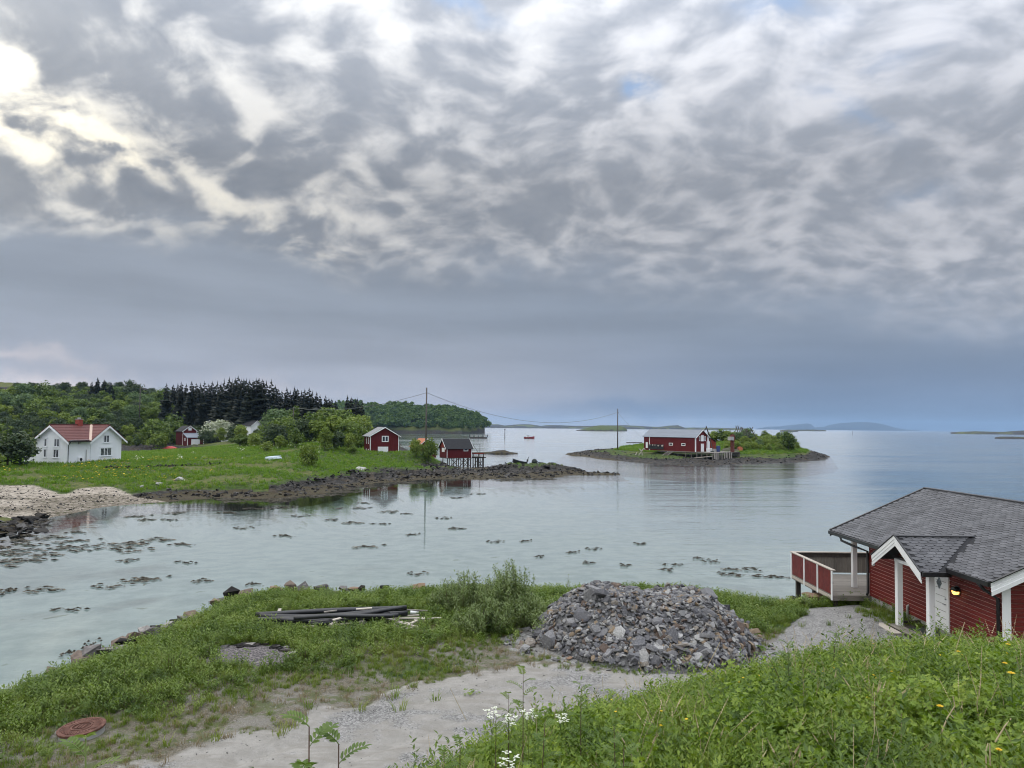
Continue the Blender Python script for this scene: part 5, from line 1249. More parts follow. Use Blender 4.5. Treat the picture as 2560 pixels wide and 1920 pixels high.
# ------------------------------------------------------------------ the red cabin by the yard
def cabin():
    X0, X1, Y0, Y1 = 16.05, 24.0, 23.4, 32.0          # walls
    Z0, EV = 1.90, 4.30
    XR, ZR, XE, ZE = 20.05, 6.42, 15.45, 4.36         # ridge, eave
    YN, YF = 23.0, 34.5                               # roof ends
    P = thing('red_cabin', 'red boarded cabin with black shingle roof and white porch gable', 'cabin', (X0, Y0, Z0))
    base = Vector((X0, Y0, Z0))
    def L(p): return tuple(Vector(p) - base)
    def B(mb, name, mat, par=P, label=None, smooth=False):
        mb.v = [L(q) for q in mb.v]; return mb.build(name, MAT[mat], par, label, smooth)
    B(MB().box((X0 + .05, Y0 + .05, 1.2), (X1, Y1 - .05, Z0 + .02)), 'foundation', 'concrete')
    core = MB().box((X0 + .03, Y0 + .03, Z0), (X1, Y1 - .03, EV))
    core.prism([(X0 + .03, Y0 + .03, EV), (X1 + .1, Y0 + .03, EV), (XR, Y0 + .03, ZR - .12)], (0, Y1 - Y0 - .06, 0))
    wall = B(core, 'wall', 'groove_pale')
    # horizontal boards, one by one; the joints stay recessed
    DY0, DY1 = 26.28, 27.28
    bh = 0.1475; n = 16
    def board(a, b): B(MB().add(*chamfer(a, b)), 'board', 'cabin_red', wall)
    def chamfer(a, b):
        (x0, y0, z0), (x1, y1, z1) = a, b; c = 0.012
        vs = [(x0 + c, y0, z0), (x1, y0, z0), (x1, y1, z0), (x0 + c, y1, z0), (x0, y0, z0 + c), (x0, y1, z0 + c), (x0, y0, z1 - c), (x0, y1, z1 - c), (x0 + c, y0, z1), (x1, y0, z1), (x1, y1, z1), (x0 + c, y1, z1)]
        return vs, [(0, 3, 2, 1), (0, 4, 5, 3)[::-1], (4, 6, 7, 5)[::-1], (6, 8, 11, 7)[::-1], (8, 9, 10, 11), (1, 2, 10, 9), (0, 1, 9, 8, 6, 4), (3, 5, 7, 11, 10, 2)]
    for k in range(n):
        z0 = Z0 + .02 + k * bh
        board((X0, DY1 + .09, z0), (X0 + .028, Y1 - .005, z0 + bh - .020)); board((X0, Y0, z0), (X0 + .028, DY0 - .09, z0 + bh - .020))
        B(MB().box((X0 + .16, Y0, z0), (X1, Y0 + .028, z0 + bh - .020)), 'board', 'cabin_red', wall)
    for k in range(14):
        z0 = Z0 + .02 + (n + k) * bh; f = max(0.05, 1 - (z0 + bh - EV) / (ZR - .12 - EV)); hw = (XR - X0) * f
        if f <= .05: break
        B(MB().box((XR - hw, Y0, z0), (XR + hw, Y0 + .028, z0 + bh - .020)), 'board', 'cabin_red', wall)
    B(MB().box((X0 - .012, Y0 - .035, Z0 - .1), (X0 + .26, Y0 - .002, EV)), 'corner_board', 'white_paint', wall)
    B(MB().box((X0 - .004, Y1 - .004, Z0), (X0 + .14, Y1 + .03, EV)), 'corner_board', 'cabin_red', wall)
    # door
    d = B(MB().box((X0 - .012, DY0, Z0 + .02), (X0 + .03, DY1, Z0 + 2.12)), 'door', 'white_paint')
    B(MB().box((X0 - .045, DY0 - .09, Z0), (X0 + .03, DY0 - .001, Z0 + 2.2)).box((X0 - .045, DY1 + .001, Z0), (X0 + .03, DY1 + .09, Z0 + 2.2)).box((X0 - .045, DY0 - .001, Z0 + 2.121), (X0 + .03, DY1 + .001, Z0 + 2.2)), 'door_frame', 'white_paint', d)
    c = Vector((X0 - .014, 26.80, Z0 + 1.72)); B(MB().prism([c + Vector((0, 0, -.24)), c + Vector((0, .16, 0)), c + Vector((0, 0, .24)), c + Vector((0, -.16, 0))], (-.008, 0, 0)), 'door_pane', 'window_glass', d)
    B(MB().tube([(X0 - .02, 26.40, Z0 + 1.0), (X0 - .075, 26.40, Z0 + 1.0), (X0 - .075, 26.54, Z0 + 1.0)], .012, 6), 'handle', 'steel', d)
    B(MB().lathe([(.028, 0), (.028, .03)], 12, (0, 0, 0)), 'lock', 'steel', d)
    lk = [o for o in d.children if o.name.startswith('lock')][0]
    for v in lk.data.vertices: q = Vector(v.co) + base; v.co = L((X0 - .013 - q.z, 26.40 + q.x, Z0 + 1.2 + q.y))
    for k in range(7): B(MB().box((X0 - .016, DY0 + .12, Z0 + .18 + k * .27), (X0 - .0121, DY0 + .74, Z0 + .20 + k * .27)), 'door_groove', 'concrete', d)
    # wall lamp, half round, lit
    lc = Vector((X0 - .03, 25.72, Z0 + 1.66)); mb = MB(); mb2 = MB()
    prof = [(math.cos(a) * .15, math.sin(a) * .15) for a in [math.pi * i / 12 for i in range(13)]]
    mb.prism([lc + Vector((0, u, v)) for u, v in prof], (-.13, 0, 0)); B(mb, 'lamp_hood', 'black_metal')
    mb2.prism([lc + Vector((.0, u * .92, -v * .88 - .002)) for u, v in prof][::-1], (-.11, 0, 0)); B(mb2, 'lamp_shade', 'lamp_glow')
    B(MB().lathe([(.19, 0), (.19, .02)], 20), 'lamp_plate', 'black_metal')
    lp = [o for o in P.children if o.name.startswith('lamp_plate')][0]
    for v in lp.data.vertices: q = Vector(v.co) + base; v.co = L((X0 - .006 - q.z, lc.y + q.x, lc.z + q.y))
    B(MB().box((X0 - .07, 31.55, Z0 + 1.42), (X0 - .001, 31.68, Z0 + 1.56)), 'socket_box', 'white_paint')
    B(MB().tube([(X0 - .05, 28.9, Z0 - .15), (X0 - .05, 28.9, Z0 + .32), (X0 + .01, 28.9, Z0 + .36)], .045, 8), 'vent_pipe', 'concrete')
    # roof
    sl = (ZR - ZE) / (XR - XE)
    r = MB(); roof_slab(r, (XE, YN, ZE), (XE, YF, ZE), (XR, YF, ZR), (XR, YN, ZR), .10)
    roof_slab(r, (2 * XR - XE, YN, ZE), (2 * XR - XE, YF, ZE), (XR + .001, YF, ZR), (XR + .001, YN, ZR), .10)
    roof = B(r, 'roof', 'dark_roof')
    # porch gable: ridge along x at y = 26.8
    PX, PYC, PHW, PZE, PZR = 14.42, 26.85, 1.66, 4.22, 5.24
    psl = (PZR - PZE) / PHW
    def main_z(x): return ZE + sl * (x - XE)
    xm = XE + (PZR - ZE) / sl
    pr = MB()
    for s_ in (-1, 1):
        y_e = PYC + s_ * PHW
        xe = XE + (PZE - ZE) / sl
        pr.prism([(PX, y_e, PZE + .10), (PX, PYC, PZR + .10), (xm + .3, PYC, PZR + .10), (max(xe, XE) + .2, y_e, PZE + .10)], (0, 0, -.10))
    proof = B(pr, 'porch_roof', 'dark_roof')
    # shingle courses: butts overlap, each tab its own piece
    nrm = Vector((-sl, 0, 1)).normalized(); up = Vector((1, 0, sl)).normalized()
    rows, tw = 34, 0.335; slen = (Vector((XR, 0, ZR)) - Vector((XE, 0, ZE))).length; rh = slen / rows
    tab = MB(); h_ = rh * 1.18; w2 = tw / 2 - .006
    out = [(-w2, h_), (-w2, .055), (-w2 * .45, .0), (w2 * .45, .0), (w2, .055), (w2, h_)]
    tab.add([(a, b, .016 if b < .1 else .003) for a, b in out] + [(a, b, -.002) for a, b in out], [tuple(range(6))[::-1], tuple(range(6, 12))] + [(i, (i + 1) % 6, 6 + (i + 1) % 6, 6 + i) for i in range(6)])
    tabme = tab.mesh('shingle', MAT['shingle'])
    M0 = Matrix(((0, up.x, nrm.x, 0), (-1, up.y, nrm.y, 0), (0, up.z, nrm.z, 0), (0, 0, 0, 1)))
    tabs = []
    for i in range(rows):
        y = YN + .02 + (tw / 2 if i % 2 else 0) + tw * .5
        while y < YF - tw * .4:
            c = Vector((XE, y, ZE)) + up * (i * rh) + nrm * .103
            inside = abs(y - PYC) < PHW and c.z - .1 < PZR - psl * abs(y - PYC) + .08
            if not inside: tabs.append(c)
            y += tw
    tabs.sort(key=lambda c: (c - Vector((0, 0, CAM_H))).length)
    rest = MB()
    for i, c in enumerate(tabs):
        if i < 300:
            o = link('shingle', tabme, roof); o.matrix_local = Matrix.Translation(L(c)) @ M0
        else: rest.add([L(Vector(c) + M0.to_3x3() @ Vector(q)) for q in tab.v], tab.f)
    stuff(rest.build('small_shingles', MAT['shingle'], roof))
    for s_ in (-1, 1):                                        # porch shingles
        pn = Vector((0, s_ * psl, 1)).normalized(); pu = Vector((0, -s_, psl)).normalized(); ax = pu.cross(pn)
        M1 = Matrix(((ax.x, pu.x, pn.x, 0), (ax.y, pu.y, pn.y, 0), (ax.z, pu.z, pn.z, 0), (0, 0, 0, 1)))
        sl_l = math.hypot(PHW, PZR - PZE); nr = 13
        for i in range(nr):
            f = i / nr; x = PX + .04 + tw / 2 + (tw / 2 if i % 2 else 0); zz = PZE + (PZR - PZE) * f
            xmax = XE + (zz + .0 - ZE) / sl
            while x < xmax + .05:
                c = Vector((x, PYC + s_ * PHW * (1 - f), zz + .10)) + pn * .006
                if s_ < 0:
                    o = link('shingle', tabme, proof); o.matrix_local = Matrix.Translation(L(c)) @ M1
                x += tw
    B(MB().beam((PX, PYC, PZR + .115), (xm, PYC, PZR + .115), .22, .03), 'ridge_cap', 'shingle', proof)
    B(MB().beam((XR, YN, ZR + .115), (XR, YF, ZR + .115), .26, .035), 'ridge_cap', 'shingle', roof)
    v0 = Vector((XE + .05, PYC - PHW, PZE + .115)); v1 = Vector((xm, PYC, PZR + .12))
    B(MB().beam(v0, v1, .16, .02, (nrm + Vector((0, 0, 1)))), 'valley_strip', 'dark_roof', proof)
    # barge boards: near end of the main roof (white, three steps), far end dark
    def barge(y, dy, x0, z0, x1, z1, steps, mat, par=roof):
        for k, (a, b) in enumerate(steps):
            B(MB().prism([(x0, y - dy * k * .022, z0 + a), (x1, y - dy * k * .022, z1 + a), (x1, y - dy * k * .022, z1 + b), (x0, y - dy * k * .022, z0 + b)][::-1 if dy > 0 else 1], (0, dy * .022, 0)), 'barge_board', mat, par)
    for xa in (XE - .03, 2 * XR - XE + .03):
        barge(YN - .01, .02 / .022, xa, ZE + .03, XR, ZR + .045, ((-.11, .03), (-.23, -.11), (-.37, -.23)), 'white_paint')
    barge(YF + .03, 1, XE - .03, ZE + .04, XR, ZR + .05, ((-.24, .06),), 'dark_roof')
    B(MB().beam((XE - .04, YN - .05, ZE + .115), (XR, YN - .05, ZR + .125), .10, .03), 'drip_edge', 'black_metal', roof)
    B(MB().beam((XE - .04, YF + .03, ZE + .115), (XR, YF + .03, ZR + .125), .12, .03), 'drip_edge', 'black_metal', roof)
    for s_ in (-1, 1):                                        # porch barge
        ye = PYC + s_ * (PHW + .03)
        for k, (a, b) in enumerate(((-.09, .05), (-.21, -.09), (-.33, -.21))):
            B(MB().prism([(PX - .01 + k * .018, ye, PZE + .04 + a), (PX - .01 + k * .018, PYC, PZR + .06 + a), (PX - .01 + k * .018, PYC, PZR + .06 + b), (PX - .01 + k * .018, ye, PZE + .04 + b)], (-.022, 0, 0)), 'barge_board', 'white_paint', proof)
        B(MB().beam((PX - .02, ye + s_ * .03, PZE + .115), (PX - .02, PYC, PZR + .135), .07, .03), 'drip_edge', 'black_metal', proof)
    B(MB().prism([(PX + .75, PYC - PHW + .5, PZE + .2), (PX + .75, PYC + PHW - .5, PZE + .2), (PX + .75, PYC, PZR - .08)], (.03, 0, 0)), 'porch_gable_panel', 'cabin_red', proof)
    # gutters and downpipes
    def gutter(p, q, par): B(MB().beam(p, q, .125, .15), 'gutter', 'black_metal', par)
    gutter((XE - .07, PYC + PHW, ZE + .02), (XE - .07, YF, ZE + .0), roof); gutter((XE - .07, YN, ZE + .02), (XE - .07, PYC - PHW, ZE + .02), roof)
    gutter((PX + .02, PYC - PHW - .06, PZE + .03), (XE - .01, PYC - PHW - .06, PZE + .03), proof)
    gutter((PX + .02, PYC + PHW + .06, PZE + .03), (XE - .01, PYC + PHW + .06, PZE + .03), proof)
    B(MB().box((XE + .02, YN + .05, ZE - .06), (X0, YF - .05, ZE - .03)), 'soffit', 'concrete', roof)
    B(MB().tube([(XE - .06, 33.4, ZE - .05), (XE - .05, 33.3, ZE - .22), (XE + .15, 32.6, ZE - .34), (X0 - .06, 32.06, ZE - .5), (X0 - .07, 32.03, Z0 + .15), (X0 - .13, 32.0, Z0 + .02)], .055, 8), 'downpipe', 'black_metal', P, smooth=True)
    B(MB().tube([(XE - .06, 23.6, ZE - .05), (XE + .1, 23.56, ZE - .25), (X0 - .07, 23.5, ZE - .55), (X0 - .07, 23.5, Z0 - .1)], .055, 8), 'downpipe', 'black_metal', P, smooth=True)
    # posts
    def post(x, y, z0, z1, w=.20):
        B(MB().box((x - w / 2, y - w / 2, z0), (x + w / 2, y + w / 2, z1)), 'post', 'white_paint')
    post(15.07, 27.80, 1.66, 4.33); post(15.07, 25.72, 1.66, 4.33); post(16.2, 33.75, 1.9, 4.36, .20)
    B(MB().box((14.95, 25.6, 4.2), (15.19, 27.9, 4.32)), 'porch_beam', 'white_paint')
    # porch step: boards along the wall
    st = B(MB().box((14.75, 25.0, 1.45), (16.0, 28.05, 1.74)), 'porch_step', 'dark_wood')
    for k in range(9):
        x = 14.72 + k * .142
        B(MB().box((x, 24.9 if k > 4 else 25.45, 1.742), (x + .136, 28.0 if k < 3 else 27.3 + .0 * k, 1.775)), 'plank', 'grey_wood_across', st)
    B(MB().box((15.16, 26.1, 1.777), (15.95, 27.35, 1.80)), 'door_mat', 'net_dark', st)
    B(MB().box((14.35, 26.9, 1.66), (14.70, 28.35, 1.71)), 'loose_board', 'pale_wood', st)
    B(MB().beam((15.05, 28.0, 1.82), (16.0, 28.0, 1.86), .05, .09), 'step_rail', 'dark_wood', st)
    # terrace deck at the far end with its railing
    DX0, DX1, DY_0, DY_1 = 14.42, 23.0, 32.06, 36.7
    dk = B(MB().box((DX0 + .05, DY_0, 1.66), (DX1, DY_0 + .06, 1.868)).box((DX0 + .05, DY_1 - .08, 1.66), (DX1, DY_1, 1.868)).box((DX0, DY_0, 1.66), (DX0 + .05, DY_1, 1.868)).box((DX0 + .05, 34.3, 1.6), (DX1, 34.45, 1.868)), 'deck', 'grey_wood')
    y = DY_0
    while y < DY_1 - .1: B(MB().box((DX0 + .02, y, 1.87), (DX1, y + .138, 1.90)), 'plank', 'grey_wood', dk); y += .145
    for yy in (32.3, 34.4, 36.4): B(MB().box((DX0 + .1, yy - .09, .2), (DX0 + .3, yy + .09, 1.66)), 'deck_post', 'dark_wood', dk)
    for xx in (17.5, 20.5): B(MB().box((xx, 36.3, -.6), (xx + .2, 36.5, 1.66)), 'deck_post', 'dark_wood', dk)
    rl = B(MB().box((DX0 - .07, DY_0 - .05, 2.99), (DX0 + .12, DY_1 + .1, 3.03)), 'railing', 'pale_wood')
    y = DY_0 + .02
    while y < DY_1 - .1: B(MB().box((DX0 - .02, y, 1.92), (DX0 + .0, y + .132, 2.985)), 'board', 'cabin_red', rl); y += .14
    for yy in (DY_0, 33.55, 35.05, DY_1 - .06): B(MB().box((DX0 - .06, yy - .045, 1.68), (DX0 - .022, yy + .055, 2.985)), 'baluster_post', 'white_paint', rl)
    B(MB().box((DX0 + .002, DY_0 + .02, 2.4), (DX0 + .04, DY_1 - .1, 2.5)), 'rail_bar', 'grey_wood_across', rl)
    B(MB().box((DX0 - .045, DY_0, 1.72), (DX0 - .022, DY_1, 1.86)), 'rim_board', 'pale_wood', rl)
    r2 = B(MB().box((DX0 + .13, DY_1 - .1, 2.99), (DX1, DY_1 + .1, 3.03)), 'railing', 'pale_wood')
    x = DX0 + .1
    while x < DX1 - .2: B(MB().box((x, DY_1, 1.98), (x + .125, DY_1 + .02, 2.985)), 'board', 'grey_wood_upright', r2); x += .135
    B(MB().box((DX0 + .1, DY_1 - .04, 2.78), (DX1, DY_1 - .001, 2.94)), 'rail_bar', 'dark_wood', r2)
    return P
m_, t = newmat('shingle'); oc = coord(t); rnd = t.new('ShaderNodeObjectInfo').outputs['Random']; isl = t.new('ShaderNodeNewGeometry').outputs['Random Per Island']
k = t.m('FRACT', t.m('ADD', rnd, isl)); n = t.noise(pos(t), 60.0, 3, 0.6); nb = t.noise(pos(t), 1.2, 4, 0.6)
c = t.mixc(k, (0.075, 0.076, 0.082), (0.115, 0.116, 0.124)); c = t.vm('SCALE', c, scale=t.mr(n, 0.3, 0.7, 0.75, 1.3)); c = t.vm('SCALE', c, scale=t.mr(nb, 0.3, 0.7, 0.85, 1.2))
finish(t, c, 0.85, n, 0.3, 0.004, spec=0.35)
CABIN = cabin()
# ------------------------------------------------------------------ trees and bushes across the bay
CNT = {}
SPX = [(414, 960, 280), (431, 963, 285), (442, 961, 292), (451, 957, 280), (463, 962, 290), (477, 955, 278), (489, 959, 286), (499, 961, 280), (509, 955, 276), (519, 962, 288), (529, 956, 278), (541, 957, 270),
       (550, 960, 262), (558, 951, 266), (571, 947, 262), (578, 953, 270), (586, 949, 258), (593, 942, 262), (601, 949, 252), (607, 951, 258), (614, 950, 254), (622, 952, 250), (630, 951, 256), (638, 949, 252), (645, 947, 258),
       (654, 949, 252), (664, 956, 262), (676, 952, 262), (686, 966, 272), (694, 973, 280), (703, 978, 286), (715, 971, 270), (724, 979, 280), (735, 969, 280), (742, 973, 284), (752, 980, 270), (760, 974, 262), (771, 971, 260), (779, 980, 268),
       (790, 983, 276), (799, 990, 280), (813, 991, 275), (821, 996, 282), (828, 999, 285), (838, 1003, 290), (867, 991, 255), (878, 995, 258), (888, 1000, 262), (893, 997, 255), (904, 1004, 258)]
for i, (px, top, d) in enumerate(SPX):
    if i == 0: lb = 'dark spruce at the left end of the long row on the hill'
    elif 17 <= i <= 17: lb = 'tallest dark spruce of the stand, standing in its middle'
    elif px == 676: lb = 'dark spruce with a thin open top at the right edge of the main stand'
    elif px == 715: lb = 'lone pointed spruce in the gap between the two thick stands'
    elif px < 470: lb = ['second', 'third', 'fourth', 'fifth'][i - 1] + ' dark spruce from the left end of the hill row' if i < 5 else 'dark spruce in the left row of the hill stand'
    elif px < 545: lb = 'dark spruce in the left row of the hill stand'
    elif px < 680: lb = 'tall dark spruce in the dense middle of the hill stand'
    elif px < 712: lb = 'dark pointed spruce in the gap right of the main stand'
    elif px < 748: lb = 'dark spruce at the left of the second thick spruce stand'
    elif px < 785: lb = 'dark spruce in the middle of the second thick spruce stand'
    elif px < 850: lb = 'dark spruce in the descending right tail of the hill stand'
    else: lb = {867: 'leftmost and tallest', 878: 'second', 888: 'third', 893: 'fourth', 904: 'rightmost'}[px] + ' dark spruce of the small clump above the red boathouse'
    tree_px('spruce', px, 1060, top - 3, d, hp, lb, 'spruces on the hill', 'spruce', wide=1.35 if i in (19, 23, 37, 46) else 1.0)
for k in range(15):                                     # more of the stand, behind
    px = 418 + k * 17.5 + TR.uniform(-5, 5); top = np.interp(px, [410, 540, 580, 660, 700], [966, 963, 956, 958, 985])
    lb = 'dark spruce in the left row of the hill stand' if px < 545 else 'tall dark spruce in the dense middle of the hill stand'
    tree_px('spruce', px, 1060, top + TR.uniform(6, 24), 300 + TR.uniform(-6, 10), hp, lb, 'spruces on the hill', 'spruce', wide=1.1)
for px, top, lb in [(229, 954, 'first small spruce on the skyline of the left hill'), (243, 945, 'taller small spruce on the skyline beside the first one'), (260, 950, 'thin spruce alone on the skyline right of the pair'), (276, 956, 'lowest thin spruce on the left hill skyline')]:
    tree_px('spruce', px, 990, top - 2, 330, hp, lb, 'spruces on the left skyline', 'spruce', wide=1.2)
tree_px('dark', 330, 985, 946, 330, hp, 'dark wide pine standing out on the left hill skyline', None, 'pine', wide=.85, name='pine_tree')
# the wooded left hillside
kinds = ['round', 'round', 'bright', 'grey', 'round', 'bright']
def hill_label(k, px, row):
    look = {'round': 'rounded mid-green tree', 'bright': 'light green bushy tree', 'grey': 'broad grey-green tree', 'dark': 'dark low tree'}[k]
    high = 'near the hill crest' if row < 2 else 'halfway up the hillside' if row < 4 else 'low on the hillside'
    near = 'at the far left picture edge' if px < 40 else 'behind the left gable of the white house' if px < 130 else 'behind the white house chimney' if px < 210 else 'behind the right gable of the white house' if px < 300 else 'under the dark skyline pine' if px < 365 else 'left of the red barn roof' if px < 430 else 'at the left foot of the spruces'
    return look + ' ' + high + ' ' + near
for row, (d, b0, hgt) in enumerate([(330, 0, 8), (312, 0, 8.5), (295, 0, 8), (278, 0, 7.5), (262, 0, 6.5), (248, 0, 5)]):
    px = -40 + row * 13.0
    lim = [470, 470, 450, 440, 420, 380][row]
    while px < lim:
        if not (row >= 3 and px < 150 and TR.random() < .45) and not (row >= 4 and TR.random() < .35):
            p = atd(px, 1050, d + TR.uniform(-9, 9)); k = TR.choice(kinds if row < 4 else ['bright', 'round', 'dark', 'bright'])
            z = hp(p.x, p.y); h = hgt * TR.uniform(.65, 1.2)
            if row == 0 and px < 200: h *= .5
            plant_tree(k, p.x, p.y, z - .1, h, hill_label(k, px, row), 'trees on the left hillside', 'tree', wide=TR.uniform(.95, 1.3))
        px += TR.uniform(19, 34)
xq = RNG.uniform(-260, -30, 16000); yq = RNG.uniform(225, 420, 16000); zq = h_pen(xq, yq); okq = (xq / yq > -.80) & (xq / yq < -.20) & (zq > 3.5) & (RNG.random(16000) < .40 + fbm(xq * .04, yq * .04, 3, 97) * 1.2)
Pq = np.stack([xq[okq], yq[okq], zq[okq] - .2], 1)
o = scatter('hillside_scrub', Pq, upright(len(Pq), .1), .35 + .55 * RNG.random(len(Pq)), [cm for tm, cm in TREES['dshrub'] + TREES['shrub']] + [TREES['dark'][0][1]]); o['label'] = 'low green scrub covering the hillside'
# around the farmhouse and under the spruces
spec = [('blossom', 545, 1078, 1046, 246, 'tree covered in white blossom beside the hidden white house', 1.25), ('blossom', 566, 1076, 1050, 250, 'smaller white blossoming tree touching the larger one', 1.0),
        ('bright', 603, 1098, 1050, 200, 'upright light green tree in front of the white farmhouse', .75), ('grey', 690, 1072, 1013, 235, 'large round grey-green tree standing before the spruces', 1.15),
        ('dark', 500, 1076, 1056, 262, 'brownish green bush left of the blossoming tree', 1.3), ('dark', 520, 1092, 1068, 238, 'dark round shrub below the blossoming tree', 1.2), ('bright', 552, 1094, 1066, 236, 'light green shrub directly below the blossom', .9),
        ('round', 440, 1075, 1036, 262, 'dark green tree rising behind the red barn', 1.0), ('grey', 455, 1062, 1018, 285, 'grey-green tree crown above the red barn', 1.2), ('round', 480, 1062, 1016, 290, 'wide green tree just left of the spruce stand foot', 1.2),
        ('round', 385, 1100, 1044, 238, 'dense green tree left of the red barn by the inlet', 1.1), ('bright', 395, 1104, 1076, 230, 'low light green bush left of the red boat cover', 1.1), ('bright', 520, 1068, 1040, 285, 'pale green tree at the spruce edge above the blossom', 1.2),
        ('round', 735, 1062, 1012, 262, 'green tree in the spruce gap right of the grey-green one', 1.0), ('bright', 800, 1055, 1012, 262, 'light green tree below the last spruces', 1.2), ('round', 830, 1055, 1016, 250, 'round green tree right under the thinning spruces', 1.2), ('round', 865, 1050, 1020, 245, 'green tree in front of the small spruce clump', 1.1), ('bright', 900, 1055, 1022, 240, 'light green tree at the right foot of the spruce clump', 1.2)]
for k, px, b, tp, d, lb, wd in spec: tree_px(k, px, b, tp, d, hp, lb, 'trees below the spruces', wide=wd)
# the green knoll in the middle
knoll = [('round', 652, 1102, 1060, 178, 'tree at the left end of the green knoll, before the outbuilding', 1.0), ('dark', 685, 1112, 1048, 160, 'dark dense tree on the left half of the green knoll', 1.05), ('round', 722, 1108, 1040, 165, 'tall rounded tree near the top of the green knoll', 1.0),
         ('dark', 758, 1106, 1034, 166, 'darkest tall tree at the top of the green knoll', 1.0), ('bright', 800, 1110, 1036, 165, 'tall light green tree right of the knoll top', 1.0), ('bright', 836, 1112, 1034, 166, 'tall light green tree on the right half of the knoll', 1.05), ('round', 868, 1112, 1046, 164, 'rounded tree at the right end of the knoll', 1.1), ('round', 896, 1110, 1052, 182, 'tree behind the left wall of the tall boathouse', 1.0),
         ('dark', 845, 1130, 1074, 150, 'dark bush low on the right flank of the knoll', .9), ('bright', 872, 1130, 1076, 150, 'light green bush beside the dark one on the knoll flank', .85), ('bright', 812, 1128, 1064, 148, 'light green tree at the front of the knoll', .8), ('round', 742, 1118, 1066, 152, 'mid-green tree at the front left of the knoll', .95),
         ('shrub', 772, 1162, 1102, 122, 'pale flowering bush alone on the lawn before the knoll', .85), ('shrub', 640, 1110, 1078, 166, 'small light bush with white flowers left of the knoll', 1.0), ('shrub', 700, 1118, 1088, 152, 'light flowering shrub at the knoll foot', 1.0), ('dshrub', 600, 1112, 1082, 170, 'low dark shrub between lawn and farmhouse', 1.2), ('dshrub', 880, 1140, 1112, 148, 'low shrub left of the boathouse wall', 1.2), ('shrub', 665, 1126, 1100, 146, 'low pale shrub at the lawn edge of the knoll', 1.1),
         ('round', 780, 1095, 1026, 190, 'tree crown showing behind the top of the knoll', 1.2), ('round', 700, 1090, 1034, 195, 'tree crown behind the left half of the knoll', 1.2), ('bright', 850, 1092, 1028, 195, 'light tree crown behind the right half of the knoll', 1.2)]
for k, px, b, tp, d, lb, wd in knoll: tree_px(k, px, b, tp, d, hp, lb, 'trees on the green knoll', wide=wd)
tree_px('bright', 1040, 1148, 1090, 151, hp, 'left half of the round bush pair on the mound by the pile boathouse', None, 'bush', wide=.82, name='bush')
tree_px('round', 1072, 1150, 1092, 150, hp, 'right bush of the pair, in front of the tall pole', None, 'bush', wide=.78, name='bush')
tree_px('dark', 18, 1162, 1062, 112, hp, 'large dark round bush at the left of the white house', None, 'bush', wide=1.35, name='bush')
tree_px('bright', -14, 1168, 1130, 106, hp, 'low yellow-green bush at the left edge below the dark one', None, 'bush', wide=1.3, name='bush')
tree_px('round', -30, 1150, 1050, 125, hp, 'tall green bush behind the large dark one', None, 'bush', wide=1.1, name='bush')
# island
isl = [('round', 1971, 1120, 1076, 222, 'lone dark green tree at the right end of the island', 1.0), ('bright', 1930, 1106, 1082, 236, 'round bush left of the lone island tree', 1.3), ('round', 1912, 1102, 1074, 246, 'dark rounded bush on the island ridge', 1.0), ('bright', 1885, 1104, 1080, 240, 'light bush in front of the drying racks', 1.2),
       ('bright', 1862, 1116, 1088, 226, 'pale bush at the foot of the drying racks', 1.1), ('grey', 1846, 1112, 1076, 232, 'grey-green bush behind the fish box crane', 1.1), ('bright', 1826, 1104, 1070, 246, 'bright bush on the ridge behind the crane', 1.2), ('round', 1806, 1104, 1070, 250, 'green bush behind the lean-to roof', 1.2), ('bright', 1786, 1104, 1072, 252, 'light bush behind the warehouse gable', 1.2),
       ('grey', 1868, 1104, 1068, 240, 'tangled grey-green bush under the tall rack poles', 1.2), ('grey', 1898, 1122, 1096, 222, 'low grey-green bush right of the racks', 1.2), ('round', 1946, 1106, 1078, 244, 'bush filling the ridge before the island end', 1.3), ('dshrub', 1955, 1116, 1100, 228, 'low dark shrub left of the lone tree trunk', 1.6), ('bright', 1838, 1124, 1098, 214, 'low bright bush right of the quay crane', 1.2)]
for k, px, b, tp, d, lb, wd in isl: tree_px(k, px, b, tp, d, hi, lb, 'bushes on the island', 'tree' if 'lone dark' in lb else 'bush', wide=wd, name=None if 'lone dark' in lb else 'bush')

xq = RNG.uniform(40, 110, 5000); yq = RNG.uniform(215, 285, 5000); zq = h_isl(xq, yq); okq = (xq / yq > .30) & (xq / yq < .415) & (zq > 2.6) & (RNG.random(5000) < .16)
o = scatter('island_scrub', np.stack([xq[okq], yq[okq], zq[okq] - .1], 1), upright(int(okq.sum()), .1), .35 + .5 * RNG.random(int(okq.sum())), [cm for tm, cm in TREES['shrub']]); o['label'] = 'green scrub covering the top of the island'
# ---- woods of the far headland and its scrub: seen as one mass
HX, HY, HZ = HL
wp = []; r_ = np.random.default_rng(3)
for _ in range(5200):
    i = r_.random() * (HX.shape[0] - 1); j = r_.random() * (HX.shape[1] - 1); a, b = int(i), int(j)
    z = HZ[a, b]
    if z > 5 + 3 * r_.random() and a < HX.shape[0] * .55 and r_.random() < (1.0 if z < 30 else .45):
        wp.append((HX[a, b] + r_.normal() * 3, HY[a, b] + r_.normal() * 3, z - 1.0))
wp = np.array(wp)
far_crowns = [crown_mesh('far_crown', 'far_leaf', 6.0, 7.0, .0, 12, 340, .62, 70 + k)[0] for k in range(4)]
o = scatter('headland_woods', wp, upright(len(wp), .05), .9 + 1.2 * RNG.random(len(wp)) ** 2, far_crowns); o['label'] = 'dense green woods covering the far headland'

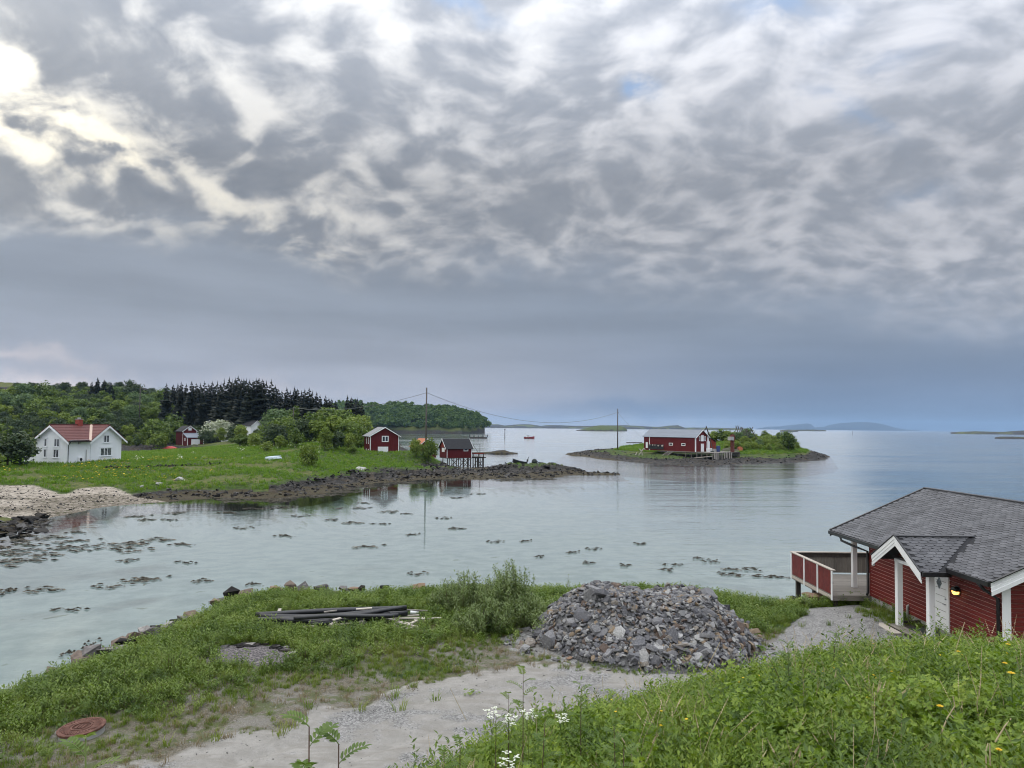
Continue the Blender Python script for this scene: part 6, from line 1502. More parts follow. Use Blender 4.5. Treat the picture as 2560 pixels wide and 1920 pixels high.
# ------------------------------------------------------------------ grass and growth
def pts_on(hf, x, y): return np.stack([x, y, hf(x, y)], 1)
M_TUFT = [tuft(100 + k, 16, .55, .35, .030, 'meadow_leaf', .5) for k in range(5)]
x = RNG.uniform(-95, 2, 60000); y = RNG.uniform(70, 205, 60000); u = x / y
zz = h_pen(x, y); rk, bb = pen_rock(x, y, pen_h(x, y)); ok = (u > -.80) & (u < .02) & (rk < .35) & (bb < .4) & (zz > .55) & (RNG.random(60000) < .55) & (fbm(x * .15, y * .15, 3, 61) < .17 + .1 * RNG.random(60000))
hx = (x - HC.x) * math.cos(T15) - (y - HC.y) * math.sin(T15); hy = (x - HC.x) * math.sin(T15) + (y - HC.y) * math.cos(T15)
ok &= ~((hx > -HW_ - .3) & (hx < .5) & (hy > -.3) & (hy < HL_ + .3))
P_ = np.stack([x[ok], y[ok], zz[ok]], 1)
o = scatter('meadow_grass', P_, upright(len(P_), .15), .45 + .6 * RNG.random(len(P_)) * (1 + .6 * fbm(P_[:, 0] * .1, P_[:, 1] * .1, 2, 90)), M_TUFT); o['label'] = 'green meadow grass on the lawn around the white house'
x = RNG.uniform(25, 110, 26000); y = RNG.uniform(180, 300, 26000); zz = h_isl(x, y); ok = (zz > 1.9) & (isl_rock(x, y, isl_h(x, y)) < .25)
P_ = np.stack([x[ok], y[ok], zz[ok]], 1)
o = scatter('island_grass', P_, upright(len(P_), .15), .7 + .7 * RNG.random(len(P_)), M_TUFT); o['label'] = 'rough green grass on the island'
# flowers and herbs in the lawn
fl = [flower(200 + k, .5, .10, 'flower_yellow') for k in range(2)]
x = RNG.uniform(-80, -45, 900); y = RNG.uniform(95, 135, 900); n_ = fbm(x * .12, y * .12, 3, 91) > .05; P_ = pts_on(h_pen, x[n_], y[n_])
o = scatter('lawn_flowers', P_, upright(len(P_)), .7 + .5 * RNG.random(len(P_)), fl); o['label'] = 'yellow flowers dotted in the lawn before the white house'
fw = [herb(210 + k, 10, .45, .9, .13, 'flower_white', 5) for k in range(2)]
x = np.concatenate([RNG.uniform(-62, -40, 32), RNG.uniform(-70, -30, 10)]); y = np.concatenate([RNG.uniform(150, 172, 32), RNG.uniform(120, 150, 10)]); P_ = pts_on(h_pen, x, y)
o = scatter('white_herbs', P_, upright(len(P_)), .6 + .7 * RNG.random(len(P_)), fw); o['label'] = 'white flowering herbs on the crest of the lawn'

# ---- rocks of the far shore
ROCKS = [pebble(300 + k, .5, 'shore_stone', 11) for k in range(8)]
x = RNG.uniform(-90, 30, 60000); y = RNG.uniform(66, 175, 60000); u = x / y; z0_ = pen_h(x, y); rk, bb = pen_rock(x, y, z0_)
ok = (u > -.82) & (u < .19) & (z0_ > .05) & (z0_ < 1.7) & ((rk > .5) | (bb > .6)) & (RNG.random(60000) < np.where(bb > .6, .42, .55))
P_ = pts_on(h_pen, x[ok], y[ok]); sc = .07 + .42 * RNG.random(len(P_)) ** 3 * np.where(bb[ok] > .6, .35, 1.0)
o = scatter('shore_rocks', P_, upright(len(P_), .5), sc, ROCKS); o['label'] = 'dark broken rocks and stones along the far shore'
big = np.argsort(RNG.random(ok.sum()))[:140]
for i in big:
    if bb[ok][i] > .6: continue
    p = P_[i]; r0 = RNG.uniform(.35, .9); k = link('rock', ROCKS[int(RNG.integers(8))], SHORE, None, (p[0], p[1], p[2] - .1), (RNG.normal() * .25, RNG.normal() * .25, RNG.random() * 6.28), (r0 * 1.3, r0, r0 * .75))
for k in range(90):                                        # the dark rocks at the left end of the beach
    px = RNG.uniform(-60, 118); py = np.interp(px, [-60, 0, 118], [1318, 1312, 1296]) + RNG.uniform(-12, 28); p = atz(px, py, .25); r0 = RNG.uniform(.18, .62)
    link('rock', ROCKS[k % 8], SHORE, None, (p.x, p.y, max(hp(p.x, p.y), -.05) + .05), (RNG.normal() * .25, RNG.normal() * .25, RNG.random() * 6.28), (r0 * 1.4, r0, r0 * .7))
for px, py, s_, lb in [(453, 1203, 1.1, 'pale rounded boulder on the grass edge above the beach'), (398, 1211, .7, 'small flat pale boulder left of the larger one'), (355, 1214, .4, 'smallest pale stone above the sand'), (905, 1178, 1.2, 'large pale slab leaning on the shore rocks')]:
    p = atz(px, py, 1.2); z = hp(p.x, p.y); b = link('boulder', pebble(int(px), .6, 'pale_stone', 14), None, None, (p.x, p.y, z + .1), (.1, .2, px), (s_, s_ * .8, s_ * .8)); tag(b, lb, 'boulder')
# low stone wall across the lawn
SW = thing('stone_wall', 'low dry stone wall running across the lawn below the white house', 'wall')
for i in range(95):
    px = 262 + i * 3.1 + TR.uniform(-1, 1); py = np.interp(px, [262, 400, 480, 560], [1172, 1168, 1163, 1157]) + 2; zq = np.interp(px, [262, 560], [1.9, 2.55]); p = atz(px, py, zq); z = hp(p.x, p.y)
    if i in (28, 29, 30, 60, 61): continue
    link('stone', ROCKS[i % 8], SW, None, (p.x, p.y, z + TR.uniform(.0, .28)), (TR.random(), TR.random(), TR.random() * 6), (TR.uniform(.22, .4), TR.uniform(.2, .3), TR.uniform(.2, .32)))
# island rocks
x = RNG.uniform(15, 115, 26000); y = RNG.uniform(175, 290, 26000); z0_ = isl_h(x, y); ok = (z0_ > .1) & (z0_ < 1.6) & (RNG.random(26000) < .25)
P_ = pts_on(h_isl, x[ok], y[ok]); o = scatter('island_rocks', P_, upright(len(P_), .5), .10 + .42 * RNG.random(len(P_)) ** 3, ROCKS); o['label'] = 'dark rocks round the island shore'
# ------------------------------------------------------------------ poles, wires, boats and other things on the water
def pole(px, base, top, d, hf, label):
    p = atd(px, base, d); q = atd(px, top, d); z = hf(p.x, p.y) if hf else 0
    t = thing('utility_pole', label, 'pole', (p.x, p.y, z), 0, 'utility poles of the overhead line'); h = q.z - z
    MB().tube([(0, 0, -1), (0, 0, h * .5), (0, 0, h)], [.21, .18, .14], 8).build('shaft', MAT['pole_wood'], t, smooth=True)
    MB().box((-.35, -.05, h - 1.3), (.35, .05, h - 1.2)).build('crossbar', MAT['pole_wood'], t)
    return Vector((p.x, p.y, z + h - 1.15))
PA = pole(1065, 1098, 969, 162, hp, 'tall wooden power pole behind the round bush by the boathouses')
PB = pole(1544, 1122, 1022, 235, hi, 'wooden power pole standing at the left end of the island')
PC = pole(349, 1030, 965, 275, hp, 'thin grey power pole among the trees of the left hillside')
PD = pole(733, 1062, 1018, 225, hp, 'short thin power pole in front of the grey-green tree')
def wire(a, b, sag, label, r=.045):
    pts = [a.lerp(b, i / 28) + Vector((0, 0, -4 * sag * (i / 28) * (1 - i / 28))) for i in range(29)]
    tag(MB().tube(pts, r, 5, False).build('power_line', MAT['rope_grey'], smooth=True), label, 'wire')
wire(PA, PB, 5.0, 'long power line sagging over the strait between both tall poles')
wire(PD + Vector((0, 0, 1)), PA, 2.0, 'power line from the woods to the pole by the boathouses')
g_ = atd(1602, 1090, 240); wire(PB, Vector((g_.x, g_.y, 6.2)), .3, 'stay wire falling from the island pole to the warehouse roof', .03)
def hull(L_, Wd, H_, sheer=.3, n=14, dk=.85):
    v = []; f = []; m_ = 7
    for i in range(n + 1):
        s_ = i / n; w_ = Wd * .5 * min(1.0, (1 - s_ ** 3.2) ** .9 + .02) * (.82 + .18 * min(1, s_ * 4)); zt = H_ + sheer * s_ ** 2.2 + .05 * (1 - s_) ** 2
        for a in range(m_):
            t_ = a / (m_ - 1) * 2 - 1; yy = w_ * math.copysign(abs(t_) ** .75, t_); zz = zt * (abs(t_) ** 2.2) + (.25 * s_ ** 4) * (1 - abs(t_))
            v.append((s_ * L_ - L_ / 2, yy, zz - .25))
    for i in range(n):
        for a in range(m_ - 1): f.append((i * m_ + a, (i + 1) * m_ + a, (i + 1) * m_ + a + 1, i * m_ + a + 1))
    f.append(tuple(range(m_)))
    o = len(v)                                              # deck
    for i in range(n + 1): v += [tuple(Vector(v[i * m_]) * 1 + Vector((0, .03, -.12 if dk < 1 else 0))), tuple(Vector(v[i * m_ + m_ - 1]) + Vector((0, -.03, -.12 if dk < 1 else 0)))]
    for i in range(n): f.append((o + 2 * i, o + 2 * i + 1, o + 2 * i + 3, o + 2 * i + 2))
    return MB().add(v, f)
q = atz(1323, 1096, 0)
t = thing('fishing_boat', 'small red fishing boat with white wheelhouse out on the strait', 'boat', (q.x, q.y, 0.05), R(4)); t.scale = (1.0,) * 3
hull(8.4, 2.6, 1.15, .8).build('hull', MAT['hull_red'], t, smooth=True)
MB().box((-2.2, -.8, .7), (.1, .8, 2.3)).box((-2.4, -.95, 2.3), (.3, .95, 2.42)).build('wheelhouse', MAT['white_paint'], t)
for y_ in (-.82, .81):
    for x_ in (-1.9, -1.1, -.5): MB().box((x_, y_ - .005, 1.55), (x_ + .45, y_ + .005, 2.1)).build('window', MAT['window_glass'], t)
MB().tube([(-1.0, 0, 2.4), (-1.0, 0, 3.7)], .04, 6).build('mast', MAT['steel'], t); MB().tube([(3.3, -.4, 1.4), (3.3, -.4, 2.0), (3.9, 0, 2.1), (3.3, .4, 2.0), (3.3, .4, 1.4)], .035, 6).build('bow_rail', MAT['steel'], t)
MB().box((-4.0, -.9, .85), (-3.0, .9, 1.25)).build('stern_box', MAT['hull_black'], t)
q = atz(1196, 1096, 0)
t = thing('floating_pontoon', 'long low dark floating pontoon with railings off the headland', 'pontoon', (q.x, q.y, 0), R(2)); s_ = q.y / 1776 * 44
MB().box((-s_ / 2, -1.6, -.2), (s_ / 2, 1.6, 1.0)).build('hull', MAT['dark_wood'], t)
for k in range(13):
    x_ = -s_ / 2 + s_ * k / 12
    if k in (3, 6, 8): continue
    MB().box((x_ - .22, -1.6, 1.0), (x_ + .35, -1.4, 2.9)).build('stanchion', MAT['concrete' if k % 3 else 'dark_wood'], t)
MB().tube([(-.3, 0, -3), (-.3, 0, 6.5)], .14, 6).build('mooring_post', MAT['dark_wood'], t); MB().box((-s_ / 2, -1.5, 2.75), (s_ / 2, -1.42, 2.9)).build('rail', MAT['steel'], t)
for px, wl, top, lb in [(1262, 1094, 1072, 'dark channel marker post left of the red fishing boat'), (2131, 1087, 1077, 'distant dark channel marker right of the blue mountains')]:
    q = atz(px, wl, 0); h = (wl - top) * q.y / 1776
    t = thing('channel_marker', lb, 'sea mark', (q.x, q.y, 0)); k_ = h * .035
    MB().tube([(0, 0, -2), (0, 0, h * .55), (0, 0, h)], [k_ * 1.2, k_, k_ * .8], 8).build('post', MAT['dark_wood'], t); MB().lathe([(k_ * 1.2, 0), (k_ * 2.0, h * .02), (k_ * 1.9, h * .10), (k_ * .6, h * .13)], 10, (0, 0, h * .86)).build('topmark', MAT['hull_black'], t)
# boats on the skerry, the upturned boat on the lawn
q = atd(1303, 1156, 152)
t = thing('rowing_boat', 'black wooden boat drawn up on top of the grassy skerry', 'boat', (q.x - .3, q.y, hp(q.x, q.y) + .12), R(176)); hull(3.2, 1.2, .62, .45, 12).build('hull', MAT['hull_black'], t, smooth=True); t.rotation_euler = (0, R(-6), R(176))
MB().tube([(-1.4, 0, .4), (-1.75, .0, 1.5)], .06, 6).box((-1.75, -.16, .5), (-1.4, .16, 1.0)).build('outboard', MAT['hull_black'], t)
q = atd(1336, 1156, 152); t = thing('net_heap', 'dark heap of gear covered with net on the skerry', 'fishing gear', (q.x, q.y, hp(q.x, q.y) + .1))
MB().lathe([(.55, 0), (.60, .3), (.48, .7), (.2, .9)], 12).build('pile', MAT['net_dark'], t, smooth=True); MB().beam((.3, 0, .5), (1.25, .0, -.05), .2, .18).build('tail', MAT['hull_black'], t)
q = atz(683, 1160, 2.2); z = hp(q.x, q.y)
def upturned():
    v = []; f = []; n = 14; m_ = 9
    for i in range(n + 1):
        s_ = i / n; w_ = .68 * min(1, (1 - (1 - s_) ** 2.6) ** .8 + .03); hh = .62 * (.55 + .45 * math.sin(math.pi * min(1, s_ * .9 + .1)))
        for a in range(m_):
            an = math.pi * a / (m_ - 1); v.append((s_ * 2.7 - 1.35, math.cos(an) * w_, abs(math.sin(an)) ** .7 * hh))
    for i in range(n):
        for a in range(m_ - 1): f.append((i * m_ + a, i * m_ + a + 1, (i + 1) * m_ + a + 1, (i + 1) * m_ + a))
    f.append(tuple(range(n * m_, n * m_ + m_)))
    return MB().add(v, f)
t = thing('upturned_boat', 'pale blue dinghy lying keel up on the lawn', 'boat', (q.x, q.y, z - .02), R(14)); t.rotation_euler = (R(-8), R(-5), R(14)); t.scale = (1.05, 1.1, 1.05)
upturned().build('hull', MAT['hull_pale'], t, smooth=True); MB().beam((-1.2, 0, .56), (1.3, 0, .60), .05, .06).build('keel', MAT['hull_pale'], t)
q = atz(902, 1122, 1.2); t = thing('moored_boat', 'white open boat moored just behind the tall red boathouse', 'boat', (atd(996, 1108, 172).x + 1.5, 172, .05), R(10)); hull(4.5, 1.6, .75, .3).build('hull', MAT['hull_black'], t, smooth=True); MB().box((-1.8, -.55, .30), (1.2, .55, .62)).build('cover', MAT['white_paint'], t)
# fish drying racks, reel and driftwood on the island
def rack(px, base, top, d, spread, label):
    p = atd(px, base, d); z = hi(p.x, p.y); h = atd(px, top, d).z - z
    t = thing('drying_rack', label, 'rack', (p.x, p.y, z), TR.uniform(-.3, .3), 'fish drying racks on the island')
    for sx in (-1, 1):
        for yy in (0, 1.6): MB().tube([(sx * spread, yy, -.3), (-sx * spread * .16, yy, h)], [.10, .07], 6).build('leg', MAT['pole_wood'], t)
    MB().tube([(0, -.6, h * .86), (0, 2.4, h * .86)], .07, 6).build('ridge_pole', MAT['pole_wood'], t)
rack(1846, 1112, 1064, 236, 1.6, 'leftmost drying rack with tall crossed poles on the island'); rack(1856, 1112, 1067, 238, 1.5, 'second tall drying rack, next to the leftmost')
rack(1879, 1114, 1068, 226, 3.0, 'wide open drying rack with crossed poles standing right of the others'); rack(1868, 1112, 1072, 234, 1.5, 'low drying rack hidden between tall and wide ones')
q = atd(1850, 1124, 212); z = hi(q.x, q.y); t = thing('cable_reel', 'round rust-orange cable reel lying on the grass beside the quay', 'reel', (q.x, q.y, z + .75), R(25))
for y_ in (-.35, .27):
    o = MB().lathe([(.75, 0), (.75, .08)], 20).build('disc', MAT['buoy_orange'], t); o.matrix_local = Matrix.Translation((0, y_ + .08, 0)) @ Matrix.Rotation(R(90), 4, 'X')
o = MB().lathe([(.4, 0), (.4, .56)], 14).build('drum', MAT['rust_red'], t); o.matrix_local = Matrix.Translation((0, .28, 0)) @ Matrix.Rotation(R(90), 4, 'X')
for px, py, d, lb in [(1833, 1122, 208, 'grey weathered timber stack leaning beside the quay crane'), (1816, 1124, 212, 'grey heap of nets and boards behind the quay crane')]:
    q = atd(px, py, d); z = max(hi(q.x, q.y), 1.8); t = thing('timber_stack', lb, 'stack', (q.x, q.y, z), R(-20))
    for k in range(7): MB().beam((-1.6 + .1 * k, .2 * k - .6, .15 + .12 * k), (1.5, .2 * k - .6 + TR.uniform(-.2, .2), .5 + .16 * k), .24, .09).build('plank', MAT['grey_wood'], t)
q = atd(1602, 1132, 205); z = hi(q.x, q.y); t = thing('driftwood', 'pale bleached branch sculpture on the grass left of the warehouse', 'driftwood', (q.x, q.y, z))
for a, b in (((-.6, 0, 0), (.2, 0, 1.2)), ((.2, 0, 1.2), (.9, .1, 2.1)), ((.2, 0, 1.2), (-.4, .1, 1.9)), ((.5, .1, 0), (.25, 0, 1.2)), ((-1.5, 0, .1), (-1.1, 0, 1.0)), ((.9, .1, 2.1), (1.3, .1, 1.6))): MB().tube([a, b], [.16, .11], 6).build('branch', MAT['pale_wood'], t)
# a gull far off in the sky
p = atd(1701, 911, 160); t = thing('gull', 'tiny dark gull flying high over the island', 'bird', tuple(p))
MB().add([(-.62, 0, .10), (-.30, .10, .20), (0, .12, .02), (.30, .10, .20), (.62, 0, .10), (.28, -.10, .17), (0, -.12, 0), (-.28, -.10, .17)], [(0, 1, 7), (1, 2, 6, 7), (2, 3, 5, 6), (3, 4, 5)]).tube([(0, .32, 0), (0, .15, .01), (0, -.15, 0), (0, -.36, .01)], [.02, .07, .06, .015], 6).build('body', MAT['hull_black'], t)

# ---- seaweed lying at the surface
def weedmat():
    m_, t = newmat('seaweed'); n = t.noise(coord(t), 3.0, 4, .6); g = t.new('ShaderNodeNewGeometry').outputs['Random Per Island']
    c = t.ramp(t.m('ADD', t.m('MULTIPLY', g, .7), t.m('MULTIPLY', n, .3)), [(.1, (.030, .024, .013)), (.5, (.060, .047, .024)), (.8, (.105, .085, .045)), (.90, (.36, .31, .23))])
    finish(t, c, .45, n, .4, .02, spec=.5); return m_
weedmat()
def weed_mesh(seed, n=190, tan=.25):
    r = np.random.default_rng(seed); V = []; Q = []; o = 0
    cs = [(r.normal() * .85, r.normal() * .50, .16 + .42 * r.random() ** 1.5) for _ in range(7)]
    for i in range(n):
        cx, cy, cr = cs[int(r.integers(7))]; a = r.random() * 6.283; q = cr * abs(r.normal()) * .55; x, y = cx + q * math.cos(a) * 1.3, cy + q * math.sin(a)
        b = r.random() * 6.283; l = .10 + .16 * r.random(); w_ = .035 + .05 * r.random(); z = .012 + .05 * r.random() * max(0, 1 - q / cr)
        d = np.array([math.cos(b), math.sin(b) * .8, 0]); s_ = np.array([-d[1], d[0], 0]); c = np.array([x, y, z])
        V += [c - d * l, c - s_ * w_ + [0, 0, .015], c + d * l, c + s_ * w_ + [0, 0, .01]]; Q.append((o, o + 1, o + 2, o + 3)); o += 4
    return np_mesh('seaweed', np.array(V), np.array(Q), MAT['seaweed'], False)
WM = [weed_mesh(400 + k) for k in range(6)]
W_PX = [(35, 1472, 52), (110, 1476, 95), (15, 1482, 40), (192, 1524, 70), (330, 1450, 95), (300, 1462, 90), (378, 1446, 80), (505, 1453, 55), (322, 1402, 62), (475, 1407, 50), (625, 1462, 42), (1053, 1434, 50),
        (345, 1355, 110), (390, 1350, 90), (330, 1365, 100), (300, 1372, 70), (440, 1362, 70), (355, 1375, 90), (345, 1290, 60), (365, 1300, 45), (440, 1283, 60), (430, 1300, 38),
        (700, 1340, 60), (618, 1320, 48), (920, 1365, 78), (880, 1308, 60), (830, 1300, 48), (960, 1310, 40), (1010, 1285, 34), (1115, 1295, 42), (1030, 1336, 40), (1140, 1322, 50), (975, 1280, 62), (900, 1270, 72), (905, 1258, 40),
        (1245, 1354, 44), (1312, 1352, 36), (1600, 1360, 40), (1668, 1425, 46), (1690, 1412, 42), (1740, 1396, 30), (1780, 1402, 46), (1830, 1422, 60), (1815, 1436, 56), (1878, 1424, 62), (1900, 1440, 80), (1935, 1444, 60), (1490, 1372, 40), (1430, 1380, 40), (1562, 1414, 36),
        (40, 1378, 90), (95, 1362, 80), (150, 1370, 100), (60, 1395, 110), (210, 1350, 70), (130, 1345, 90), (20, 1410, 120), (105, 1400, 90), (180, 1332, 60), (240, 1606, 34), (180, 1628, 40), (1470, 1408, 36), (1350, 1392, 30), (660, 1272, 60), (560, 1282, 60), (760, 1290, 44), (710, 1268, 40), (1140, 1245, 40), (1060, 1228, 30), (1200, 1235, 34), (30, 1352, 90), (75, 1380, 100), (15, 1366, 80), (120, 1388, 80), (165, 1356, 70), (200, 1376, 80), (55, 1340, 70), (250, 1362, 60)]
wl_ = [('dark seaweed clump floating alone at the far left of the bay', (35, 1472)), ('long dark seaweed patch near the left edge, beside two smaller ones', (110, 1476)), ('seaweed clump with pale rim nearest to the riprap corner', (192, 1524)), ('dark seaweed patch floating alone midway before the willow bush', (1053, 1434)), ('broad seaweed patch floating alone in the middle of the bay', (920, 1365)), ('small seaweed clump floating alone above the grassy yard corner', (625, 1462)), ('largest seaweed patch close to the cabin deck', (1900, 1440))]
for i, (px, py, w_) in enumerate(W_PX):
    q = atz(px, py, 0); s_ = w_ / 1776 * q.y / 2.5
    o = link('seaweed', WM[i % 6], None, None, (q.x, q.y, .004), (0, 0, TR.uniform(-.35, .35) + (math.pi if i % 2 else 0)), (s_, max(s_ * .9, .5), 1.5))
    lb = next((l for l, c in wl_ if c == (px, py)), None)
    if lb is None: lb = (('brown seaweed clump by the dark rocks at the left end of the beach' if px < 130 else 'brown seaweed clump of the raft floating below the beach' if py > 1340 else 'brown seaweed clump just off the right end of the beach') if px < 450 and py < 1420 else 'brown seaweed patch of the scattered group before the heap and cabin' if px > 1200 else 'brown seaweed patch of the scattered group in the open bay' if px > 550 else 'brown seaweed patch of the group floating in the left bay')
    tag(o, lb, 'seaweed', 'seaweed patches floating in the bay')
n = 1500; x = RNG.uniform(-75, 8, n * 8); y = RNG.uniform(60, 140, n * 8); z0_ = pen_h(x, y); ok = (z0_ < .0) & (z0_ > -.62) & (x / y > -.72) & (fbm(x * .13, y * .2, 3, 95) > -.06) & (RNG.random(n * 8) < .45); 
P_ = np.stack([x[ok], y[ok], np.full(ok.sum(), .003)], 1); rot = np.zeros((len(P_), 3)); rot[:, 2] = RNG.normal(size=len(P_)) * .5
o = scatter('shallow_seaweed', P_, rot, .35 + .8 * RNG.random(len(P_)) ** 2, WM); o['label'] = 'mat of brown seaweed along the far waterline'
# ------------------------------------------------------------------ the rubble heap
HP = [(3.55, 26.5, 2.75, 3.3, 1.66), (6.2, 26.3, 2.8, 3.2, 1.60), (4.85, 25.7, 3.7, 3.2, 1.05)]
def h_heap(x, y):
    best = 0
    for cx, cy, rx, ry, hh in HP:
        r = np.hypot((x - cx) / rx, (y - cy) / ry); best = np.maximum(best, hh * np.minimum(1, np.clip(1 - r, 0, 1) * 1.7) ** .9)
    return best + (best > .05) * fbm(x * 1.2, y * 1.2, 3, 111) * .35
HEAP = thing('rubble_heap', 'big heap of broken grey quarry stone beside the gravel road', 'rubble heap', (4.6, 26.2, 1.55))
def heap():
    xs_ = np.linspace(-.3, 9.5, 110); ys_ = np.linspace(22.2, 30.4, 90); Y_, X_ = np.meshgrid(ys_, xs_, indexing='ij')
    Z_ = h_near(X_, Y_) + h_heap(X_, Y_) - .06 - .25 * (h_heap(X_, Y_) < .03)
    V = np.stack([X_.ravel() - 4.6, Y_.ravel() - 26.2, Z_.ravel() - 1.55], 1); i = np.arange(X_.size).reshape(X_.shape)
    Q = np.stack([i[:-1, :-1], i[:-1, 1:], i[1:, 1:], i[1:, :-1]], -1).reshape(-1, 4)
    keep = (h_heap(X_, Y_)[:-1, :-1] > .0).ravel()
    m_, t = newmat('heap_core'); n = t.noise(coord(t), 9.0, 5, .65); finish(t, t.ramp(n, [(.35, (.05, .05, .052)), (.6, (.13, .128, .126)), (.8, (.22, .21, .20))]), .9, n, .8, .05)
    link('core', np_mesh('core', V, Q[keep], m_, False), HEAP)
    SL = [slab(500 + k) for k in range(16)]
    r_ = np.random.default_rng(77)
    def sample(n, front):
        out = []
        while len(out) < n:
            x, y = r_.uniform(-.2, 9.4), r_.uniform(22.4, 29.8)
            if front and y > 27.6: continue
            h0 = float(h_heap(np.array([x]), np.array([y]))[0])
            if h0 > .10 or (h0 > -.2 and r_.random() < .10 and np.hypot((x - 4.6) / 4.5, (y - 26.2) / 3.4) < 1.1): out.append((x, y))
        P = np.array(out); e = .12
        h0 = h_heap(P[:, 0], P[:, 1]); gx = (h_heap(P[:, 0] + e, P[:, 1]) - h0) / e; gy = (h_heap(P[:, 0], P[:, 1] + e) - h0) / e
        return P, h_near(P[:, 0], P[:, 1]) + h0, gx, gy
    P, z, gx, gy = sample(300, True)
    for k in range(300):
        f = 1 - min(1, (z[k] - 1.5) / 2.1); s_ = (.085 + .17 * r_.random() ** 1.8) * (.75 + .7 * f)
        if k < 16: s_ = r_.uniform(.26, .40)
        n = Vector((-gx[k] * .8, -gy[k] * .8, 1)).normalized(); n = (n + Vector(r_.normal(size=3)) * .42).normalized()
        q = Vector((0, 0, 1)).rotation_difference(n).to_matrix() @ Matrix.Rotation(r_.random() * 6.28, 3, 'Z')
        o = link('stone', SL[k % 16], HEAP); o.matrix_local = Matrix.Translation((P[k, 0] - 4.6, P[k, 1] - 26.2, z[k] - 1.55 + s_ * .12)) @ q.to_4x4() @ Matrix.Diagonal((s_ * r_.uniform(.8, 1.5), s_, s_ * r_.uniform(.7, 1.1), 1))
    o = link('stone', SL[3], HEAP, 'largest dark grey block on top of the heap'); p = atd(1500, 1478, 26.0); o.location = (p.x - 4.6, p.y - 26.2, p.z - 1.55); o.scale = (.62, .42, .5); o.rotation_euler = (.1, .25, .3)
    P, z, gx, gy = sample(6800, False)
    rot = np.zeros((len(P), 3))
    for k in range(len(P)):
        n = Vector((-gx[k] * .8, -gy[k] * .8, 1)).normalized(); n = (n + Vector(r_.normal(size=3)) * .5).normalized()
        e = (Vector((0, 0, 1)).rotation_difference(n).to_matrix() @ Matrix.Rotation(r_.random() * 6.28, 3, 'Z')).to_euler(); rot[k] = e
    S_ = .032 + .105 * r_.random(len(P)) ** 1.6
    o = scatter('small_stones', np.stack([P[:, 0] - 4.6, P[:, 1] - 26.2, z - 1.55 + S_ * .2], 1), rot, S_, SL); o.parent = HEAP
heap()

# ------------------------------------------------------------------ boulders edging the yard
BS = [pebble(600 + k, .7, 'bank_stone', 12) for k in range(6)]; RS = pebble(611, .7, 'rust_stone_tmp' if False else 'bank_stone', 12)
m_, t = newmat('rust_stone'); n = t.noise(coord(t), 4.0, 6, .65); finish(t, t.ramp(n, [(.3, (.10, .06, .042)), (.55, (.20, .125, .078)), (.75, (.19, .165, .14))]), .85, n, .5, .02)
RS.materials[0] = m_
def dark(k): 
    me = BS[k].copy(); me.materials[0] = MAT['shore_stone']; return me
DS = [dark(0), dark(2)]
BPX = [(150, 1668, .35, 0), (205, 1650, .45, 0), (240, 1640, .6, 0), (262, 1622, .32, 1), (285, 1632, .42, 0), (305, 1612, .46, 0), (330, 1615, .38, 2), (345, 1598, .40, 0), (362, 1590, .5, 0), (385, 1592, .35, 0), (402, 1572, .52, 2), (420, 1580, .35, 1), (438, 1555, .34, 2), (455, 1560, .3, 0), (475, 1546, .48, 0),
       (535, 1510, .30, 0), (560, 1500, .42, 0), (588, 1502, .52, 2), (612, 1494, .42, 0), (690, 1485, .42, 3), (722, 1484, .50, 0), (752, 1480, .52, 0), (780, 1480, .34, 0), (800, 1484, .48, 0), (832, 1482, .42, 0), (858, 1488, .25, 0), (885, 1484, .36, 3), (905, 1490, .24, 2), (960, 1490, .26, 2), (1050, 1480, .36, 3), (1075, 1478, .30, 0),
       (1828, 1480, .34, 3), (1842, 1478, .40, 2), (1878, 1488, .30, 0), (1905, 1496, .34, 0), (2030, 1500, .40, 3), (2056, 1494, .42, 3), (2080, 1494, .3, 0), (1950, 1500, .36, 0), (1985, 1506, .30, 2)]
for i, (px, py, s_, kd) in enumerate(BPX):
    p = atz(px, py, 1.35); z = hn(p.x, p.y) + (.40 if px > 500 else .28)
    o = link('boulder', RS if kd == 3 else DS[i % 2] if kd == 2 else BS[i % 6], None, None, (p.x, p.y, max(z, .3) + s_ * .1), (TR.uniform(-.3, .3), TR.uniform(-.3, .3), TR.random() * 6.28), (s_ * 1.25, s_, s_ * .95))
    sec = 'on the left shore edge of the yard' if px < 500 else 'on the far shore edge behind the pipes' if px < 1200 else 'at the water between heap and cabin deck'
    tag(o, {0: 'grey broken boulder ', 1: 'brownish boulder ', 2: 'dark boulder ', 3: 'rust-coloured boulder '}[kd] + sec, 'boulder', 'boulders edging the yard')
# scattered stones in the yard
for px, py, s_, lb in [(1345, 1588, .22, 'round pale stone left of the heap'), (1312, 1610, .26, 'larger lichen-grey stone left of the heap foot'), (1398, 1630, .30, 'pale rough stone at the left foot of the heap'), (1424, 1652, .16, 'small rusty stone by the road below the heap'), (815, 1612, .30, 'flat grey stone in the grass below the pipes'), (858, 1602, .16, 'small white stone beside the flat grey one')]:
    p = atz(px, py, 1.6); z = hn(p.x, p.y); o = link('field_stone', RS if 'rusty' in lb else BS[int(px) % 6], None, None, (p.x, p.y, z + s_ * .15), (.2, .1, px), (s_, s_ * .85, s_ * .6)); tag(o, lb, 'stone')
FP = thing('fire_pit', 'burnt patch of ash edged with flat charred stones on the grass', 'fire pit', (ASH_C[0], ASH_C[1], hn(ASH_C[0], ASH_C[1])))
SLB = [slab(540 + k, 'shore_stone') for k in range(4)]
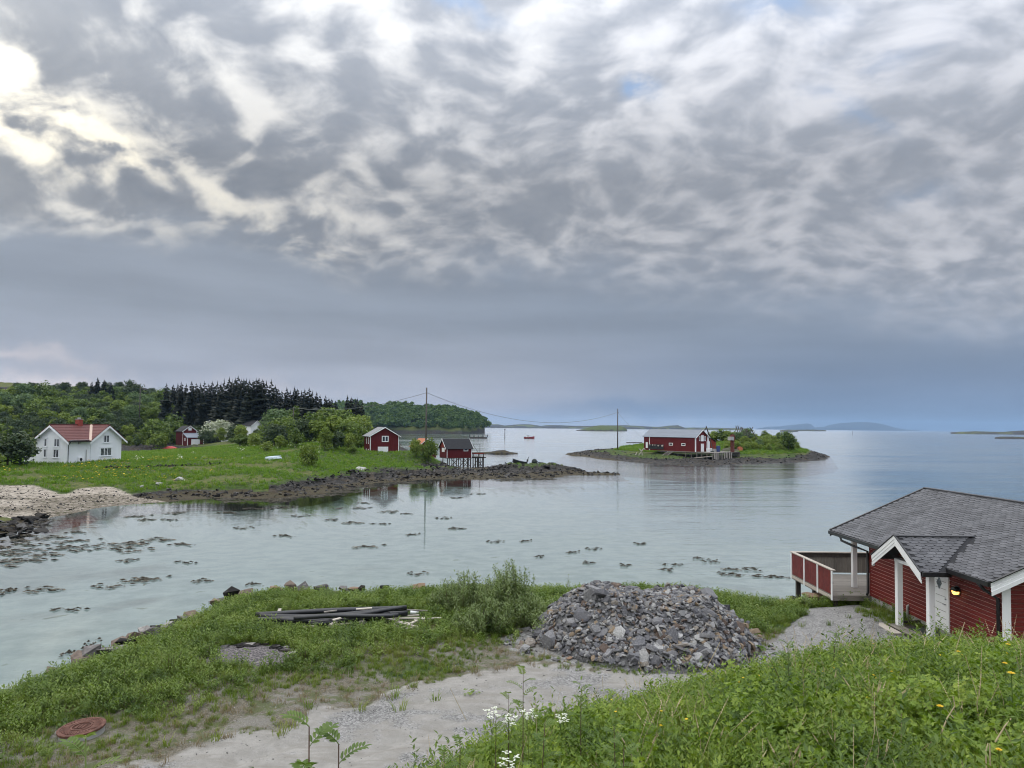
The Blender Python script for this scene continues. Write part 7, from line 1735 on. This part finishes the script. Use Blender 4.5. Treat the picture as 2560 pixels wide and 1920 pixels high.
for i in range(26):
    a = TR.uniform(.2, 2.4); q = TR.uniform(.75, 1.05); x, y = ASH_C[0] + 1.7 * q * math.cos(a), ASH_C[1] + 1.2 * q * math.sin(a); s_ = TR.uniform(.06, .24)
    link('stone', SLB[i % 4] if i % 3 else BS[i % 6], FP, None, (x - ASH_C[0], y - ASH_C[1], hn(x, y) - FP.location.z + .03), (TR.uniform(-.2, .2), TR.uniform(-.2, .2), TR.random() * 6), (s_ * 1.4, s_, s_ * .45))
# ------------------------------------------------------------------ pipes and boards
def pipe(a, b, za, zb_, r, label, bow=.0):
    p, q = atz(*a, za), atz(*b, zb_); n = 12; pts = []
    sd_ = (q - p).cross(Vector((0, 0, 1))).normalized()
    for i in range(n + 1):
        f = i / n; pts.append(p.lerp(q, f) + sd_ * bow * 4 * f * (1 - f) + Vector((0, 0, .05 * math.sin(f * 5 + a[0]))))
    t = thing('black_pipe', label, 'pipe', tuple(p), 0, 'black pipes lying in the grass')
    mb = MB().tube([v - p for v in pts], r, 14, False); mi = MB().tube([v - p for v in pts], r * .86, 14, False); mi.f = [f[::-1] for f in mi.f]
    k = len(mb.v); mb.add(mi.v, mi.f)
    for e in (0, n * 14):
        for j in range(14): mb.f.append((e + j, e + (j + 1) % 14, k + e + (j + 1) % 14, k + e + j) if e else (e + (j + 1) % 14, e + j, k + e + j, k + e + (j + 1) % 14))
    mb.build('wall', MAT['black_pipe'], t, smooth=True)
pipe((640, 1534), (1016, 1517), 1.90, 1.94, .10, 'long black pipe at the back of the pile', .25)
pipe((650, 1541), (1008, 1525), 1.86, 1.90, .095, 'second black pipe from the back, ending by the planks', .2)
pipe((646, 1546), (1018, 1531), 1.84, 1.88, .10, 'long black pipe in the middle of the pile', .3)
pipe((735, 1545), (996, 1535), 2.02, 2.06, .085, 'thinner black pipe lying on top of the middle pipes', .1)
pipe((700, 1551), (975, 1540), 1.82, 1.88, .10, 'black pipe just behind the front one', .1)
pipe((771, 1557), (962, 1545), 1.82, 1.86, .115, 'thick black pipe nearest the road', .05)
pipe((820, 1538), (1010, 1522), 2.04, 2.08, .08, 'thin black pipe leaning across the back pipes', .1)
def plank(a, b, z, w_, label, group='weathered boards by the pipes', th=.035, mat='pale_wood'):
    z += .12; p, q = atz(*a, z), atz(*b, z + .02); o = MB().beam(Vector((0, 0, 0)), q - p, w_, th).build('plank', MAT[mat]); o.location = p
    tag(o, label, 'plank', group)
plank((757, 1567), (788, 1565), 1.62, .12, 'short pale board left below the front pipe'); plank((838, 1563), (880, 1557), 1.66, .13, 'pale board leaning under the front pipe'); plank((832, 1550), (852, 1545), 1.98, .14, 'pale board lying on the front pipes')
plank((890, 1523), (930, 1520), 2.0, .14, 'pale board lying across the back pipes'); plank((810, 1530), (842, 1526), 1.95, .10, 'thin dark board wedged between the back pipes', mat='grey_wood')
plank((964, 1545), (996, 1552), 1.68, .16, 'wide dark board right of the front pipe end', mat='grey_wood'); plank((985, 1546), (1062, 1545), 1.62, .09, 'long thin board pointing right from the pipes'); plank((1000, 1540), (1048, 1538), 1.62, .10, 'pale board beside the pipe ends'); plank((1010, 1524), (1090, 1528), 1.66, .09, 'long dark lath right of the back pipes', mat='grey_wood')
for a, b in (((990, 1555), (1040, 1566)), ((1020, 1562), (1042, 1551)), ((984, 1560), (1000, 1568)), ((1000, 1571), (1030, 1561)), ((1035, 1549), (1105, 1544)), ((985, 1552), (1022, 1558)), ((1012, 1572), (1045, 1566))): plank(a, b, 1.62 + TR.uniform(0, .08), TR.uniform(.07, .12), 'broken pale board in the jumble right of the pipe ends')
for px, py in ((832, 1563), (908, 1556)): plank((px - 6, py + 2), (px + 8, py - 6), 1.66, .16, 'short wooden bearer block under the front pipe', th=.12)
for px in (690, 940): p = atz(px, 1537, 1.62); plank((px, 1549), (px + 10, 1524), 1.64, .12, 'wooden bearer crossing under the pipes', th=.10)
q = atz(1026, 1536, 1.62); o = MB().tube([(0, 0, .08), (.5, .05, .08)], .075, 10).build('white_tube', MAT['white_paint']); o.location = q; tag(o, 'short white tube lying beside the black pipe ends', 'tube')
# ------------------------------------------------------------------ rusty manhole
q = atz(206, 1816, 1.72); q = atz(206, 1816, hn(q.x, q.y) + .2); t = thing('manhole', 'round rusty cast iron manhole cover on a concrete ring', 'manhole', (q.x, q.y, hn(q.x, q.y) - .10)); t.rotation_euler = (R(2), R(-3), 0)
MB().lathe([(.50, -.3), (.50, .24)], 32).build('ring', MAT['concrete'], t, smooth=False)
cv = MB().lathe([(.53, .25), (.535, .30), (.50, .315), (.47, .312), (.46, .298), (.0, .298)], 40).build('cover', MAT['cast_iron_rust'], t)
for k in range(36):
    a = k * math.pi / 18; c, s_ = math.cos(a), math.sin(a); MB().beam((c * .27, s_ * .27, .302), (c * .435, s_ * .435, .302), .038, .022).build('rib', MAT['cast_iron_rust'], cv)
MB().lathe([(.245, .299), (.245, .318), (.205, .318), (.205, .299)], 32).build('inner_ring', MAT['cast_iron_rust'], cv)
for k in range(3): MB().box((-.12 + k * .08, -.10, .299), (-.075 + k * .08, .10, .314)).build('grip', MAT['cast_iron_rust'], cv)

# ------------------------------------------------------------------ low growth on the yard and the bank
TUFTS = [tuft(700 + k, 26, .26, .13, .0075, 'grass_leaf', .55) for k in range(6)]
TALL = [tuft(720 + k, 22, .50, .14, .0080, 'grass_leaf', .45) for k in range(5)]
DRY = [tuft(730 + k, 24, .22, .18, .006, 'dry_leaf', .9) for k in range(4)]
HERB = [herb(740 + k, 26, .22, .20, .042, 'herb_leaf', 6) for k in range(5)]
HSPR = [sprig(750 + k, 7, .36, .045, 'herb_leaf', 10, .16, .42) for k in range(5)]
BANK = [herb(760 + k, 26, .24, (.30, .44, .58)[k % 3], (.050, .060, .042)[k % 3], 'bank_leaf', 7) for k in range(6)] + [herb(770 + k, 40, .22, .46, .028, 'bank_leaf', 5) for k in range(3)]
BSPR = [sprig(775 + k, 9, .48, .036, 'bank_leaf', 14, .20, .40) for k in range(4)]
BIGL = [herb(780 + k, 7, .22, .48, .105, 'bank_leaf', 8) for k in range(3)]
MH = atz(206, 1816, 1.72)
PIPE_POLY = [atz(a, b, 1.7)[:2] for a, b in ((640, 1562), (640, 1530), (900, 1513), (1020, 1510), (1075, 1545), (1050, 1572), (880, 1572))]
def field(x, y):
    sd = sdist(x, y, NEAR_POLY); c = sdist(x, y, TERR_POLY); dr = -sdist(x, y, ROAD_POLY); hpz = np.hypot((x - 4.6) / 4.5, (y - 26.2) / 3.4)
    pp = sdist(x, y, PIPE_POLY)
    free = (ash_w(x, y) < .45) & (hpz > .95) & (sd > .1) & (pp < .05) & (np.hypot(x - MH[0], y - MH[1]) > .72)
    return sd, c, dr, free
N_ = 42000; x = RNG.uniform(-19, 16, N_); y = RNG.uniform(13, 36, N_); sd, c, dr, free = field(x, y)
lush = np.clip(sstep(dr, -.3, 5.0) + fbm(x * .35, y * .35, 3, 41) * -2.4 + fbm(x * 1.1, y * 1.1, 3, 42) * -1.0 + .10 + .22 * sstep(dr, .3, 1.5), 0, 1); lush = np.maximum(lush, (1 - sstep(sd, .5, 3.0)) * .9)
yard = yard_w(x, y); lush = np.where(yard > .3, np.where((np.abs(x - 15.2) < .7) & (y < 30.5) & (y > 27.9), .5, .004), lush); lush = np.where((c > -1.2), 0, lush)
lush = np.where((x > 7.8) & (yard < .3) & (y < 31), np.maximum(lush, .35), lush)
ok = free & (dr > -.35 + fbm(x * .6, y * .6, 2, 98) * 1.2) & (RNG.random(N_) < lush * .75)
P_ = pts_on(h_near, x[ok], y[ok]); ds = dr[ok]
o = scatter('yard_grass', P_, upright(len(P_), .12), (.45 + .6 * RNG.random(len(P_))) * (.6 + .5 * sstep(ds, 0, 6)), TUFTS); o['label'] = 'tufts of green grass on the yard'
ok2 = free & (dr > 1.5) & (RNG.random(N_) < lush * .42 * sstep(dr, 1.5, 6)) & (yard < .3) & (c < -1.2)
P_ = pts_on(h_near, x[ok2], y[ok2]); o = scatter('yard_herbs', P_, upright(len(P_), .15), .6 + .7 * RNG.random(len(P_)), HERB[:2] + HSPR); o['label'] = 'low leafy weeds on the yard'
ok3 = free & (sd < 2.2) & (RNG.random(N_) < .20) & (c < -1.5) & (hpz_ok := np.ones(N_, bool)) & (yard < .3)
P_ = pts_on(h_near, x[ok3], y[ok3]); o = scatter('shore_grass', P_, upright(len(P_), .15), .45 + .6 * RNG.random(len(P_)), TALL); o['label'] = 'taller grass fringing the shore edge'
ok4 = free & (dr > -.3) & (RNG.random(N_) < .04 + .08 * (1 - sstep(dr, 5, 9))) & (c < -1.2) & (yard < .3)
P_ = pts_on(h_near, x[ok4], y[ok4]); o = scatter('dry_grass', P_, upright(len(P_), .2), .35 + .6 * RNG.random(len(P_)), DRY); o['label'] = 'dry brown grass between the tufts'
# a few separate grass clumps at the edge of the road
for i, (px, py) in enumerate([(740, 1705), (775, 1775), (900, 1775), (1000, 1770), (1090, 1745), (1120, 1680), (1180, 1735), (880, 1600), (985, 1745), (1525, 1735), (1655, 1668), (700, 1838), (540, 1850), (730, 1820), (415, 1860), (360, 1800)]):
    p = atz(px, py, 1.6); z = hn(p.x, p.y)
    for k in range(1):
        o = link('grass_clump', TALL[i % 5] if py != 1735 else HERB[0], None, None, (p.x, p.y, z), (0, 0, TR.random() * 6), (1.25, 1.25, .62)); tag(o, ({740: 'grass clump on the bare soil right of the burnt patch', 775: 'grass clump low on the bare soil strip', 900: 'grass clump at the sandy edge in the middle of the road bend', 1000: 'last tall grass clump standing on the road edge', 1090: 'grass clump on the sand left of the tall rowan', 1120: 'grass clump at the road corner below the willows', 1180: 'grass clump out on the sand before the heap', 880: 'grass clump below the front pipes', 985: 'grass clump beside the last tall one at the road edge', 1655: 'small grass clump at the foot of the heap', 700: 'grass clump by the road above the large rowan leaves', 540: 'grass clump at the lower left road edge', 730: 'grass clump just above the rowan over the road', 415: 'lowest grass clump at the bottom left road edge', 360: 'grass clump right of the manhole'}.get(px, 'grass clump at the road edge')) if py != 1735 or px != 1525 else 'small leafy plant alone in the middle of the road', 'grass clump' if px != 1525 else 'plant', 'grass clumps along the road')
# gravel on the bare ground and in the yard
GS = [pebble(800 + k, .6, 'gravel_stone', 7) for k in range(5)]
x = RNG.uniform(-18, 16, 30000); y = RNG.uniform(13, 34, 30000); sd, c, dr, free = field(x, y); yw = yard_w(x, y)
ok = free & (c < -1.2) & ((yw > .5) | ((dr > -6.5) & (dr < -.3) & (RNG.random(30000) < .30)) | ((dr > -1.0) & (dr < 7) & (RNG.random(30000) < .35)))
P_ = pts_on(h_near, x[ok], y[ok]); o = scatter('gravel', P_, upright(len(P_), .5), .010 + .030 * RNG.random(len(P_)) ** 2, GS); o['label'] = 'loose gravel on the bare ground and the cabin yard'
# the bank below the viewer
N_ = 60000; x = RNG.uniform(-8, 24, N_); y = RNG.uniform(3.5, 22.5, N_); c = sdist(x, y, TERR_POLY); uu = x / y
infr = (uu < .80) & (uu > -.62)
dens = sstep(c, -2.2, -.9) * infr; dryp = fbm(x * .22, y * .5, 3, 121) + .18 * sstep(x, 6, 12) - .10
near_ = np.clip(11.0 / np.hypot(x, y), .5, 1.4)
rnd = RNG.random(N_)
gap = sstep(fbm(x * 1.5, y * 1.5, 3, 125) + fbm(x * .5, y * .5, 2, 126), -.22, -.02)
ok = (rnd < dens * .40 * (dryp < .14) * (.15 + .85 * gap)); P_ = pts_on(h_near, x[ok], y[ok]); sz = .65 + .6 * RNG.random(len(P_)); sz *= 1 + 1.1 * fbm(P_[:, 0] * .8, P_[:, 1] * .8, 3, 122)
o = scatter('bank_herbs', P_, upright(len(P_), .18), sz, BANK); o['label'] = 'dense bright green leafy plants covering the bank'
ok = (rnd > .42) & (rnd < .42 + dens * .16); P_ = pts_on(h_near, x[ok], y[ok]); o = scatter('bank_sprigs', P_, upright(len(P_), .15), .7 + .6 * RNG.random(len(P_)), BSPR); o['label'] = 'upright leafy shoots in the bank growth'
ok = (rnd > .60) & (rnd < .60 + dens * (.10 + .25 * (dryp > .08))); P_ = pts_on(h_near, x[ok], y[ok]); o = scatter('bank_grass', P_, upright(len(P_), .15), .7 + .6 * RNG.random(len(P_)), TALL); o['label'] = 'long green grass among the bank plants'
ok = (rnd > .90) & (rnd < .90 + dens * .10 * (dryp > .02)); P_ = pts_on(h_near, x[ok], y[ok]); o = scatter('bank_dry_grass', P_, upright(len(P_), .25), 1.0 + .8 * RNG.random(len(P_)), DRY); o['label'] = 'matted dry grass on the brow of the bank'
ok = (rnd > .86) & (rnd < .86 + dens * .05); P_ = pts_on(h_near, x[ok], y[ok]); o = scatter('bank_large_leaves', P_, upright(len(P_), .2), .7 + .5 * RNG.random(len(P_)), BIGL); o['label'] = 'larger lobed leaves standing out of the bank growth'
def straw(seed, n=5, h=.75):
    r = random.Random(seed); mb = MB()
    for i in range(n):
        a = r.random() * 6.28; l = h * r.uniform(.6, 1.2); b = Vector((r.gauss(0, .08), r.gauss(0, .08), 0)); e = b + Vector((math.cos(a) * l * .35, math.sin(a) * l * .35, l)); m2 = b.lerp(e, .5) + Vector((-math.cos(a) * l * .06, -math.sin(a) * l * .06, l * .05))
        mb.tube([tuple(b), tuple(m2), tuple(e)], [.004, .003, .0022], 4, False)
        for k in range(7): q_ = m2.lerp(e, .55 + .45 * k / 6); w_ = .012 * (1 - k / 9); mb.add([tuple(q_ + Vector((w_, 0, 0))), tuple(q_ + Vector((0, w_, .012))), tuple(q_ + Vector((-w_, 0, .02))), tuple(q_ + Vector((0, -w_, .012)))], [(0, 1, 2, 3)])
    return mb.mesh('straw', MAT['dry_stalk'])
STR = [straw(830 + k) for k in range(4)]
ok = (rnd > .80) & (rnd < .80 + dens * .014); P_ = pts_on(h_near, x[ok], y[ok]); o = scatter('bank_straw', P_, upright(len(P_), .25), .6 + .7 * RNG.random(len(P_)), STR); o['label'] = 'dead grass straws with seed heads standing out of the bank'
TSP = [sprig(840 + k, 4, .85, .050, 'herb_leaf', 18, .12, .34) for k in range(4)]
ok = (rnd > .83) & (rnd < .83 + dens * .014); P_ = pts_on(h_near, x[ok], y[ok]); o = scatter('bank_tall_shoots', P_, upright(len(P_), .15), .6 + .6 * RNG.random(len(P_)), TSP); o['label'] = 'tall leafy shoots rising from the bank'
FLY = [flower(820 + k, .52, .022, 'flower_yellow') for k in range(3)]
sel = np.where((dens > .8) & (rnd > .3) & (rnd < .3042) & (uu > .12))[0]; P_ = pts_on(h_near, x[sel], y[sel]); o = scatter('buttercups', P_, upright(len(P_), .15), .8 + .35 * RNG.random(len(P_)), FLY); o['label'] = 'small yellow buttercups scattered over the bank'
def dandelion(px, py, d, lb, s_=1.0):
    p = atd(px, py, d); z = hn(p.x, p.y); t = thing('dandelion', lb, 'flower', (p.x, p.y, z), 0, 'yellow dandelions on the bank'); h = max(.3, p.z - z)
    MB().tube([(0, 0, 0), (.02, .01, h * .5), (0, 0, h)], .006, 5).build('stem', MAT['rowan_leaf'], t)
    mb = MB()
    for k in range(22):
        a = k * .55; rr = .040 * s_ * (1 if k < 13 else .6); zz = h + (.004 if k < 13 else .012); c_, s2 = math.cos(a), math.sin(a); mb.add([(0, 0, h), (c_ * rr * .6 - s2 * .008, s2 * rr * .6 + c_ * .008, zz), (c_ * rr, s2 * rr, zz + .004), (c_ * rr * .6 + s2 * .008, s2 * rr * .6 - c_ * .008, zz)], [(0, 1, 2, 3)])
    mb.build('petals', MAT['flower_yellow'], t)
dandelion(2528, 1683, 9.8, 'large yellow dandelion head near the right edge of the bank', 1.5); dandelion(2520, 1611, 15.5, 'yellow dandelion in front of the cabin corner post', 1.6); dandelion(2512, 1658, 12.0, 'yellow dandelion just above the largest one', 1.2); dandelion(2396, 1629, 14.5, 'yellow dandelion before the red cabin wall', 1.2); dandelion(2350, 1766, 8.5, 'yellow dandelion low on the bank left of the dry stalk', 1.1); dandelion(2497, 1875, 7.0, 'yellow dandelion lowest on the bank', .8)

# ------------------------------------------------------------------ willow bushes and saplings
def shoots(seed, n, h, spread, ll, nl, asp=.36):
    r = np.random.default_rng(seed); P = []; T = []; N = []; mb = MB()
    for i in range(n):
        a = r.random() * 6.283; b = spread * r.random() ** .7; l = h * (.45 + .6 * r.random()) * (1 - .35 * b / spread)
        base = np.array([math.cos(a) * b * .45, math.sin(a) * b * .45, 0]); top = np.array([math.cos(a) * b, math.sin(a) * b, l])
        mid = (base + top) / 2 + np.array([math.cos(a), math.sin(a), 0]) * .08 * h
        mb.tube([tuple(base), tuple(mid), tuple(top)], [.009, .006, .002], 4, False)
        for j in range(nl):
            f = .12 + .88 * (j + r.random() * .5) / nl; p = (1 - f) ** 2 * base + 2 * f * (1 - f) * mid + f * f * top
            off = r.normal(size=3) * .09 * (1 - f * .5); g = j * 2.4 + r.random(); d = np.array([math.cos(g), math.sin(g), .5 + .6 * r.random()]); d /= np.linalg.norm(d)
            P.append(p + off + d * ll); T.append(d); N.append(np.cross(d, [-math.sin(g), math.cos(g), 0]) + r.normal(size=3) * .3)
    P = np.array(P); T = unit(np.array(T)); N = unit(np.array(N)); B = unit(np.cross(N, T)); s_ = ll * (.6 + .8 * r.random(len(P)))[:, None]
    V = np.stack([P - T * s_, P - B * s_ * asp + N * s_ * .1, P + T * s_, P + B * s_ * asp + N * s_ * .1], 1).reshape(-1, 3)
    return mb.mesh('stems', MAT['stem_brown']), V
def willow(px, py, top, wpx, n, nl, lb, seed, mat='willow_leaf', ll=.052, zg=1.5):
    p = atz(px, py, zg); z = hn(p.x, p.y); h = atd(px, top, p.y).z - z; sp = wpx / 1776 * p.y / 2
    st, V = shoots(seed, int(n * 1.5), h, sp, ll, int(nl * 1.1)); t = thing('willow_bush', lb, 'bush', (p.x, p.y, z), 0, 'willow bushes between pipes and heap')
    link('stems', st, t); link('foliage', np_mesh('foliage', V, np.arange(len(V)).reshape(-1, 4), MAT[mat], False), t)
willow(1268, 1548, 1396, 150, 62, 110, 'tallest willow bush standing left of the heap', 1); willow(1160, 1540, 1418, 130, 48, 90, 'willow bush left of the tallest one, by the water', 2); willow(1318, 1572, 1478, 150, 46, 80, 'lower willow bush touching the heap', 3)
willow(1215, 1582, 1490, 190, 62, 80, 'low spreading willow in front of the tall ones', 4); willow(1110, 1528, 1462, 110, 30, 60, 'small willow at the left end of the bushes', 5); willow(1245, 1530, 1425, 110, 40, 80, 'willow bush filling the middle behind the tallest', 6)
willow(2008, 1512, 1478, 36, 12, 30, 'small lone bush between heap and cabin deck', 7); willow(1362, 1600, 1540, 70, 16, 40, 'grassy green shoot at the left flank of the heap', 8)
for i, (px, py, tp) in enumerate([(1795, 1492, 1468), (1725, 1474, 1456), (1582, 1462, 1448), (1605, 1464, 1456), (1425, 1478, 1432), (1880, 1492, 1478), (1620, 1466, 1455)]):
    willow(px, py, tp, 26, 5, 16, 'small weed sprouting from the back edge of the heap', 20 + i, 'herb_leaf', .035, 1.6 if px not in (1582, 1605, 1620) else 3.0)
willow(570, 1505, 1476, 30, 4, 14, 'thin sapling left of the pair at the shore corner', 31, 'herb_leaf', .045); willow(596, 1500, 1476, 26, 3, 16, 'thin sapling right of the pair at the shore corner', 32, 'herb_leaf', .045)
for i, (px, py, tp, w_) in enumerate([(300, 1720, 1660, 110), (420, 1690, 1625, 130), (250, 1735, 1680, 100), (400, 1755, 1700, 140), (300, 1775, 1730, 130), (520, 1650, 1610, 70), (1010, 1532, 1500, 60), (960, 1575, 1545, 120), (870, 1580, 1550, 90), (760, 1660, 1610, 110), (740, 1590, 1560, 60)]):
    willow(px, py, tp, w_, 20, 34, ['low shrub at the left shore edge below the riprap boulders', 'dense low shrub directly left of the burnt patch', 'low shrub nearest the left picture edge on the grass', 'broad low shrub below and left of the burnt patch', 'low shrub between grass and bare soil above the manhole',
    'small shrub touching the upper left rim of the burnt patch', 'small shrub between the pipe ends and the willows', 'broad low shrub on the gravel in front of the broken boards', 'low shrub in the grass before the front pipe', 'wide low shrub right of the burnt patch', 'small shrub at the left front corner of the pipes'][i], 40 + i, 'herb_leaf', .042)
def rowan(px, base, top, d, nleaf, lb, seed, ll=.048, lean=0.0, plumes=True):
    """sapling with feathery compound leaves"""
    r = random.Random(seed); p = atd(px, base, d); z = hn(p.x, p.y); q = atd(px + lean, top, d); h = max(.5, q.z - z); dxx = q.x - p.x
    stm = MAT['rowan_leaf' if d < 3 else 'stem_brown']; t = thing('rowan_sapling', lb, 'sapling', (p.x, p.y, z), 0, 'rowan saplings on the bank')
    at_ = lambda f: Vector((dxx * f * f, .04 * math.sin(3 * f), h * f))
    MB().tube([tuple(at_(i / 8)) for i in range(9)], [.010 - .007 * i / 8 for i in range(9)], 6).build('stem', stm, t, smooth=True)
    nleaf = int(nleaf * 1.7); span = min(.85, nleaf * .085 * ll / .05 / h)
    for k in range(nleaf):
        f = 1 - span * (1 - (k + 1) / nleaf); a = k * 2.4 + r.random() * .6; b = at_(f); L_ = r.uniform(.16, .25) * (1 - .35 * max(0, f - .8) / .2) * ll / .048
        d0 = Vector((math.cos(a), math.sin(a), .55 + .5 * f)).normalized(); mb = MB(); rach = []
        n = 7
        for i in range(n + 1):
            g = i / n; rach.append(b + d0 * L_ * g + Vector((0, 0, -.35 * L_ * g * g)))
        mb.tube([tuple(v) for v in rach], .0022, 4, False)
        side = d0.cross(Vector((0, 0, 1))).normalized()
        def leaflet(o_, dr_, up_):
            s_ = ll * r.uniform(.85, 1.1); w_ = up_.cross(dr_).normalized() * s_ * .17; m1, m2 = o_ + dr_ * s_ * .35, o_ + dr_ * s_ * .72; dn = up_ * s_ * .07
            mb.add([o_, m1 - w_ + dn, m2 - w_ * .8 + dn, o_ + dr_ * s_, m2 + w_ * .8 + dn, m1 + w_ + dn, m1, m2], [(0, 6, 1), (1, 6, 7, 2), (2, 7, 3), (0, 5, 6), (5, 4, 7, 6), (4, 3, 7)])
        for i in range(1, n + 1):
            tg = (rach[i] - rach[i - 1]).normalized(); upv = side.cross(tg).normalized()
            for s_ in (-1, 1): leaflet(rach[i], (side * s_ * .92 + tg * .42 + upv * .10).normalized(), upv)
        leaflet(rach[-1], (rach[-1] - rach[-2]).normalized(), side.cross((rach[-1] - rach[-2]).normalized()))
        mb.build('leaf', MAT['rowan_leaf'], t)
rowan(772, 1990, 1818, 3.1, 6, 'rowan sapling with large feathery leaves at the bottom edge over the road', 1, .052); rowan(846, 1990, 1862, 3.2, 6, 'second rowan sapling right of the first over the road', 2, .052)
rowan(1308, 1840, 1672, 10.6, 8, 'tall thin rowan sapling standing before the sandy road', 3, .062); rowan(1272, 1840, 1735, 10.8, 5, 'shorter rowan shoot left of the tall thin one', 4, .055); rowan(1240, 1850, 1800, 10.2, 4, 'lowest rowan shoot at the left of the trio', 5, .050)
rowan(1453, 1800, 1716, 10.8, 6, 'small pale rowan sapling at the brow of the bank', 6, .055); rowan(1348, 1960, 1800, 6.8, 6, 'rowan sapling close to the viewer left of the bank', 7, .055, 15); rowan(1545, 1960, 1815, 6.9, 7, 'feathery pale rowan spray in the middle of the bank', 8, .050, -10)
rowan(1965, 1745, 1622, 13.2, 8, 'dark stemmed rowan sapling leaning left below the heap', 9, .066, -60); rowan(1975, 1740, 1612, 13.4, 6, 'rowan sapling beside the leaning one', 10, .066, -5); rowan(2085, 1660, 1580, 15.0, 7, 'rowan sapling standing out against the gravel yard', 11, .070, 8); rowan(1150, 1960, 1850, 7.4, 5, 'leafy rowan tuft at the left end of the bank', 12, .052); rowan(1110, 1990, 1880, 6.8, 5, 'lowest rowan tuft at the bottom beside the road', 13, .050)
rowan(212, 2020, 1850, 2.7, 2, 'pale young rowan shoot at the bottom left below the manhole', 14, .040); rowan(1560, 1990, 1870, 5.6, 6, 'rowan leaves low in the middle foreground', 15, .05)
for i, (px, py, tp, d, lb) in enumerate([(1230, 1835, 1775, 10.3, 'white cow parsley at the left of the rowan trio'), (1275, 1845, 1792, 10.2, 'white cow parsley in front of the tall rowan'), (1322, 1842, 1778, 10.1, 'white cow parsley right of the tall rowan'), (1272, 1935, 1890, 7.0, 'white cow parsley low near the bottom edge'), (1405, 1838, 1790, 10.3, 'white cow parsley alone at the bank brow')]):
    p = atd(px, py, d); z = hn(p.x, p.y); h = max(.3, atd(px, tp, d).z - z); t = thing('cow_parsley', lb, 'flower', (p.x, p.y, z), i, 'cow parsley on the bank'); s_ = MB(); w_ = MB()
    s_.tube([(0, 0, 0), (0, 0, h * .75)], .006, 5)
    for k in range(6):
        a = k * 1.05; c_ = Vector((math.cos(a) * .07, math.sin(a) * .07, h * (.95 + .05 * (k % 2)))); s_.tube([(0, 0, h * .75), tuple(c_)], .003, 4)
        for j in range(10): g = Vector((RNG.normal() * .022, RNG.normal() * .022, RNG.normal() * .006)); w_.add([tuple(c_ + g + Vector(v) * .011) for v in ((-1, -1, 0), (1, -1, 0), (1, 1, .2), (-1, 1, .2))], [(0, 1, 2, 3)])
    s_.build('stem', MAT['rowan_leaf'], t); stuff(w_.build('umbel', MAT['flower_white'], t))
def stalk(pts, d, lb, r0=.006):
    P = [atd(a, b, d + .0 * i) for i, (a, b) in enumerate(pts)]; o = MB().tube([tuple(v - P[0]) for v in P], [r0 * (1 - .5 * i / len(P)) for i in range(len(P))], 5).build('dry_stalk', MAT['dry_stalk']); o.location = P[0]; tag(o, lb, 'stalk', 'dry stalks on the bank')
stalk([(2352, 1835), (2368, 1795), (2387, 1765), (2382, 1740)], 9.0, 'pale dry stalk bent to the right in the middle of the bank', .010); stalk([(2488, 1855), (2512, 1815), (2528, 1796)], 8.2, 'thick pale dry stalk near the right edge', .010); stalk([(2512, 1820), (2535, 1870)], 8.2, 'thin dry stalk crossing the thick one', .006)
stalk([(2466, 1925), (2464, 1880), (2470, 1858)], 7.2, 'left upright of the paired dry stalks at the bottom right', .008); stalk([(2476, 1925), (2474, 1860)], 7.2, 'right upright of the paired dry stalks at the bottom right', .008); stalk([(2380, 1655), (2400, 1590), (2412, 1555)], 15.0, 'tall dry grass stem in front of the cabin wall', .010); stalk([(1765, 1672), (1785, 1635), (1800, 1605)], 14.0, 'thin dry stem against the rubble heap', .008)
stalk([(2240, 1640), (2228, 1605), (2215, 1600)], 14.5, 'dry grass stem against the gravel yard', .008); stalk([(2215, 1880), (2220, 1850), (2222, 1850)], 8.0, 'short dry stem low on the bank', .008); stalk([(1165, 1800), (1145, 1760), (1125, 1720)], 9.5, 'thin dark grass stem leaning over the road', .004)
# ------------------------------------------------------------------ sea air: far things fade
m_, t = newmat('haze'); v = t.new('ShaderNodeVolumePrincipled'); v.inputs['Color'].default_value = (0.42, 0.66, 1.0, 1); v.inputs['Density'].default_value = 6.0e-5; v.inputs['Anisotropy'].default_value = 0.2
o = t.new('ShaderNodeOutputMaterial'); t.l.new(v.outputs[0], o.inputs['Volume'])
s = 16000.0
hz_ = stuff(MB().box((-s, -1500, -9.5), (s, s, 205.0)).build('haze', m_)); hz_['label'] = 'thin bluish sea haze over the whole place'
